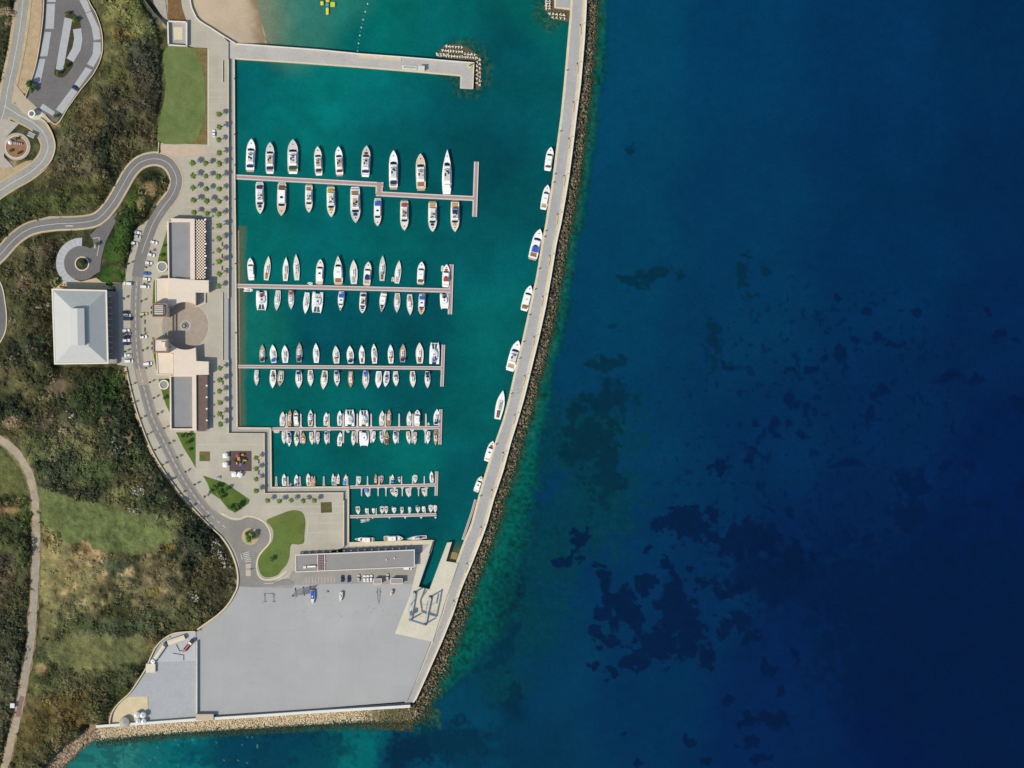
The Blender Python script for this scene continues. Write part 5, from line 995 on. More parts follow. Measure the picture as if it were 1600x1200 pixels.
# cream rubble under the south wall and the shore in the bottom left
n = 8200; x = rg.uniform(150, 645, n); u = rg.uniform(0, 1, n); wS = np.interp(x, [150, 240, 420, 560, 600, 650], [30, 25, 25, 27, 30, 36]); y = swy(x) + .5 + u * wS * 1.05
z = 1.3 - 1.9 * np.minimum(u * 1.15, 1) ** .8 + rg.uniform(-.1, .15, n) + .35 * (u > .7); dk = sst(560, 600, x + rg.uniform(-20, 20, n))[:, None]; c1 = linarr((216, 196, 164))[None] * rg.uniform(.6, 1.15, n)[:, None]; c2 = linarr((110, 106, 76))[None] * rg.uniform(.5, 1.3, n)[:, None]
wt = sst(.5, .66, u + rg.uniform(-.08, .08, n))[:, None]; c1 = c1 * (1 - wt) + linarr((52, 68, 52)) * rg.uniform(.5, 1.5, n)[:, None] * wt; c2 = c2 * (1 - .5 * wt)
tag(rocks("cream_rubble", x, y, z, rg.uniform(.35, .62, n) * (1 + .3 * dk[:, 0]), (c1 * (1 - dk) + c2 * dk) / K, 15), "cream rubble stones sloping from the south sea wall into the water", "rubble", kind="stuff")
b = MB(); xs3 = np.arange(146, 652, 8.0); n = len(xs3); wv = lambda x_: float(np.interp(x_, [150, 240, 420, 560, 600, 650], [22, 17, 16, 16, 18, 26]))
b.add([P(x_, float(swy(x_)), 1.1) for x_ in xs3] + [P(x_, float(swy(x_)) + wv(x_) + 2, -.6) for x_ in xs3], [[i, n + i, n + i + 1, i + 1] for i in range(n - 1)]); struct(b.build("rubble_slope", mat("rubble_base", (168, 150, 122), .95, 1, .35)))
n = 1500; t2 = rg.uniform(0, 1, n); y = 1138 + t2 * 80; x = np.interp(y, [1137, 1150, 1160, 1172, 1186, 1200, 1230], [150, 146, 128, 112, 100, 84, 70]) + rg.uniform(-15, 16, n) - (rg.uniform(0, 1, n) < .25) * rg.uniform(0, 14, n); u = np.clip((x - np.interp(y, [1137, 1150, 1160, 1172, 1186, 1200, 1230], [150, 146, 128, 112, 100, 84, 70]) + 15) / 31, 0, 1)
c1 = linarr((178, 156, 132))[None] * rg.uniform(.3, 1.15, n)[:, None]; wt = sst(.75, 1, u)[:, None]; c1 = c1 * (1 - wt) + linarr((66, 80, 70)) * wt
tag(rocks("shore_rocks", x, y, 1.6 - 1.9 * u, rg.uniform(.4, 1.1, n), c1 / K, 17), "tan rocks along the natural shore below the scrub", "rocks", kind="stuff")
n = 260; x = rg.uniform(318, 372, n); y = np.interp(x, [318, 347, 372], [36, 55, 67]) - rg.uniform(1, 9, n)
tag(rocks("beach_stones", x, y, np.full(n, .9), rg.uniform(.35, .8, n), linarr((214, 204, 186))[None] * rg.uniform(.6, 1.1, n)[:, None] / K, 19), "white stones heaped along the beach side of the walkway", "stones", kind="stuff")
b = MB(); b.add([P(312, 31, 2.2), P(347, 54, 2.2), P(368, 67, 2.2), P(372, 60, .0), P(352, 44, .0), P(318, 22, .0)], [[0, 1, 4, 5], [1, 2, 3, 4]]); struct(b.build("stone_slope", sand_m))
# pale outcrops among the scrub
ol = [(182, 702, 12), (176, 686, 6), (190, 708, 8), (218, 765, 10), (210, 772, 7), (290, 822, 8), (330, 858, 8), (344, 868, 10), (350, 880, 10), (338, 850, 8), (112, 648, 8), (210, 800, 6), (195, 600, 4), (300, 925, 6), (306, 936, 8), (62, 480, 6), (20, 500, 5), (75, 475, 4)]
X_, Y_, R_ = [], [], []
for ox, oy, k in ol:
    for _ in range(k * 2): X_.append(ox + rg.normal() * k * .5); Y_.append(oy + rg.normal() * k * .45); R_.append(rg.uniform(.3, .95))
X_, Y_, R_ = map(np.array, (X_, Y_, R_)); tag(rocks("hillside_outcrops", X_, Y_, ground_z(X_, Y_) + .7, R_, linarr((170, 164, 150))[None] * rg.uniform(.5, 1.1, len(X_))[:, None] / K, 23), "pale weathered stones showing through the hillside scrub", "rocks", kind="stuff")
# ------------------------------------------------------------------ pontoons
pont_e = mat("pontoon_edge", (206, 198, 196), .8, 3, .06); pont_d = mat("pontoon_boards", (172, 146, 138), .85, 2, .10, fine=(.5, .08))
def pontoon(label, spine, w_, heads=(), fingers=(), fw=2.6):
    x, y = spine[0]; t = thing("pontoon", P(x, y, 0), 0, label, "pontoon", "floating pontoons")
    segs = [spine] + list(heads)
    for k, s in enumerate(segs):
        ribbon("pontoon_frame", s, w_ if k == 0 or len(s) > 2 else w_, .78 + .012 * k, pont_e, -.3, parent=t)
        ribbon("walkway", s, w_ * .48, .84 + .012 * k, pont_d, .7, parent=t)
    for (a, b_) in fingers: 
        up = b_[1] < a[1]; L, R = a[0] - fw / 2, a[0] + fw / 2; z = .70; b = MB()
        k = 1.0 if up else -1.0; y0 = a[1]; f = fw * .9
        pl = [(L - f, y0), (L, y0 - k * f * 1.6), (b_[0] - fw * .42, b_[1] + k), (b_[0], b_[1]), (b_[0] + fw * .42, b_[1] + k), (R, y0 - k * f * 1.6), (R + f, y0)]
        prism("finger", pl, -.2, z, pont_e, t)
    return t
pontoon("first pontoon from the top, with a stepped jog and a long cross head", [(366, 276.2), (480, 282.2), (599, 288.6)], 7.6, [[(594.5, 284.8), (593.8, 306)], [(587.5, 302.5), (660, 306.2), (743, 310.2)], [(591, 284.6), (590.5, 303)], [(744.5, 252.5), (741.5, 338.5)]])
pontoon("second pontoon from the top, between the two long rows of larger boats", [(367, 446.6), (520, 449.6), (703, 454)], 6.8, [[(705.5, 413), (703, 491)]])
pontoon("third pontoon from the top, thin with a rounded cross head", [(368, 572.6), (530, 573.6), (690, 575)], 5.4, [[(692.8, 538.5), (690.6, 604)]])
UF = [447.5, 470, 492, 514, 536.3, 558.3, 580, 602, 623.7, 645, 665.5]
pontoon("fourth pontoon from the top, with slender fingers on both sides", [(423, 670.6), (560, 669.4), (689, 668.2)], 5.2, [[(688.6, 639.5), (687.2, 694.5)]],
        [((x, 668.6), (x, 646)) for x in UF] + [((x, 671), (x, 692.5)) for x in [447.5, 469.7, 491.7, 514, 536.5, 558, 579.4, 600.6, 622, 644, 664.6]])
for i, x in enumerate([431.7, 449.6, 468.6, 487.2, 506, 524, 542.6]):
    t = thing("finger_pier", P(x, 752, 0), 0, f"short finger pier above the lower left quay, {ORD[i + 1]} from the left", "pier", "finger piers on the lower quay")
    prism("pier_deck", [(x - 2.4, 761), (x - 1.5, 756), (x - 1.2, 744.5), (x + 1.2, 744.5), (x + 1.5, 756), (x + 2.4, 761)], -.2, .75, pont_e, t); prism("boards", [(x - .8, 760), (x - .5, 746), (x + .5, 746), (x + .8, 760)], .5, .79, pont_d, t)
pontoon("fifth pontoon from the top, with many small fingers", [(544, 761.2), (610, 759.4), (681, 757.6)], 4.8, [[(682.4, 736.5), (681.4, 774.5)]],
        [((x, 759), (x, 743.5)) for x in [557.5, 574.3, 592.3, 609.6, 627.5, 644.8, 663]] + [((x, 761.5), (x, 775.5)) for x in [565, 577.7, 590.8, 603, 616.5, 628.6, 641.5, 654, 666.5]], 2.0)
pontoon("sixth and lowest pontoon, short, lined with small open boats", [(544, 807.4), (610, 805.8), (682, 804)], 4.8, [],
        [((x, 805), (x, 793.5)) for x in [575.3, 587.8, 626.8, 639.2, 664.4]] + [((x, 807.5), (x, 811)) for x in [558, 582, 608.6, 633, 658, 680.4]], 1.6)
t = thing("floating_walkway", P(737, 800, 0), 0, "pinkish floating walkway along the inner face of the breakwater near the slipway", "pontoon"); ribbon("pontoon_frame", [(743, 780.5), (737.5, 800), (729.5, 824), (723, 843)], 3.6, .8, pont_e, -.3, parent=t); ribbon("walkway", [(743, 781), (737.5, 800), (729.5, 824), (723.2, 842)], 2.0, .86, pont_d, .7, parent=t)
# ------------------------------------------------------------------ boats
CL = dict(navy=(28, 44, 96), blue=(40, 92, 196), red=(176, 66, 56), dkred=(112, 40, 44), green=(28, 84, 56), yellow=(176, 156, 52), tan=(192, 154, 106), wood=(150, 108, 70), grey=(168, 168, 170), white=(242, 242, 240), cream=(226, 218, 200),
          teal=(70, 170, 150), sky=(48, 152, 222), black=(30, 32, 38), brown=(112, 80, 60), peach=(218, 178, 152), orange=(214, 140, 84))
def cm(c, kind="canvas"): return mat(f"{kind}_{c}", CL[c], .75 if kind == "canvas" else .35, spec=.3)
gel = mat("white_gelcoat", (246, 246, 244), .3, spec=.5); gelc = mat("cream_gelcoat", (232, 224, 208), .35, spec=.5); deckg = mat("grey_deck", (206, 202, 196), .7, 1, .08); teak = mat("teak_deck", (186, 158, 128), .8, 1.2, .15, fine=(.3, .1)); screen = mat("boat_windscreen", (24, 30, 42), .1, spec=.6)
spar = mat("aluminium_spar", (214, 214, 214), .4, spec=.5); tramp = mat("trampoline_net", (70, 92, 92), .9); rub_m = mat("grey_rubber_tube", (176, 178, 180), .6); dark_hull = mat("dark_blue_hull", (40, 60, 92), .3, spec=.5); hull_wood = mat("varnished_hull", (176, 136, 100), .45, 1, .15)
def prof(sf, tm, p):
    def b(t):
        t = min(max(t, 0), 1)
        return sf + (1 - sf) * math.sin(math.pi / 2 * t / tm) if t < tm else max(0.0, 1 - ((t - tm) / (1 - tm)) ** p)
    return b
PROF = dict(motor=prof(.92, .42, 4.0), sport=prof(.86, .34, 1.9), sail=prof(.72, .46, 2.1), open=prof(.86, .35, 2.2), blunt=prof(.92, .4, 4.5))
def outline(pf, L, W, t0, t1, inset, n=9, z=0.0, dz=0.0):
    ts = [t0 + (t1 - t0) * i / n for i in range(n + 1)]; R = []; Lf = []
    for t in ts:
        h = max(.02, pf(t) * W / 2 * inset); y = (t - .5) * L; R.append((h, y, z + dz * t)); Lf.append((-h, y, z + dz * t))
    return R + Lf[::-1]
def hull(t, pf, L, W, fb, m, deckm, dk=.12):
    b = MB(); st = [i / 13 for i in range(14)]; rows = []
    for s in st:
        h = max(.015, pf(s) * W / 2); y = (s - .5) * L; sh = fb * (1 + .3 * s * s); yk = y - (L * .05 * s * s)
        rows.append([(-h * .9, y, sh - dk), (-h * .97, y, sh), (-h, y, sh - .04), (-h * .93, yk, .15), (-h * .55, yk, -.5), (h * .55, yk, -.5), (h * .93, yk, .15), (h, y, sh - .04), (h * .97, y, sh), (h * .9, y, sh - dk)])
    k = len(rows[0]); vs = [p for r in rows for p in r]; fs = []
    for i in range(13):
        for j in range(k - 1): fs.append([i * k + j, (i + 1) * k + j, (i + 1) * k + j + 1, i * k + j + 1])
    fs.append(list(range(k))); b.add(vs, fs); b.build("hull", m, t)
    b = MB(); n = 14; vs = []; 
    for s in st: h = max(.01, pf(s) * W / 2 * .915); y = (s - .5) * L + (.04 if s == 0 else 0); z = fb * (1 + .3 * s * s) - dk + .01; vs += [(-h, y, z), (0, y, z + .04), (h, y, z)]
    b.add(vs, [[3 * i + j, 3 * i + j + 1, 3 * i + 4 + j, 3 * i + 3 + j] for i in range(13) for j in (0, 1)]); b.build("deck", deckm, t)
def lofty(t, name, pf, L, W, t0, t1, ins, z0, z1, m, shf=.0, shb=.0, k=.9, n=7, mtop=None):
    lo = outline(pf, L, W, t0, t1, ins, n, z0); hi = outline(pf, L, W, t0 + shb, t1 - shf, ins * k, n, z1); b = MB(); b.prism(lo, hi, False, True); return b.build(name, m, t)
def slab(t, name, x0, x1, y0, y1, z0, z1, m, bev=.08): b = MB(); b.box(x0, x1, y0, y1, z0, z1, bev); return b.build(name, m, t)
def motor(t, L, W, o, R):
    pf = PROF[o.get("p", "motor")]; fb = .09 * L + .35; fb = min(fb, 2.0); Y_ = lambda s: (s - .5) * L
    dkm = {"teak": teak, "grey": deckg, "white": gel, "cream": gelc, "tan": mat("beige_deck", (216, 196, 168), .7, 1, .08)}[o.get("deck", "white")]
    hull(t, pf, L, W, fb, dark_hull if o.get("dark") else gel, dkm)
    slab(t, "swim_platform", -W * .4, W * .4, Y_(-.055), Y_(.012), .25, .5, teak if o.get("plat", R.random() < .5) else gel)
    z = fb - .1; c = o.get("cover"); ck = o.get("floor", "teak" if R.random() < .5 else "white")
    slab(t, "cockpit_floor", -W * .33, W * .33, Y_(.03), Y_(.2), z, z + .06, {"teak": teak, "white": gel, "tan": cm("tan"), "wood": cm("wood")}[ck], .03)
    big = L > 13
    c0, c1 = .19, .66
    lofty(t, "cabin", pf, L, W, c0, c1, .80, z, z + 1.35, gel, .06, 0, .90)
    zs = z + 1.3; g = MB(); a0, a1 = .585, .665
    for s in ((1),):
        h0, h1 = pf(a0) * W / 2 * .70, pf(a1) * W / 2 * .66
        g.add([(-h0, Y_(a0), zs + .10), (h0, Y_(a0), zs + .10), (h1, Y_(a1 + .012), z + .38), (0, Y_(a1 + .03), z + .34), (-h1, Y_(a1 + .012), z + .38)], [[0, 4, 3, 2, 1]])
    g.build("windscreen", screen, t)
    for sd in (-1, 1):
        b = MB(); q = [(sd * (pf(s) * W / 2 * .80 * (1 - .1 * zz) + .02), Y_(s), z + 1.35 * zz) for s, zz in ((.24, .35), (.56, .35), (.54, .8), (.24, .8))]; b.poly(q if sd > 0 else q[::-1]); b.build("side_window", screen, t)
    if o.get("fly", big):
        zf = z + 1.37; lofty(t, "flybridge", pf, L, W, .26, .54, .64, zf, zf + .5, gel, .03, 0, .94)
        zf += .5; lofty(t, "flybridge_floor", pf, L, W, .28, .50, .5, zf - .02, zf + .03, deckg if R.random() < .6 else teak, .02, 0, .96)
        for k_ in range(2): 
            y = Y_(R.uniform(.31, .46)); x = R.uniform(-.18, .12) * W; slab(t, "seat", x, x + W * .17, y, y + L * .035, zf, zf + .4, cm(o.get("seat", R.choice(["navy", "white", "black", "grey"]))), .05)
        slab(t, "helm_console", -W * .12, W * .16, Y_(.47), Y_(.50), zf, zf + .45, screen, .05)
        b = MB(); pr = None
        for q in range(7): u_ = q / 6 * math.pi; pt = (W * .27 * math.cos(u_), Y_(.50) + L * .035 * math.sin(u_), zf + .35); b.tube(pr, pt, .16, 5) if pr else None; pr = pt
        b.build("flybridge_screen", screen, t)
        slab(t, "seat", -W * .24, -W * .10, Y_(.36), Y_(.43), zf, zf + .4, cm(R.choice(["navy", "black", "navy"])), .05)
        b = MB(); w2 = W * .30; b.tube((-w2, Y_(.27), zf - .2), (-w2 * .85, Y_(.245), zf + 1.0), .1, 5); b.tube((w2, Y_(.27), zf - .2), (w2 * .85, Y_(.245), zf + 1.0), .1, 5); b.tube((-w2 * .85, Y_(.245), zf + 1.0), (w2 * .85, Y_(.245), zf + 1.0), .13, 5); b.build("radar_arch", gel, t)
    else:
        slab(t, "roof_hatch", -W * .16, W * .16, Y_(.38), Y_(.45), z + 1.34, z + 1.42, screen if R.random() < .6 else deckg, .04)
    slab(t, "foredeck_hatch", -.35, .35, Y_(.83), Y_(.83) + .6, fb * 1.2 - .02, fb * 1.2 + .14, screen, .04)
    if c: slab(t, "cockpit_cover", -W * .36, W * .36, Y_(.075), Y_(.165 + o.get("cl", 0)), z + 1.0 + o.get("cl", 0) * 6, z + 1.12 + o.get("cl", 0) * 6, cm(c), .15)
    else: slab(t, "stern_bench", -W * .34, W * .34, Y_(.035), Y_(.06), z, z + .5, cm(R.choice(["white", "tan", "cream"])), .08)
    if o.get("pad"): slab(t, "sun_pad", -pf(.76) * W * .24, pf(.76) * W * .24, Y_(.70), Y_(.79), z + .12, z + .42, cm(o["pad"]), .12)
    else: lofty(t, "foredeck_coaming", pf, L, W, .66, .86, .5, z, z + .32, gel if o.get("deck") != "white" else deckg, .03, 0, .8)
    if o.get("tops"): slab(t, "hard_top", -W * .3, W * .3, Y_(.2), Y_(.4), z + 2.1, z + 2.25, cm(o["tops"]), .15)
    b = MB(); n_ = 8
    for sd in (-1, 1):
        pr = None
        for i in range(n_ + 1):
            s = .45 + .52 * i / n_; pt = (sd * max(.03, pf(s) * W / 2 * .93), Y_(s), fb * (1 + .3 * s * s) + .55)
            if pr: b.tube(pr, pt, .03, 4)
            if i % 2 == 0: b.tube((pt[0], pt[1], pt[2] - .6), pt, .025, 4)
            pr = pt
    b.build("guard_rail", spar, t)
def sail(t, L, W, o, R):
    pf = PROF["sail"]; fb = .75 + .02 * L; Y_ = lambda s: (s - .5) * L
    dkm = {"teak": teak, "grey": deckg, "white": gel, "cream": gelc, "wood": mat("weathered_deck", (184, 150, 116), .8, 1, .15)}[o.get("deck", R.choice(["white", "cream", "teak", "grey", "cream"]))]
    hull(t, pf, L, W, fb, dark_hull if o.get("dark") else (hull_wood if o.get("deck") == "wood" else gel), dkm)
    z = fb - .1; lofty(t, "coachroof", pf, L, W, .34, .70, .58, z, z + .5, gel if dkm is not gel else gelc, .06, 0, .85)
    for sd in (-1, 1):
        b = MB(); q = [(sd * (pf(s) * W / 2 * .58 * (1 - .15 * zz) + .015), Y_(s), z + .5 * zz) for s, zz in ((.40, .3), (.62, .3), (.61, .75), (.40, .75))]; b.poly(q if sd > 0 else q[::-1]); b.build("side_window", screen, t)
    lofty(t, "cockpit_floor", pf, L, W, .06, .31, .45, z + .02, z + .09, {"tan": cm("tan"), "wood": cm("wood"), "brown": cm("brown"), "grey": cm("grey"), "black": cm("black"), "white": deckg, "cream": gelc}[o.get("floor", R.choice(["tan", "wood", "grey", "brown", "white"]))], 0, 0, 1)
    b = MB(); b.cyl(0, Y_(.15), z + .05, z + .9, .07, .07, 6); b.tube((-.45, Y_(.14), z + .85), (.45, Y_(.14), z + .85), .07, 5); b.build("wheel", spar, t)
    for s in (.44, .54, .78): slab(t, "hatch", -.34, .34, Y_(s), Y_(s) + .65, z + (.45 if s < .7 else .0), z + (.58 if s < .7 else .14), screen, .04)
    c = o.get("cover", R.choice(["white", "navy", "cream", "grey"])); mh = L * 1.15
    b = MB(); b.tube((0, Y_(.58), z + .3), (0, Y_(.57), z + mh), .10, 6, .06); b.build("mast", spar, t)
    b = MB(); b.tube((0, Y_(.57), z + 1.5), (0, Y_(.22), z + 1.45), .09, 6); b.tube((-W * .3, Y_(.57), z + mh * .5), (W * .3, Y_(.57), z + mh * .5), .04, 4); b.build("boom", spar, t)
    b = MB(); b.tube((0, Y_(.56), z + 1.72), (0, Y_(.24), z + 1.62), .24, 7, .16); b.build("sail_cover", cm(c), t)
    b = MB(); b.tube((0, Y_(.98), z + .3), (0, Y_(.60), z + mh * .93), .07, 4); b.build("furled_genoa", gel, t)
    hc = o.get("hood")
    if hc: lofty(t, "sprayhood", pf, L, W, .28, .37, .55, z + .3, z + .95, cm(hc), .02, .0, .8, 3)
    if o.get("bim"): slab(t, "bimini", -W * .30, W * .30, Y_(.05), Y_(.22), z + 1.7, z + 1.8, cm(o["bim"]), .15)
    if o.get("pad"): slab(t, "deck_bag", -.5, .5, Y_(.66), Y_(.74), z + .4, z + .8, cm(o["pad"]), .1)
def cat(t, L, W, o, R):
    fb = 1.5; Y_ = lambda s: (s - .5) * L; pf = prof(.9, .4, 3.0)
    for sd in (-1, 1):
        b = MB(); rows = []
        for i in range(12):
            s = i / 11; h = max(.02, pf(s) * W * .15); y = Y_(s); x = sd * W * .35; zt = fb * (1 if s > .08 else .55); rows.append([(x - h, y, .05), (x - h, y, zt), (x, y, zt + .08), (x + h, y, zt), (x + h, y, .05), (x, y, -.4)])
        vs = [p for r in rows for p in r]; fs = [[i * 6 + j, (i + 1) * 6 + j, (i + 1) * 6 + (j + 1) % 6, i * 6 + (j + 1) % 6] for i in range(11) for j in range(6)] + [list(range(6))]; b.add(vs, fs); b.build("hull", gel, t)
    slab(t, "bridge_deck", -W * .34, W * .34, Y_(.10), Y_(.68), .8, fb + .05, gel, .1)
    if not o.get("power"):
        n = .68 if not o.get("short") else .6; slab(t, "trampoline", -W * .22, -.15, Y_(.68), Y_(.93), 1.0, 1.06, tramp, .02); slab(t, "trampoline", .15, W * .22, Y_(.68), Y_(.93), 1.0, 1.06, tramp, .02)
        slab(t, "crossbeam", -W * .34, W * .34, Y_(.93), Y_(.955), 1.1, 1.4, gel, .05); slab(t, "catwalk", -.15, .15, Y_(.68), Y_(.93), 1.0, 1.2, gel, .02)
    else: slab(t, "foredeck", -W * .40, W * .40, Y_(.66), Y_(.93), 1.0, fb + .02, gel, .2)
    lo = [(x * W, Y_(y), fb) for x, y in ((-.34, .28), (.34, .28), (.34, .52), (.24, .62), (0, .66), (-.24, .62), (-.34, .52))]; hi = [(x * .86, y * .96 - .1, fb + 1.1) for x, y, _ in lo]; b = MB(); b.prism(lo, hi, False, True); b.build("cabin", gel, t)
    gl = [(x * 1.0, y, fb + .45) for x, y, _ in lo[2:]]; b = MB(); g0 = [lo[2], lo[3], lo[4], lo[5], lo[6]]; g1 = [hi[2], hi[3], hi[4], hi[5], hi[6]]
    for i in range(4):
        f = lambda a, c, q: tuple((a[j] * (1 - q) + c[j] * q) * (1.012 if j < 2 else 1) for j in range(3)); b.poly([f(g0[i], g1[i], .25), f(g0[i + 1], g1[i + 1], .25), f(g0[i + 1], g1[i + 1], .85), f(g0[i], g1[i], .85)][::-1])
    b.build("window_band", screen, t)
    slab(t, "cockpit_floor", -W * .26, W * .26, Y_(.08), Y_(.28), fb - .1, fb + .07, teak if R.random() < .5 else deckg, .02)
    if o.get("cover"): slab(t, "bimini", -W * o.get("cw", .24), W * o.get("cw", .24), Y_(.12), Y_(.34), fb + 1.7, fb + 1.85, cm(o["cover"]), .3)
    slab(t, "roof_hatch", -W * .1, W * .06, Y_(.4), Y_(.47), fb + 1.08, fb + 1.18, screen, .03); slab(t, "stern_steps", -W * .42, -W * .28, Y_(0), Y_(.06), .4, .9, gel, .03); slab(t, "stern_steps", W * .28, W * .42, Y_(0), Y_(.06), .4, .9, gel, .03)
    if not o.get("power"):
        b = MB(); b.tube((0, Y_(.62), fb), (0, Y_(.62), fb + L * 1.1), .12, 6, .07); b.build("mast", spar, t); b = MB(); b.tube((0, Y_(.61), fb + 2.4), (0, Y_(.2), fb + 2.3), .22, 6, .15); b.build("sail_cover", cm(R.choice(["white", "blue", "grey"])), t)
def openb(t, L, W, o, R):
    pf = PROF[o.get("p", "open")]; fb = .75; Y_ = lambda s: (s - .5) * L; hm = dict(wood=hull_wood, dark=mat("black_hull", (44, 42, 44), .4)).get(o.get("hull"), gel); hull(t, pf, L, W, fb, hm, gelc if o.get("deck") != "wood" else MATS.get("weathered_deck", teak), .1)
    lofty(t, "cockpit_floor", pf, L, W, .07, .60, .70, fb - .1, fb - .03, cm(o.get("floor", "grey")), 0, 0, 1)
    slab(t, "bench_seat", -W * .30, W * .30, Y_(.12), Y_(.2), fb - .05, fb + .25, gel, .06); slab(t, "console", -W * .14, W * .14, Y_(.40), Y_(.50), fb - .05, fb + .65, gel, .08)
    b = MB(); b.poly([(-W * .14, Y_(.505), fb + .66), (W * .14, Y_(.505), fb + .66), (W * .18, Y_(.56), fb + .3), (-W * .18, Y_(.56), fb + .3)][::-1]); b.build("windscreen", screen, t)
    b = MB(); b.box(-.22, .22, Y_(-.07), Y_(.0), -.2, fb + .25, .08); b.build("outboard_motor", cm(R.choice(["black", "grey"])), t)
    if o.get("cover"): lofty(t, "boat_cover", pf, L, W, .05, o.get("ce", .42), .86, fb + .05, fb + .5, cm(o["cover"]), .02, 0, .7)
def dinghy(t, L, W, o, R):
    r = W * .17; tube = cm(o.get("c", "white")); b = MB(); pts = [(-W / 2 + r, -L / 2), (-W / 2 + r, L * .2), (-W * .2, L * .42), (0, L * .48), (W * .2, L * .42), (W / 2 - r, L * .2), (W / 2 - r, -L / 2)]
    for i in range(6): b.tube((*pts[i], .3), (*pts[i + 1], .3), r, 8)
    b.build("inflated_tube", tube, t); b = MB(); b.poly([(x, y, .22) for x, y in pts][::-1]); b.build("floor", deckg, t); slab(t, "seat", -W * .3, W * .3, -L * .1, L * .02, .3, .42, cm("grey"), .03); slab(t, "outboard_motor", -.16, .16, -L * .56, -L * .46, 0, .6, cm("black"), .04)
BLD = dict(m=motor, s=sail, c=cat, o=openb, d=dinghy)
CATN = dict(m=("motor_yacht", "yacht"), s=("sailing_boat", "sailing boat"), c=("catamaran", "catamaran"), o=("open_boat", "open boat"), d=("dinghy", "dinghy"))
NB = [0]
NEST = dict(windscreen="cabin", side_window="cabin", roof_hatch="cabin", window_band="cabin", helm_console="flybridge", seat="flybridge", flybridge_screen="flybridge", flybridge_floor="flybridge", hatch="coachroof", sail_cover="boom")
def nest(t):
    ch = {}
    for c in t.children: ch.setdefault(c.name.split(".")[0], c)
    for c in list(t.children):
        k = c.name.split(".")[0]; h = ch.get(NEST.get(k)) or (ch.get("coachroof") if k == "side_window" else None)
        if h is not None and h is not c: c.parent = h
def boat(k, bow, stern, w_, label, group=None, z=0.0, **o):
    R = random.Random(1000 + NB[0]); NB[0] += 1
    b_, s_ = np.array(P(*bow, z)[:2]), np.array(P(*stern, z)[:2]); d_ = b_ - s_; L = float(np.hypot(*d_)); W = w_ * S * .97; c = (b_ + s_) / 2
    if k == "c": L *= .98
    rz = math.atan2(d_[1], d_[0]) - math.pi / 2; nm, ct = CATN[k]
    t = thing(nm, (float(c[0]), float(c[1]), z), rz, label, ct, group); BLD[k](t, L, W, o, R); nest(t); return t
def row(where, lst, group):
    lst = sorted(lst, key=lambda r: r[1][0] + r[2][0])
    for i, r in enumerate(lst):
        k, bow, stern, w_, desc, o = r; boat(k, bow, stern, w_, f"{desc}, {ORD[i + 1]} from left {where}", group, **o)
row("above the topmost pontoon", [
 ("m", (393.5, 217), (391, 266), 14.5, "white flybridge yacht with navy cockpit cover", dict(cover="navy", plat=1, seat="navy")),
 ("m", (422.5, 222.5), (422, 269), 14, "grey decked yacht with black windscreen", dict(cover="navy", deck="grey", plat=0)),
 ("m", (458, 218), (458, 269), 17, "broad yacht with green stern cover", dict(cover="green", deck="grey", floor="wood", fly=1)),
 ("m", (496.5, 229), (498.5, 272), 12.5, "small navy covered yacht", dict(cover="navy", deck="cream", plat=0)),
 ("m", (529, 229), (531, 273), 12.5, "white yacht with dark red stern cover", dict(cover="dkred", seat="navy", plat=1)),
 ("m", (573, 228), (571, 274), 14, "yacht with red foredeck pad", dict(cover="navy", deck="grey", pad="dkred", plat=0)),
 ("m", (615, 235), (615, 293), 14.5, "long white yacht with navy cover and tan platform", dict(cover="navy", plat=1, seat="black")),
 ("m", (657, 240), (658, 295), 15.5, "beige teak decked motor yacht", dict(deck="tan", floor="wood", plat=1, seat="tan", fly=1)),
 ("m", (699, 234), (698, 300), 15.5, "sharp bowed white sport yacht", dict(p="sport", seat="black", plat=0, cover="white"))], "yachts above the first pontoon")
row("below the topmost pontoon", [
 ("m", (407, 335), (406, 287), 13.5, "yacht with blue foredeck pad and navy cover", dict(cover="navy", pad="navy", deck="cream", plat=0)),
 ("m", (440, 338), (441, 288), 14.5, "old pale brown wooden vessel", dict(deck="tan", fly=0, cover="brown", floor="wood", p="blunt")),
 ("m", (483, 333), (483, 290), 12, "white yacht with tan aft seats", dict(deck="cream", floor="wood", seat="brown")),
 ("m", (518, 340), (517, 293), 13.5, "yacht with yellow covers", dict(cover="yellow", pad="yellow", deck="cream")),
 ("m", (556, 349), (555, 295), 16, "large yacht with teak aft deck", dict(deck="grey", floor="wood", seat="navy", pad="navy")),
 ("m", (590, 354), (590.5, 312), 12, "yacht with bright blue cockpit cover", dict(cover="blue", cl=.08, deck="cream", fly=0)),
 ("m", (632, 361), (632, 315), 13.5, "yacht with red stern cover", dict(cover="red", deck="cream")),
 ("m", (676, 363), (676, 317), 14, "yacht with navy bow pad and tan seats", dict(pad="navy", deck="cream", floor="tan", seat="tan")),
 ("m", (711, 363), (711, 316), 14, "cream yacht with dark navy windscreen roof", dict(deck="cream", floor="tan", pad="tan", tops="navy"))], "yachts below the first pontoon")
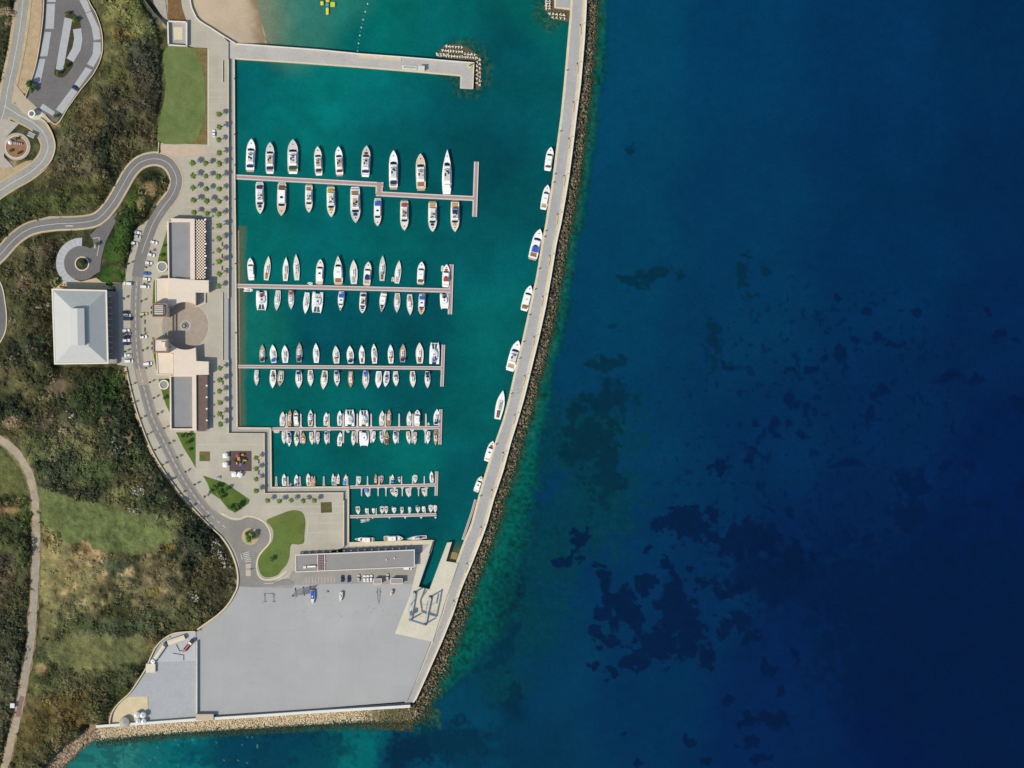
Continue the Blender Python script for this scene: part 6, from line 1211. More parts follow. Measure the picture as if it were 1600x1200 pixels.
row("above the second pontoon", [
 ("m", (391, 403), (393, 436), 10.5, "plain white motor cruiser", dict(fly=0, plat=0)), ("s", (420, 400), (416, 438), 10, "slim sailing boat with a bare deck", dict(deck="cream", floor="wood")),
 ("s", (447, 402), (446, 439), 9.5, "white sailing boat", dict(deck="white")), ("s", (462.5, 397), (464, 438), 10, "cream sailing boat with a pointed bow", dict(deck="cream")),
 ("m", (501, 405), (499, 443), 12, "cruiser with a black windscreen band", dict(deck="cream", fly=0)), ("m", (528.5, 400), (529, 443), 15, "broad yacht with a wooden aft deck", dict(deck="cream", floor="wood", p="sport", fly=0)),
 ("s", (552.5, 406), (553, 444), 12.5, "wide cream sailing boat", dict(deck="cream", floor="grey")), ("m", (576, 409), (573, 445), 12, "cruiser with a purple blue roof cover", dict(tops="navy", fly=0, deck="cream")),
 ("s", (598, 399), (597, 439), 10, "rigged grey sailing boat", dict(deck="grey", hood="grey", cover="grey")), ("s", (624, 407), (620, 443), 10, "sailing boat with a dinghy at its side", dict(deck="cream", floor="grey")),
 ("m", (659, 409), (657, 443), 12, "white cruiser with brown stern", dict(fly=0, cover="brown")), ("m", (698, 413), (696, 447), 11.5, "cruiser with two red pads", dict(fly=0, pad="red", tops="red", deck="white"))], "boats above the second pontoon")
row("below the second pontoon", [
 ("c", (409, 486), (409, 454), 17.5, "catamaran with a red canopy", dict(cover="red", short=1, cw=.12)), ("s", (432, 486), (435, 453.5), 10, "grey decked sailing boat", dict(deck="grey", cover="grey")),
 ("s", (455, 484), (455, 454), 9.5, "sailing boat with red cockpit cover", dict(bim="red", deck="grey")), ("s", (477, 491), (480, 457), 10, "white sailing boat beside a catamaran", dict(deck="white", floor="white")),
 ("c", (495, 490), (497, 456), 17.5, "white catamaran with square bow nets", dict()), ("m", (532, 486), (534, 457), 10.5, "cruiser with bright blue aft cover", dict(cover="blue", cl=.12, fly=0, deck="cream", p="sport")),
 ("m", (566, 490), (568, 457.5), 11, "cruiser with navy stern and bow pad", dict(cover="navy", pad="navy", deck="cream")), ("m", (596, 488), (600, 458), 11, "cruiser with a dark red foredeck pad", dict(pad="dkred", fly=0, p="sport", deck="grey")),
 ("s", (620, 489), (621, 458), 10, "pale grey sailing boat", dict(deck="grey")), ("s", (641, 493), (640, 460), 10, "cream sailing boat with narrow stern", dict(deck="cream")),
 ("m", (658, 492), (660, 460), 11, "cruiser with blue cover and red bow pad", dict(cover="blue", cl=.1, pad="red", fly=0, deck="tan")), ("c", (695, 484), (694, 458), 14, "blunt white power catamaran", dict(power=1, cover="navy", cw=.12))], "boats below the second pontoon")
row("above the third pontoon", [
 ("s", (410, 538), (410, 566), 9, "sailing boat with dark navy bimini", dict(bim="navy", deck="teak")), ("s", (426, 538), (428, 567), 11, "sailing boat with blue cockpit cover", dict(bim="blue", deck="white")), ("s", (445, 539), (446, 567), 11, "broad grey sailing boat", dict(deck="white", cover="grey")),
 ("s", (468, 535), (467.5, 566), 9.5, "slim boat with blue hood and dark bimini", dict(hood="blue", bim="navy", deck="teak")), ("s", (493.5, 536), (494.5, 567), 10, "plain white sailing boat", dict(deck="white", cover="white", floor="white")), ("s", (524.5, 540), (526, 568), 11, "sailing boat with cream foredeck", dict(deck="cream", hood="brown")),
 ("s", (546.5, 540), (548, 568), 11.5, "sailing boat with navy stern bimini", dict(bim="navy", deck="white")), ("s", (565, 539), (566, 568), 9.5, "white boat with brown cockpit", dict(deck="white", floor="brown")), ("s", (584, 537), (585.5, 568), 9.5, "boat with red sail bag on its bow", dict(pad="red", deck="white", floor="wood")),
 ("s", (610, 538), (611, 568), 9.5, "white boat with small navy hood", dict(hood="navy", deck="white")), ("s", (630, 537), (629, 566), 9.5, "brown decked boat with navy bimini", dict(bim="navy", deck="teak", cover="brown")), ("s", (655.5, 535), (656, 568), 12.5, "widest cream sailing boat", dict(deck="cream", floor="brown")),
 ("c", (679.5, 534), (678.5, 569), 16, "catamaran with dark bow nets", dict(cover="blue", cw=.14))], "boats above the third pontoon")
row("below the third pontoon", [
 ("s", (401, 603), (401, 578), 8, "small pale pink grey sailing boat", dict(deck="grey", floor="white")), ("s", (426, 607), (427, 578), 10.5, "sailing boat with black hood", dict(hood="black", deck="white")), ("s", (437, 604), (440, 579), 10, "tilted sailing boat with navy bow bag", dict(pad="navy", deck="teak")),
 ("s", (467, 607), (467, 579), 11, "boat with dark blue stern cover", dict(bim="navy", deck="cream")), ("s", (485.5, 604), (485, 578), 9.5, "boat with long wooden cockpit", dict(floor="wood", deck="cream")), ("s", (505, 609), (508, 579), 11, "boat with brown mid deck cover", dict(hood="brown", deck="cream")),
 ("s", (527, 604), (526, 579), 9.5, "boat with two navy covers", dict(bim="navy", pad="navy", deck="cream")), ("s", (548, 606), (548, 580), 9, "peach decked small boat", dict(deck="wood", floor="white")), ("s", (571, 608), (572, 579), 11, "boat with round blue stern bimini", dict(bim="blue", deck="grey")),
 ("s", (591, 607), (592, 580), 10.5, "white boat beside a blue topped one", dict(deck="white")), ("s", (602, 605), (605, 580), 10, "boat with blue midship cover", dict(hood="blue", deck="white", pad="blue")), ("s", (619, 604), (618, 580), 9.5, "small boat with black hatch", dict(hood="black", deck="cream")),
 ("s", (645.5, 606), (644.5, 580), 9.5, "boat with brown teak cockpit", dict(deck="cream", floor="brown")), ("s", (668, 607), (668, 580), 9, "boat with navy stern and hood", dict(bim="navy", hood="navy", deck="cream"))], "boats below the third pontoon")
row("above the fourth pontoon", [
 ("s", (442, 643), (441, 666), 9, "plump cream sailing boat", dict(deck="cream", floor="white")), ("s", (453.5, 640), (452, 666), 7.5, "narrow brown decked boat", dict(deck="wood")), ("m", (462, 641), (463.5, 665), 8, "small white motor boat with brown nose", dict(fly=0, deck="tan")), ("s", (485.5, 640), (485, 666), 8.5, "boat with navy stern bag", dict(deck="cream", pad="navy", hood="navy")),
 ("s", (510, 644), (509, 665), 8, "short boat with navy cockpit", dict(hood="navy", deck="white")), ("s", (531, 641), (530.5, 665), 8, "white boat with grey coachroof", dict(deck="white")), ("c", (546.5, 639), (546.5, 666), 15.5, "left of two white catamarans", dict(cover="white")), ("c", (568.5, 640), (568.5, 666), 15, "right of two white catamarans", dict(cover="cream")),
 ("s", (597.5, 641.5), (596, 665), 8.5, "plain cream boat leaning left", dict(deck="cream", floor="white")), ("s", (608.5, 639), (607.5, 665), 8, "tan decked slim boat", dict(deck="wood")), ("s", (640, 642), (639, 665), 8.5, "cream boat beside a boxy cruiser", dict(deck="cream", floor="white")), ("m", (652.5, 640), (651.5, 664), 9.5, "boxy white cruiser", dict(p="blunt", fly=0, deck="white")), ("s", (683, 639), (681.5, 664), 10, "white boat with dark blue cockpit", dict(bim="navy", deck="white", hood="navy"))], "boats above the fourth pontoon")
row("below the fourth pontoon", [
 ("s", (444, 694), (443, 674), 6.5, "short cream boat", dict(deck="cream")), ("s", (452, 698), (452, 674.5), 7.5, "white boat with three navy covers", dict(bim="navy", hood="navy", pad="navy", deck="white")), ("s", (463, 698), (464, 674), 8, "boat with dark cockpit hood", dict(hood="black", deck="cream")), ("o", (474, 675), (474, 693), 7.5, "tan wooden open boat", dict(hull="wood", floor="peach", deck="wood", p="open")),
 ("s", (488, 695), (486, 675), 7, "cream boat with tan cockpit", dict(deck="cream", floor="tan")), ("s", (496.5, 695), (497, 675), 6.5, "narrow grey boat", dict(deck="grey")), ("s", (510, 695), (510, 674), 7, "boat with small navy bimini", dict(bim="navy", deck="cream")), ("s", (532, 675), (530.5, 697), 8.5, "boat moored bow upward with beige stern", dict(deck="white", floor="tan")),
 ("s", (552, 697), (553, 674), 7.5, "slim boat left of a catamaran", dict(deck="cream")), ("c", (569, 698), (569, 673), 15.5, "white catamaran with blue side", dict(power=1, cover="white")), ("s", (583, 692), (584.5, 674), 6.5, "small white boat", dict(deck="white")), ("s", (597, 693), (596, 674), 6.5, "cream boat with brown hatch", dict(deck="cream", floor="brown")),
 ("o", (605, 674), (604, 694), 8, "brown and yellow wooden boat", dict(hull="wood", floor="yellow", deck="wood", cover="brown")), ("s", (617.5, 694), (618, 673), 8, "boat with dark stern hood", dict(hood="black", bim="navy", deck="white")), ("s", (640, 694), (637, 674), 7, "tilted cream boat", dict(deck="cream", floor="tan")), ("s", (648, 695), (649, 675), 6.5, "small grey decked boat", dict(deck="grey")),
 ("s", (668, 694), (670, 674), 6.5, "small white cabin boat", dict(deck="white")), ("s", (680.5, 696), (681, 672), 7.5, "wooden boat with a long bowsprit", dict(deck="wood", floor="wood"))], "boats below the fourth pontoon")
row("above the lower left quay", [
 ("s", (444, 740), (444, 759), 7, "white sailing boat", dict(deck="white", floor="white")), ("s", (463.5, 741), (463, 760), 7, "white boat with bright blue stern", dict(bim="blue", deck="white")), ("s", (481.5, 739), (482.5, 759.5), 7.5, "cream cabin boat", dict(deck="cream")), ("o", (492, 744), (490, 759), 5.5, "tan and white small boat", dict(floor="orange", cover="orange", ce=.9)),
 ("o", (520.5, 739.5), (520.5, 758), 5, "narrow boat with teal stern", dict(cover="teal", ce=.25)), ("o", (529, 740), (528, 756), 5, "narrow greyish pink boat", dict(floor="peach")), ("o", (541, 741), (538, 757.5), 5.5, "small tilted boat with sky blue stern", dict(cover="sky", ce=.4))], "boats on the lower left quay")
row("above the fifth pontoon", [
 ("o", (561, 757), (561.5, 744), 6, "open boat with teal interior", dict(floor="teal")), ("o", (587.5, 740), (587, 755), 5, "slim orange tan boat", dict(hull="wood", floor="tan", deck="wood")), ("o", (596, 755.5), (597, 743), 6, "brown boat with blue interior", dict(floor="blue", deck="wood", hull="wood")), ("o", (613.5, 741), (613, 754), 5.5, "small boat with bright blue bow cover", dict(cover="blue", ce=.3)),
 ("o", (624.5, 754), (623.5, 745), 4.5, "tiny black boat", dict(hull="dark", floor="black")), ("o", (648.5, 755), (649, 742), 7, "white open boat with teal floor", dict(floor="teal")), ("s", (674, 736), (674.8, 754), 6.5, "plain white pointed boat", dict(deck="white", floor="white"))], "boats above the fifth pontoon")
row("below the fifth pontoon", [
 ("o", (575.5, 777), (572, 764), 6.5, "boat with sky blue cover", dict(cover="sky")), ("o", (615.5, 775), (611.5, 764), 5.5, "small dark cockpit boat", dict(floor="navy")), ("o", (619, 777), (619, 764), 6, "white boat with navy seats", dict(floor="navy")), ("o", (639, 777), (636.5, 763), 7, "long nosed white boat with grey cockpit", dict(floor="grey")), ("o", (664, 776), (661.5, 762.5), 7, "brownish cockpit cruiser", dict(floor="brown"))], "boats below the fifth pontoon")
row("above the lowest pontoon", [
 ("o", (560, 804), (559, 791), 7, "white open boat with dark floor", dict(floor="black")), ("o", (572.5, 803), (573, 794), 5, "cream small boat", dict(floor="cream")), ("o", (584, 803), (583.5, 794), 5, "white tiny boat", dict(floor="white")), ("o", (597, 803), (597, 791), 6.5, "boat with dark blue floor", dict(floor="navy")), ("o", (603.5, 803), (603.5, 791), 6, "boat with brown grey floor", dict(floor="brown")), ("o", (616, 802.5), (615.5, 791), 7, "boat with navy seat cushion", dict(floor="white", cover="navy", ce=.2)),
 ("o", (628.5, 802.5), (628, 792), 5.5, "small boat with navy bow", dict(floor="navy")), ("o", (640.5, 802), (640, 792), 5, "cream slim boat", dict(floor="cream")), ("o", (653, 801.5), (653, 790), 7, "round sterned boat with navy bag", dict(floor="grey", cover="navy", ce=.2)), ("o", (661.5, 801), (662, 791), 5.5, "plain white open boat", dict(floor="white")), ("o", (673, 801), (673, 789), 7, "boat with grey canvas floor", dict(floor="grey")), ("o", (680, 801), (680, 789.5), 6, "rightmost cream boat", dict(floor="cream"))], "boats above the lowest pontoon")
boat("d", (395, 453.5), (381, 452.5), 6, "small white dinghy lying below the left end of the second pontoon", c="white")
boat("d", (481, 442.5), (489, 443.5), 4, "tiny white dinghy against the upper edge of the second pontoon", c="white")
boat("d", (614, 433), (614, 440), 4.5, "small cream dinghy beside a sailing boat above the second pontoon", c="cream")
boat("d", (691.5, 415), (691.5, 424), 4.5, "small white dinghy left of the red padded cruiser at the cross head", c="white")
boat("d", (428, 674.6), (437, 674.2), 4.4, "white dinghy lying below the left end of the fourth pontoon", c="cream")
boat("d", (541, 672.8), (546, 675.5), 3.4, "tiny tilted dinghy below the middle of the fourth pontoon", c="white")
boat("d", (455, 755), (453, 759.5), 3.6, "tiny grey dinghy in the corner between two lower quay piers", c="grey")
boat("d", (669.5, 660.5), (669.5, 664.5), 3.2, "tiny white tender beside the fourth pontoon's last upper finger", c="white")
boat("d", (578.5, 811.3), (563.5, 814.3), 6, "grey inflatable boat lying just below the lowest pontoon", c="grey")
boat("m", (554, 842), (584, 844), 9, "white motor cruiser on the south quay, leftmost of three, bow pointing left", fly=0, p="sport", floor="tan")
boat("m", (630.5, 841), (601, 841.6), 9.5, "grey decked motor boat on the south quay, middle of three, bow pointing right", fly=0, deck="grey", p="motor")
boat("s", (635, 842), (667, 838.5), 6.5, "slim blue covered sailing boat on the south quay, rightmost of three", cover="blue", hood="navy", deck="grey")
G = "boats moored along the breakwater"
BL = [("m", (861, 230), (855.5, 265), 12, "white cruiser with brown stern, topmost boat moored along the breakwater", dict(fly=0, cover="brown")), ("m", (856, 289), (849, 325.5), 11.5, "cruiser with black windscreen, second from the top along the breakwater", dict(fly=0, deck="white")),
      ("m", (844, 358), (832, 403.5), 15.5, "white yacht with bright blue cockpit cover, third from the top along the breakwater", dict(fly=0, tops="blue", floor="wood")), ("m", (829, 446), (819, 483.5), 13, "white yacht with brown aft deck, fourth from the top along the breakwater", dict(fly=0, floor="wood", cover="wood")),
      ("m", (810, 532), (797, 577), 15.5, "large plain white yacht, fifth from the top along the breakwater", dict(fly=1, seat="white", p="motor")), ("s", (786, 610), (777, 655), 13.5, "pointed white sailing yacht, sixth from the top along the breakwater", dict(deck="white", floor="brown")),
      ("m", (770.5, 689), (761, 719), 11, "white cruiser with red foredeck pad, seventh from the top along the breakwater", dict(fly=0, pad="red")), ("m", (752.5, 744), (743.5, 767.5), 9.5, "small blunt cream cruiser, lowest boat moored along the breakwater", dict(fly=0, p="blunt", deck="cream"))]
for k, bow, st_, w_, lab, o in BL: boat(k, bow, st_, w_, lab, G, **o)
# boats ashore in the yard stand on cradles
for k, bow, st_, w_, lab, o in [("o", (488.2, 944), (488.4, 922), 7.2, "white boat with bright blue cover standing ashore in the boatyard", dict(cover="blue", ce=.62)), ("o", (531.5, 940), (533.5, 925), 5.4, "small pale grey boat standing ashore right of the blue covered one", dict(floor="grey")), ("o", (610, 931), (612.5, 922), 4.4, "tiny tan boat standing ashore below the yard huts", dict(hull="wood", floor="tan"))]:
    t = boat(k, bow, st_, w_, lab, "boats ashore", z=ZY + 1.1, **o); L = math.hypot(bow[0] - st_[0], bow[1] - st_[1]) * S; b = MB()
    for q in (-.28, .25):
        b.box(-.9, .9, L * q - .12, L * q + .12, -1.1, -.95); 
        for sx in (-.8, .8): b.tube((sx, L * q, -1.0), (sx * .9, L * q, .05), .08, 5)
    b.build("cradle", steel, t)
# ------------------------------------------------------------------ vehicles
tyre = mat("tyre", (36, 36, 38), .8); carg = mat("car_glass", (30, 38, 48), .08, spec=.7); lampm = mat("headlight", (230, 232, 226), .2, spec=.6)
CARC = dict(white=(240, 240, 240), black=(34, 36, 42), blue=(44, 110, 186), navy=(34, 50, 92), grey=(120, 124, 130), silver=(188, 192, 196), yellow=(222, 210, 150), red=(160, 50, 44))
CC = {}
def car(x, y, ang, c, label, kind="car", group=None, z=None, sc=1.0):
    """ang: heading in degrees, 0 = right, 90 = up"""
    z = ZP if z is None else z; t = thing({"car": "parked_car", "van": "parked_van", "pickup": "pickup_truck"}[kind], P(x, y, z), math.radians(ang - 90), label, kind if kind != "pickup" else "truck", group); t.scale = (sc,) * 3
    key = (c, kind)
    if key not in CC:
        pm = mat("car_paint_" + c, CARC[c], .28, spec=.5, coat=.6); L, W = {"car": (4.5, 1.85), "van": (5.6, 2.05), "pickup": (5.4, 1.95)}[kind]; pr = []
        def ol_(l0, l1, w_, z, r): 
            h = w_ / 2; return [(h - r, l0, z), (h, l0 + r, z), (h * 1.0, l1 - r * 1.6, z), (h - r, l1, z), (-h + r, l1, z), (-h, l1 - r * 1.6, z), (-h, l0 + r, z), (-h + r, l0, z)]
        b = MB(); a = [ol_(-L / 2, L / 2, W, .3, .22), ol_(-L / 2, L / 2, W * 1.0, .62, .25), ol_(-L / 2 + .06, L / 2 - .06, W * .96, .86, .3)]
        b.prism(a[0], a[1], True, False, True); b.prism(a[1], a[2], False, False, True); b.poly(a[2]); pr.append(("body", b.mesh("body", pm)))
        c0, c1, hz = {"car": (-L * .38, L * .20, 1.42), "van": (-L * .46, L * .30, 1.95), "pickup": (-L * .05, L * .22, 1.6)}[kind]
        lo = ol_(c0, c1, W * .9, .85, .2); hi = ol_(c0 + .35, c1 - .65, W * .74, hz, .2); b = MB(); b.prism(lo, hi, False, True); pr.append(("glasshouse", b.mesh("glasshouse", carg)))
        lo = ol_(c0 + .3, c1 - .62, W * .77, hz + .0, .2); hi = ol_(c0 + .38, c1 - .7, W * .70, hz + .07, .2); b = MB(); b.prism(lo, hi, True, True); pr.append(("roof", b.mesh("roof", pm)))
        for sx in (-1, 1):
            for sy in (-.31, .31):
                b = MB(); b.tube((sx * (W / 2 - .22), L * sy, .33), (sx * (W / 2 + .01), L * sy, .33), .33, 12); pr.append(("wheel", b.mesh("wheel", tyre)))
            b = MB(); b.box(sx * W * .36 - .2, sx * W * .36 + .2, L / 2 - .12, L / 2 + .015, .58, .72, .03); pr.append(("headlight", b.mesh("headlight", lampm)))
        if kind == "pickup": b = MB(); b.box(-W * .38, W * .38, -L * .46, -L * .09, .86, .90); pr.append(("load_bed", b.mesh("load_bed", mat("bed_liner", (60, 60, 62), .8))))
        CC[key] = pr
    for nm, me in CC[key]: link(nm, me, t)
    return t
CG = "cars parked along the crescent road"
wc = [(215.2, 363.2, -12, "white", "car"), (215.5, 369.8, -12, "silver", "car"), (210.6, 380.3, -14, "white", "car"), (200.2, 443.2, -5, "white", "van"), (197.4, 488, 0, "black", "car"), (199.8, 492.4, -10, "silver", "car"), (199.5, 498.3, 0, "navy", "van"), (197.4, 516.5, 4, "white", "car"), (199.2, 521.6, 4, "grey", "car"), (198.5, 526.6, 2, "black", "car"), (197.6, 532, 3, "white", "car"), (198.4, 537, 3, "navy", "car"), (200, 555.3, 4, "white", "car"), (201.5, 564.2, 4, "white", "van")]
for i, (x, y, a, c, k) in enumerate(sorted(wc, key=lambda q: q[1])): car(x, y, a + 180 * (i % 3 == 0), c, f"{c} {k} parked on the outer side of the crescent road, {ORD[i + 1]} from the top", k, CG)
ec = [(241, 378.8, -14, "white", "car"), (236.8, 398.3, -12, "white", "car"), (232.8, 411, -10, "white", "car"), (229.6, 427.4, -6, "blue", "car"), (229.6, 436.2, -5, "white", "car"), (226.6, 448.2, -4, "white", "van"), (225, 491, 4, "yellow", "car"), (224.6, 526.4, 4, "white", "car"), (230.8, 568.3, 8, "white", "van")]
for i, (x, y, a, c, k) in enumerate(ec): car(x, y, a, c, f"{c} {k} on the building side of the crescent road, {ORD[i + 1]} parked from the top", k, CG)
car(117.8, 137.8, -35, "navy", "blue car parked alone by the right wall of the upper car park", z=ZR)
car(334.4, 208.5, 92, "white", "white car standing on the promenade beside the long lawn")
YG = "vehicles in front of the workshop"
for x, y, c, lab, k in [(535, 904, "navy", "dark car in the yard bays, left of a pair", "car"), (545, 904.2, "navy", "dark car in the yard bays, right of a pair", "car"), (560.3, 903, "silver", "silver car alone between the dark pair and the white row", "car"), (569.6, 904, "white", "first white car of the row of three in the yard bays", "car"), (574.6, 903.8, "white", "second white car of the row of three in the yard bays", "car"), (580, 903.4, "white", "third white car, against the smaller hut", "car"), (605.4, 901.6, "silver", "pale car between the two yard huts", "car")]:
    car(x, y, 90, c, lab, k, YG, ZY + .03, .95)
car(636.8, 887.5, 0, "white", "white van close to the lower right corner of the workshop", "van", None, ZY + .03)
# ------------------------------------------------------------------ travel lift
t = thing("boat_hoist", P(655, 950, ZY), 0, "large blue grey travelling boat hoist straddling the apron above the slipway dock", "boat hoist"); hm = mat("hoist_steel", (176, 186, 196), .45, 1.5, .06, spec=.5); hb = mat("hoist_blue", (100, 120, 142), .45)
loc = lambda x, y, z: tuple(np.array(P(x, y, z)) - np.array(P(655, 950, ZY)) * np.array([1, 1, 0]) - np.array([0, 0, ZY]) + np.array([0, 0, 0]))
TL, TR, BLp, BR = (648, 925), (672.5, 932), (641.3, 967.5), (664, 974.5)
def beamq(name, p, q, z0, z1, w_, m): b = MB(); A, B_ = np.array(loc(*p, z0)), np.array(loc(*q, z0)); d = (B_ - A)[:2]; d = d / np.hypot(*d); n = np.array([-d[1], d[0]]) * w_ / 2; lo = [(*(A[:2] - n), z0), (*(B_[:2] - n), z0), (*(B_[:2] + n), z0), (*(A[:2] + n), z0)]; b.prism(lo, [(x, y, z1) for x, y, _ in lo], True, True); return b.build(name, m, t)
for p in (TL, TR, BLp, BR):
    b = MB(); A = loc(*p, 0); b.box(A[0] - .35, A[0] + .35, A[1] - .35, A[1] + .35, 1.0, 8.6); b.build("leg", hm, t)
    b = MB(); 
    for sx in (-.55, .55): b.tube((A[0] + sx - .2, A[1], .8), (A[0] + sx + .2, A[1], .8), .8, 12)
    b.build("wheel_pair", tyre, t)
beamq("side_beam", TL, (638.6, 950), 8.6, 9.4, .62, hm); beamq("side_beam", (638.6, 950), BLp, 8.6, 9.4, .62, hm); beamq("side_beam", TR, (669.3, 950), 8.6, 9.4, .62, hm); beamq("side_beam", (669.3, 950), BR, 8.6, 9.4, .62, hm)
beamq("cross_beam", BLp, BR, 8.8, 9.9, 1.1, hb); beamq("lower_beam", TL, BLp, 1.5, 2.3, .6, hm); beamq("lower_beam", TR, BR, 1.5, 2.3, .6, hm)
for p, q in [((642, 945), (651, 932)), ((666, 952), (669, 938))]: beamq("lifting_arm", p, q, 7.6, 8.3, .5, hb)
for i, (p, q) in enumerate([((641, 945), (668, 951)), ((642, 957), (666, 963))]):
    b = MB(); pr = None
    for k in range(9): u = k / 8; pt = np.array(loc(p[0] + (q[0] - p[0]) * u, p[1] + (q[1] - p[1]) * u, 0)); pt[2] = 8.4 - 4.5 * math.sin(math.pi * u); b.tube(pr, pt, .12, 4) if pr is not None else None; pr = pt
    b.build("sling", mat("sling_web", (190, 190, 176), .8), t)
A = loc(643, 957, 0); b = MB(); b.box(A[0] - .9, A[0] + .9, A[1] - 1.3, A[1] + 1.3, 2.3, 4.4, .1); b.build("engine_box", hb, t)
# yard bits
t = thing("mast_rack", P(474, 924, ZY), math.radians(8), "low rack of long grey masts lying across the top of the boatyard", "rack")
for k in range(7): b = MB(); b.tube((-8 + k * .6, -2.2 + k * .62, .75), (5 + k * .7, -1.6 + k * .7, .75), .13, 6); b.build("mast", steel, t)
b = MB(); [b.box(x, x + .25, -2.8, 2.8, 0, .62) for x in (-5, 0, 4.4)]; b.build("trestle", dark_m, t)
for i, (x, y) in enumerate([(412.5, 935)]):
    t = thing("steel_frame", P(x + 8, y, ZY), 0, "open rectangular steel frame lying on the boatyard near the road", "frame"); b = MB()
    for p, q in [((-2.8, -2), (-2.8, 3)), ((2.8, -2), (2.8, 3)), ((-2.8, 3), (2.8, 3)), ((-3.8, -2.1), (-1.8, -2.1)), ((1.8, -2.1), (3.8, -2.1)), ((-3.6, 2.3), (-2.8, 2.3)), ((2.8, 2.3), (3.6, 2.3))]: b.tube((*p, .35), (*q, .35), .16, 6)
    b.build("frame", steel, t); b = MB(); [b.box(x2 - .2, x2 + .2, y2 - .2, y2 + .2, 0, .3) for x2, y2 in ((-2.8, -2), (2.8, -2), (-2.8, 3), (2.8, 3))]; b.build("foot", dark_m, t)
t = thing("boat_trailer", P(591, 930, ZY), 0, "long narrow empty boat trailer standing in the boatyard", "trailer"); b = MB(); [b.tube(p, q, .12, 5) for p, q in [((-.9, 4.5, .6), (-.7, -2, .6)), ((.9, 4.5, .6), (.7, -2, .6)), ((-.7, -2, .6), (0, -5.5, .6)), ((.7, -2, .6), (0, -5.5, .6)), ((-.9, 3, .6), (.9, 3, .6)), ((-.8, 0, .6), (.8, 0, .6))]]; b.build("chassis", steel, t)
for sx in (-1, 1): b = MB(); b.tube((sx * 1.0, 2, .35), (sx * 1.25, 2, .35), .35, 10); b.build("wheel", tyre, t)
for i, (x, y) in enumerate([(458, 931), (462, 929.5), (511, 924.5)]):
    box_thing("cradle_stack", x - 1.6, x + 1.6, y - 1.2, y + 1.2, ZY, .9, ["small dark pile of cradles left of the blue covered boat", "low brown pile beside the stacked cradles", "tiny pile of blocks right of the blue covered boat"][i], "pile", mat(["pile_dark", "pile_brown", "pile_grey"][i], [(90, 88, 86), (140, 128, 116), (150, 148, 144)][i], .9))
# ------------------------------------------------------------------ compound equipment
tank = mat("silver_tank", (206, 210, 214), .28, spec=.6, metal=.0)
def vtank(x, y, r, h, label, m=tank, z=None, name="storage_tank", n=24):
    z = ZY + .36 if z is None else z; t = thing(name, P(x, y, z), 0, label, "tank"); b = MB(); b.cyl(0, 0, 0, h, r, r, n); b.sm = [True] * len(b.sm); b.f and None; b.build("shell", m, t); b = MB(); pr = None
    b = MB(); b.cyl(0, 0, h - .02, h + r * .25, r * .98, r * .25, n); b.build("domed_top", m, t); b = MB(); b.cyl(0, 0, h + r * .25, h + r * .25 + .25, .25, .25, 8); b.build("hatch", dark_m, t)
vtank(215.5, 1116, 1.9, 3.4, "silver tank in the cluster of four, upper left"); vtank(224.5, 1116.5, 1.9, 3.4, "silver tank in the cluster of four, upper right"); vtank(217, 1126, 1.6, 3.0, "silver tank in the cluster of four, lower left", z=ZY); vtank(225.5, 1126, 1.6, 3.0, "silver tank in the cluster of four, lower right", z=ZY)
vtank(195.4, 1127.5, 3.2, 3.2, "large round grey tank with a flat top against the south wall", mat("grey_tank", (172, 166, 158), .8, 2, .05)); vtank(239.5, 1033, 1.4, 2.2, "small round white tank at the end of the containers", white_m)
vtank(260, 1005.5, 1.5, 2.4, "dark round tank between the two long sheds", mat("dark_tank", (70, 76, 84), .6))
def long_shed(x0, y0, x1, y1, w_, h, label, m, cat="shed"):
    c = P((x0 + x1) / 2, (y0 + y1) / 2, ZY + .3); L = math.hypot(x1 - x0, y1 - y0) * S; t = thing("long_shed", c, math.atan2(-(y1 - y0), x1 - x0), label, cat); W = w_ * S; b = MB(); b.box(-L / 2, L / 2, -W / 2, W / 2, 0, h); b.build("body", m, t)
    b = MB(); b.prism([(-L / 2 - .1, -W / 2 - .1, h + .002), (L / 2 + .1, -W / 2 - .1, h + .002), (L / 2 + .1, W / 2 + .1, h + .002), (-L / 2 - .1, W / 2 + .1, h + .002)], [(-L / 2 - .1, 0 - .05, h + .4), (L / 2 + .1, -.05, h + .4), (L / 2 + .1, .05, h + .4), (-L / 2 - .1, .05, h + .4)], True); b.build("roof", mat("shed_cream", (216, 208, 182), .7), t)
    b = MB(); b.box(-L * .1, L * .1, -W / 2 - .04, -W / 2 + .01, .2, h * .8); b.build("door", dark_m, t)
long_shed(263, 1004, 289, 995, 7, 2.4, "long cream topped shed along the curved compound wall, upper one", mat("shed_body", (170, 164, 146), .8)); long_shed(243, 1029, 257, 1009, 5, 2.2, "long cream topped shed beside the small white tank, lower one", MATS["shed_body"])
box_thing("pump_house", 229, 243, 1037, 1050, ZY + .3, 1.6, "square cream pump house against the compound wall", "hut", mat("pump_cream", (218, 208, 184), .8), mat("pump_roof", (218, 208, 186), .8))
c = P(295, 1008, ZY + .32); t = thing("crane_truck", c, math.radians(52), "red and white mobile crane truck parked in the compound", "truck"); b = MB(); b.box(-4, 2.6, -1.1, 1.1, .7, 1.2, .1); b.build("chassis", dark_m, t); b = MB(); b.box(2.6, 4.4, -1.15, 1.15, .6, 2.4, .15); b.build("cab", mat("cab_dark", (70, 40, 44), .4), t)
b = MB(); b.box(.9, 2.2, -1.0, 1.0, 1.2, 2.2, .1); b.build("counterweight", white_m, t); b = MB(); b.box(-5, 1.2, -.45, .45, 1.6, 2.3, .08); b.build("boom", mat("crane_red", (196, 104, 88), .5), t)
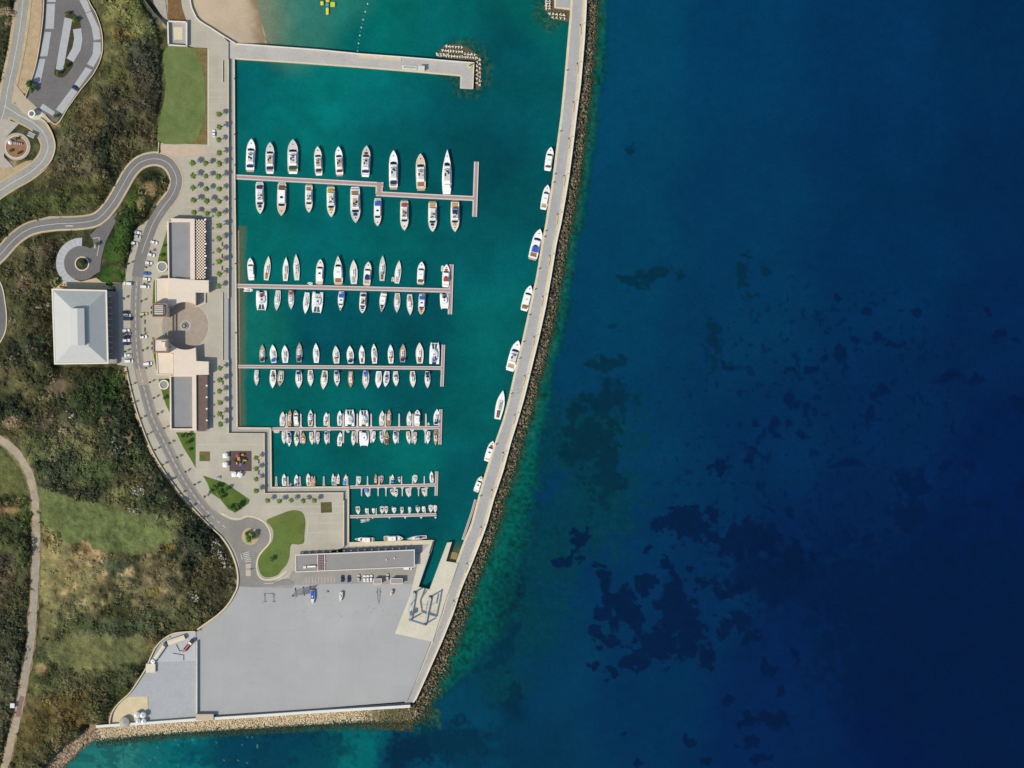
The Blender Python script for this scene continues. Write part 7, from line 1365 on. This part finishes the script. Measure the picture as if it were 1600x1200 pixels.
for sx in (-3, -1.6, 3.2): b = MB(); b.tube((sx, -1.2, .5), (sx, 1.2, .5), .5, 10); b.build("axle", tyre, t)
t = thing("pipe_run", P(278, 1017, ZY + .32), 0, "dark angled pipework on the compound floor below the crane truck", "pipe"); b = MB()
for p, q in [((-1, 4), (1, 0)), ((1, 0), (5, 0)), ((-3, -1.5), (3.6, -2.6)), ((3.6, -2.6), (3.6, -5.8))]: b.tube((*p, .3), (*q, .3), .14, 5)
b.build("pipe", dark_m, t); b = MB(); [b.box(x - .2, x + .2, y - .2, y + .2, 0, .2) for x, y in ((-1, 4), (5, 0), (-3, -1.5), (3.6, -5.8))]; b.build("support", steel, t)
box_thing("cabin", 17.5, 23.5, 1098.5, 1105, 2.9, 2.6, "small white cabin beside the dirt track in the bottom left", "cabin", white_m, mat("cabin_roof", (222, 224, 226), .6))
# ------------------------------------------------------------------ playground and parasols
struct(prism("playground_surface", [(358.2, 704.6), (393, 704.6), (393.2, 736.2), (358.4, 736.2)], 3, ZP + .07, mat("rubber_brown", (96, 80, 78), .95, 3, .12)))
t = thing("play_frame", P(375, 718, ZP + .07), 0, "colourful climbing frame with slides on the brown playground square", "playground equipment")
cols = {k: mat("play_" + k, v, .5) for k, v in dict(red=(196, 74, 70), yellow=(196, 180, 50), orange=(196, 136, 64), blue=(90, 120, 220), black=(36, 34, 38)).items()}
def pl(name, x0, x1, y0, y1, z0, z1, c): b = MB(); b.box(x0, x1, y0, y1, z0, z1, .06); b.build(name, cols[c], t)
pl("roof", -2.2, -.8, 1.6, 3.2, 2.4, 2.7, "red"); pl("platform", -1.6, .2, -.6, 1.6, 1.2, 1.5, "orange"); pl("slide", .9, 2.6, 2.4, 3.6, .4, 1.5, "orange"); pl("slide", 2.0, 4.2, -.9, -.1, .4, 1.4, "yellow"); pl("roof", -.2, 1.2, -3.8, -2.2, 2.2, 2.5, "blue"); pl("climbing_net", -3.4, -1.8, -1.4, .2, .3, 1.0, "black"); pl("climbing_net", .4, 3.6, -.1, 1.4, .3, .9, "black"); pl("slide", -2.3, -1.5, -3.0, -1.6, .3, 1.0, "yellow"); pl("tunnel", .2, 1.6, -2.2, -.8, .4, 1.1, "black"); pl("slide", 1.5, 2.2, -3.0, -1.2, .4, 1.1, "yellow")
b = MB(); [b.cyl(x, y, 0, 2.4, .09, .09, 6) for x, y in ((-2.1, 1.7), (-.9, 1.7), (-2.1, 3.1), (-.9, 3.1), (-.1, -3.7), (1.1, -3.7), (-.1, -2.3), (1.1, -2.3))]; b.build("posts", steel, t)
for i, (x, y, a, lab) in enumerate([(352.4, 712, 2, "upper of two left of the playground"), (352.2, 726.2, -3, "lower of two left of the playground"), (366.2, 741.4, 3, "left of two below the playground"), (374.8, 741.8, -28, "right of two below the playground, turned askew")]):
    t = thing("parasol", P(x, y, ZP), math.radians(a), f"square white parasol, {lab}", "parasol", "white parasols round the playground"); b = MB(); b.cyl(0, 0, 0, 2.9, .06, .06, 6); b.build("pole", steel, t); b = MB(); r = 1.45; lo = [(-r, -r, 2.5), (r, -r, 2.5), (r, r, 2.5), (-r, r, 2.5)]; b.add(lo + [(0, 0, 2.95)], [[0, 1, 4], [1, 2, 4], [2, 3, 4], [3, 0, 4]]); b.prism([(x_, y_, 2.38) for x_, y_, _ in lo], lo, False, False); b.build("canopy", white_m, t); b = MB(); b.box(-.35, .35, -.35, .35, 0, .12); b.build("base", dark_m, t)
t = thing("curved_sculpture", P(340, 746.5, ZP), math.radians(10), "pale blue curved sculpture at the tip of the wedge lawn", "sculpture"); b = MB(); pr = None
for k in range(9): u = k / 8; pt = (-1.6 + 3.2 * u, .8 * math.sin(math.pi * u) - .5, 2.2 * math.sin(math.pi * (.12 + .8 * u))); b.tube(pr, pt, .3, 7) if pr else None; pr = pt
b.build("arc", mat("pale_blue_metal", (160, 176, 226), .4), t); b = MB(); b.box(-2, 2, -.8, .4, 0, .3); b.build("plinth", conc_lt, t)
# statue on the upper roundabout and round booth
t = thing("statue", P(16.5, 222.5, ZR + .2), 0, "white rounded sculpture with fins on the red bed of the upper left roundabout", "sculpture")
b = MB(); b.cyl(0, 0, 0, 1.2, 1.3, 1.5, 14); b.cyl(0, 0, 1.2, 2.6, 1.5, .5, 14); b.build("dome", white_m, t)
for k in range(5): b = MB(); b.box(2.2 + k * 1.15, 2.6 + k * 1.15, -1.3 - k * .1, .5 - k * .2, 0, 1.7, .05, .7); b.build("fin", white_m, t)
t = thing("bus_shelter", P(50, 211.5, ZR), math.radians(-25), "small shelter with a white rim beside the upper left roundabout", "shelter"); b = MB(); b.box(-2.2, 2.2, -1.2, 1.2, 2.5, 2.7); b.build("roof", mat("shelter_grey", (150, 148, 144), .6), t); b = MB(); b.box(-2.35, 2.35, 1.2, 1.4, 2.4, 2.8); b.box(-2.35, 2.35, -1.4, -1.2, 2.4, 2.8); b.build("rim", white_m, t); b = MB(); [b.cyl(x_, y_, 0, 2.5, .08, .08, 6) for x_, y_ in ((-2, -1), (2, -1), (-2, 1), (2, 1))]; b.build("posts", steel, t)
t = thing("round_booth", P(51.3, 178.8, ZR), 0, "round booth with a white ring roof between road and car park", "booth"); b = MB(); b.cyl(0, 0, 0, 3.6, 1.6, 1.6, 20); b.build("wall", conc_lt, t); b = MB(); b.cyl(0, 0, 3.6, 4.0, 2.3, 2.3, 24, True); b.build("roof", white_m, t); b = MB(); b.cyl(0, 0, 3.98, 4.05, 1.5, 1.5, 24); b.build("roof_hatch", mat("booth_hatch", (120, 112, 106), .8), t); struct(prism("booth_paving", circ(56, 180, 12, 24, 7), 3, ZR + .1, conc_lt))
# ------------------------------------------------------------------ buoys, inflatable, lamps, bollards
for i in range(13):
    u = i / 12; x, y = 574.5 - 15.5 * u - 2.0 * math.sin(u * 3.1), 6 + 74 * u; t = thing("marker_buoy", P(x, y, 0), 0, f"{'pale' if i % 2 else 'white'} float on the buoy line above the jetty, {ORD[i + 1]} from the top", "buoy", "buoy line"); r = .34 if i % 2 else .5
    b = MB(); b.cyl(0, 0, -.3, .12, r, r, 10, True); b.cyl(0, 0, .12, .4, r, r * .35, 10); b.build("float", mat("buoy_white", (196, 222, 214), .5) if i % 2 == 0 else mat("buoy_grey", (120, 140, 132), .5), t); b = MB(); b.tube((0, 0, .35), (0, 0, .6), .05, 5); b.build("eye", dark_m, t)
t = thing("inflatable_toy", P(512, 10, 0), 0, "yellow, green and blue inflatable water toy floating above the jetty", "inflatable toy"); iy_, ib, ig = mat("inflatable_yellow", (236, 206, 50), .4), mat("inflatable_blue", (30, 100, 190), .4), mat("inflatable_green", (40, 190, 130), .4)
for nm, x0, x1, y0, y1, m in [("step", -4.4, -2.4, .6, 3.2, iy_), ("tower", -1.4, 1.4, -.6, 2.4, ib), ("slide", -1.0, .8, -5.2, -.8, iy_), ("slide", -1.0, 1.2, 2.5, 4.6, iy_), ("pillow", 1.7, 4.8, -.4, 2.8, mat("inflatable_lime", (196, 206, 60), .4))]: b = MB(); b.box(x0, x1, y0, y1, -.1, 1.1, .4); b.build(nm, m, t)
b = MB(); b.box(-.9, .9, -.1, 1.8, 1.1, 2.0, .35); b.build("tower_top", ig, t)
lampp = MATS.get("lamp_dark") or mat("lamp_dark", (58, 58, 62), .5)
def lamp(x, y, z, label, group, proto=[None]):
    if proto[0] is None:
        t = thing("lamp_post", (0, 0, 0)); b = MB(); b.cyl(0, 0, 0, .5, .28, .22, 8); b.build("base", lampp, t); b = MB(); b.cyl(0, 0, .5, 4.6, .1, .07, 6); b.build("pole", lampp, t); b = MB(); b.box(-.5, .5, -.22, .22, 4.6, 4.8, .05); b.build("lamp_head", lampp, t); proto[0] = t
    else: t = copy_tree(proto[0])
    t.location = P(x, y, z); tag(t, label, "lamp post", group)
for i, y in enumerate([40, 100, 160, 217, 275, 335, 400, 463, 526, 587, 648, 707, 765, 823, 880, 938]):
    x = float(bwi(y) + (bwo(y) - bwi(y)) * .68); lamp(x, y, 2.56, f"dark lamp post beside a stone bench on the breakwater, {ORD[i + 1]} from the top", "lamp posts along the breakwater")
    t = thing("stone_bench", P(x - .1 - (y > 300) * 1.4, y + 8.5, 2.56), math.radians(float(np.interp(y, [0, 300, 500, 700, 900, 1000], [-4, -9, -13, -17, -21, -23]))), f"long cream stone bench on the breakwater below the {ORD[i + 1]} lamp post", "bench", "stone benches along the breakwater"); b = MB(); b.box(-.5, .5, -2.8, 2.8, .35, .5); b.build("seat", joint_m, t); b = MB(); b.box(-.4, .4, -2.4, -1.9, 0, .35); b.box(-.4, .4, 1.9, 2.4, 0, .35); b.build("foot", conc_lt, t)
for i, y in enumerate([110, 205, 272, 285, 361, 370, 420, 452, 492, 534, 560, 615, 694, 775]):
    x = float(bwi(y)) + 3.2; t = thing("service_pedestal", P(x, y, 2.62), 0, f"small rusty brown service post on the inner breakwater edge, {ORD[i + 1]} from the top", "service post", "service posts along the breakwater"); b = MB(); b.box(-.25, .25, -.25, .25, 0, 1.1, .05); b.build("post", mat("pedestal_brown", (140, 84, 72), .6), t); b = MB(); b.box(-.3, .3, -.3, .3, 1.1, 1.25, .03); b.build("cap", dark_m, t)
for i, y in enumerate([123, 210, 258, 311, 412, 520]):
    t = thing("mooring_bollard", P(366 + y * .004, y, ZQ + .04), 0, f"dark bollard on the left quay edge, {ORD[i + 1]} from the top", "bollard", "bollards on the left quay"); b = MB(); b.cyl(0, 0, 0, .5, .22, .2, 8); b.build("post", dark_m, t); b = MB(); b.cyl(0, 0, .45, .62, .4, .36, 8, True); b.build("cap", dark_m, t)
for i, (x, y) in enumerate([(347, 381.5), (347, 400.5), (347, 419)] + [(348, 598), (347.5, 652), (404, 721), (404, 738)] + [(226.2, 503), (226.2, 515)]):
    t = thing("promenade_bench", P(x, y, ZP), 0, ["upper", "middle", "lower"][i % 3] + " dark bench in the palm column beside the lattice building" if i < 3 else ["dark bench beneath the second palm by the pergola", "dark bench beneath the fifth palm by the pergola", "upper dark bench right of the playground", "lower dark bench right of the playground", "upper reddish bench on the pavement between the towers", "lower reddish bench on the pavement between the towers"][i - 3], "bench", "benches"); b = MB(); b.box(-.3, .3, -1.3, 1.3, .4, .5); b.build("seat", mat("bench_brown", (110, 80, 72), .8), t); b = MB(); b.box(-.25, .25, -1.1, -.9, 0, .4); b.box(-.25, .25, .9, 1.1, 0, .4); b.build("foot", dark_m, t)
t = thing("barrier_gate", P(392, 889.5, ZR), 0, "striped barrier gate across the yard road between two islands", "barrier"); b = MB(); b.box(-.3, .3, -.3, .3, .1, 1.2, .05); b.build("post", mat("gate_dark", (70, 70, 74), .6), t); b = MB(); b.box(-3.2, 3.0, -.07, .07, 1.0, 1.15); b.build("arm", steel, t)
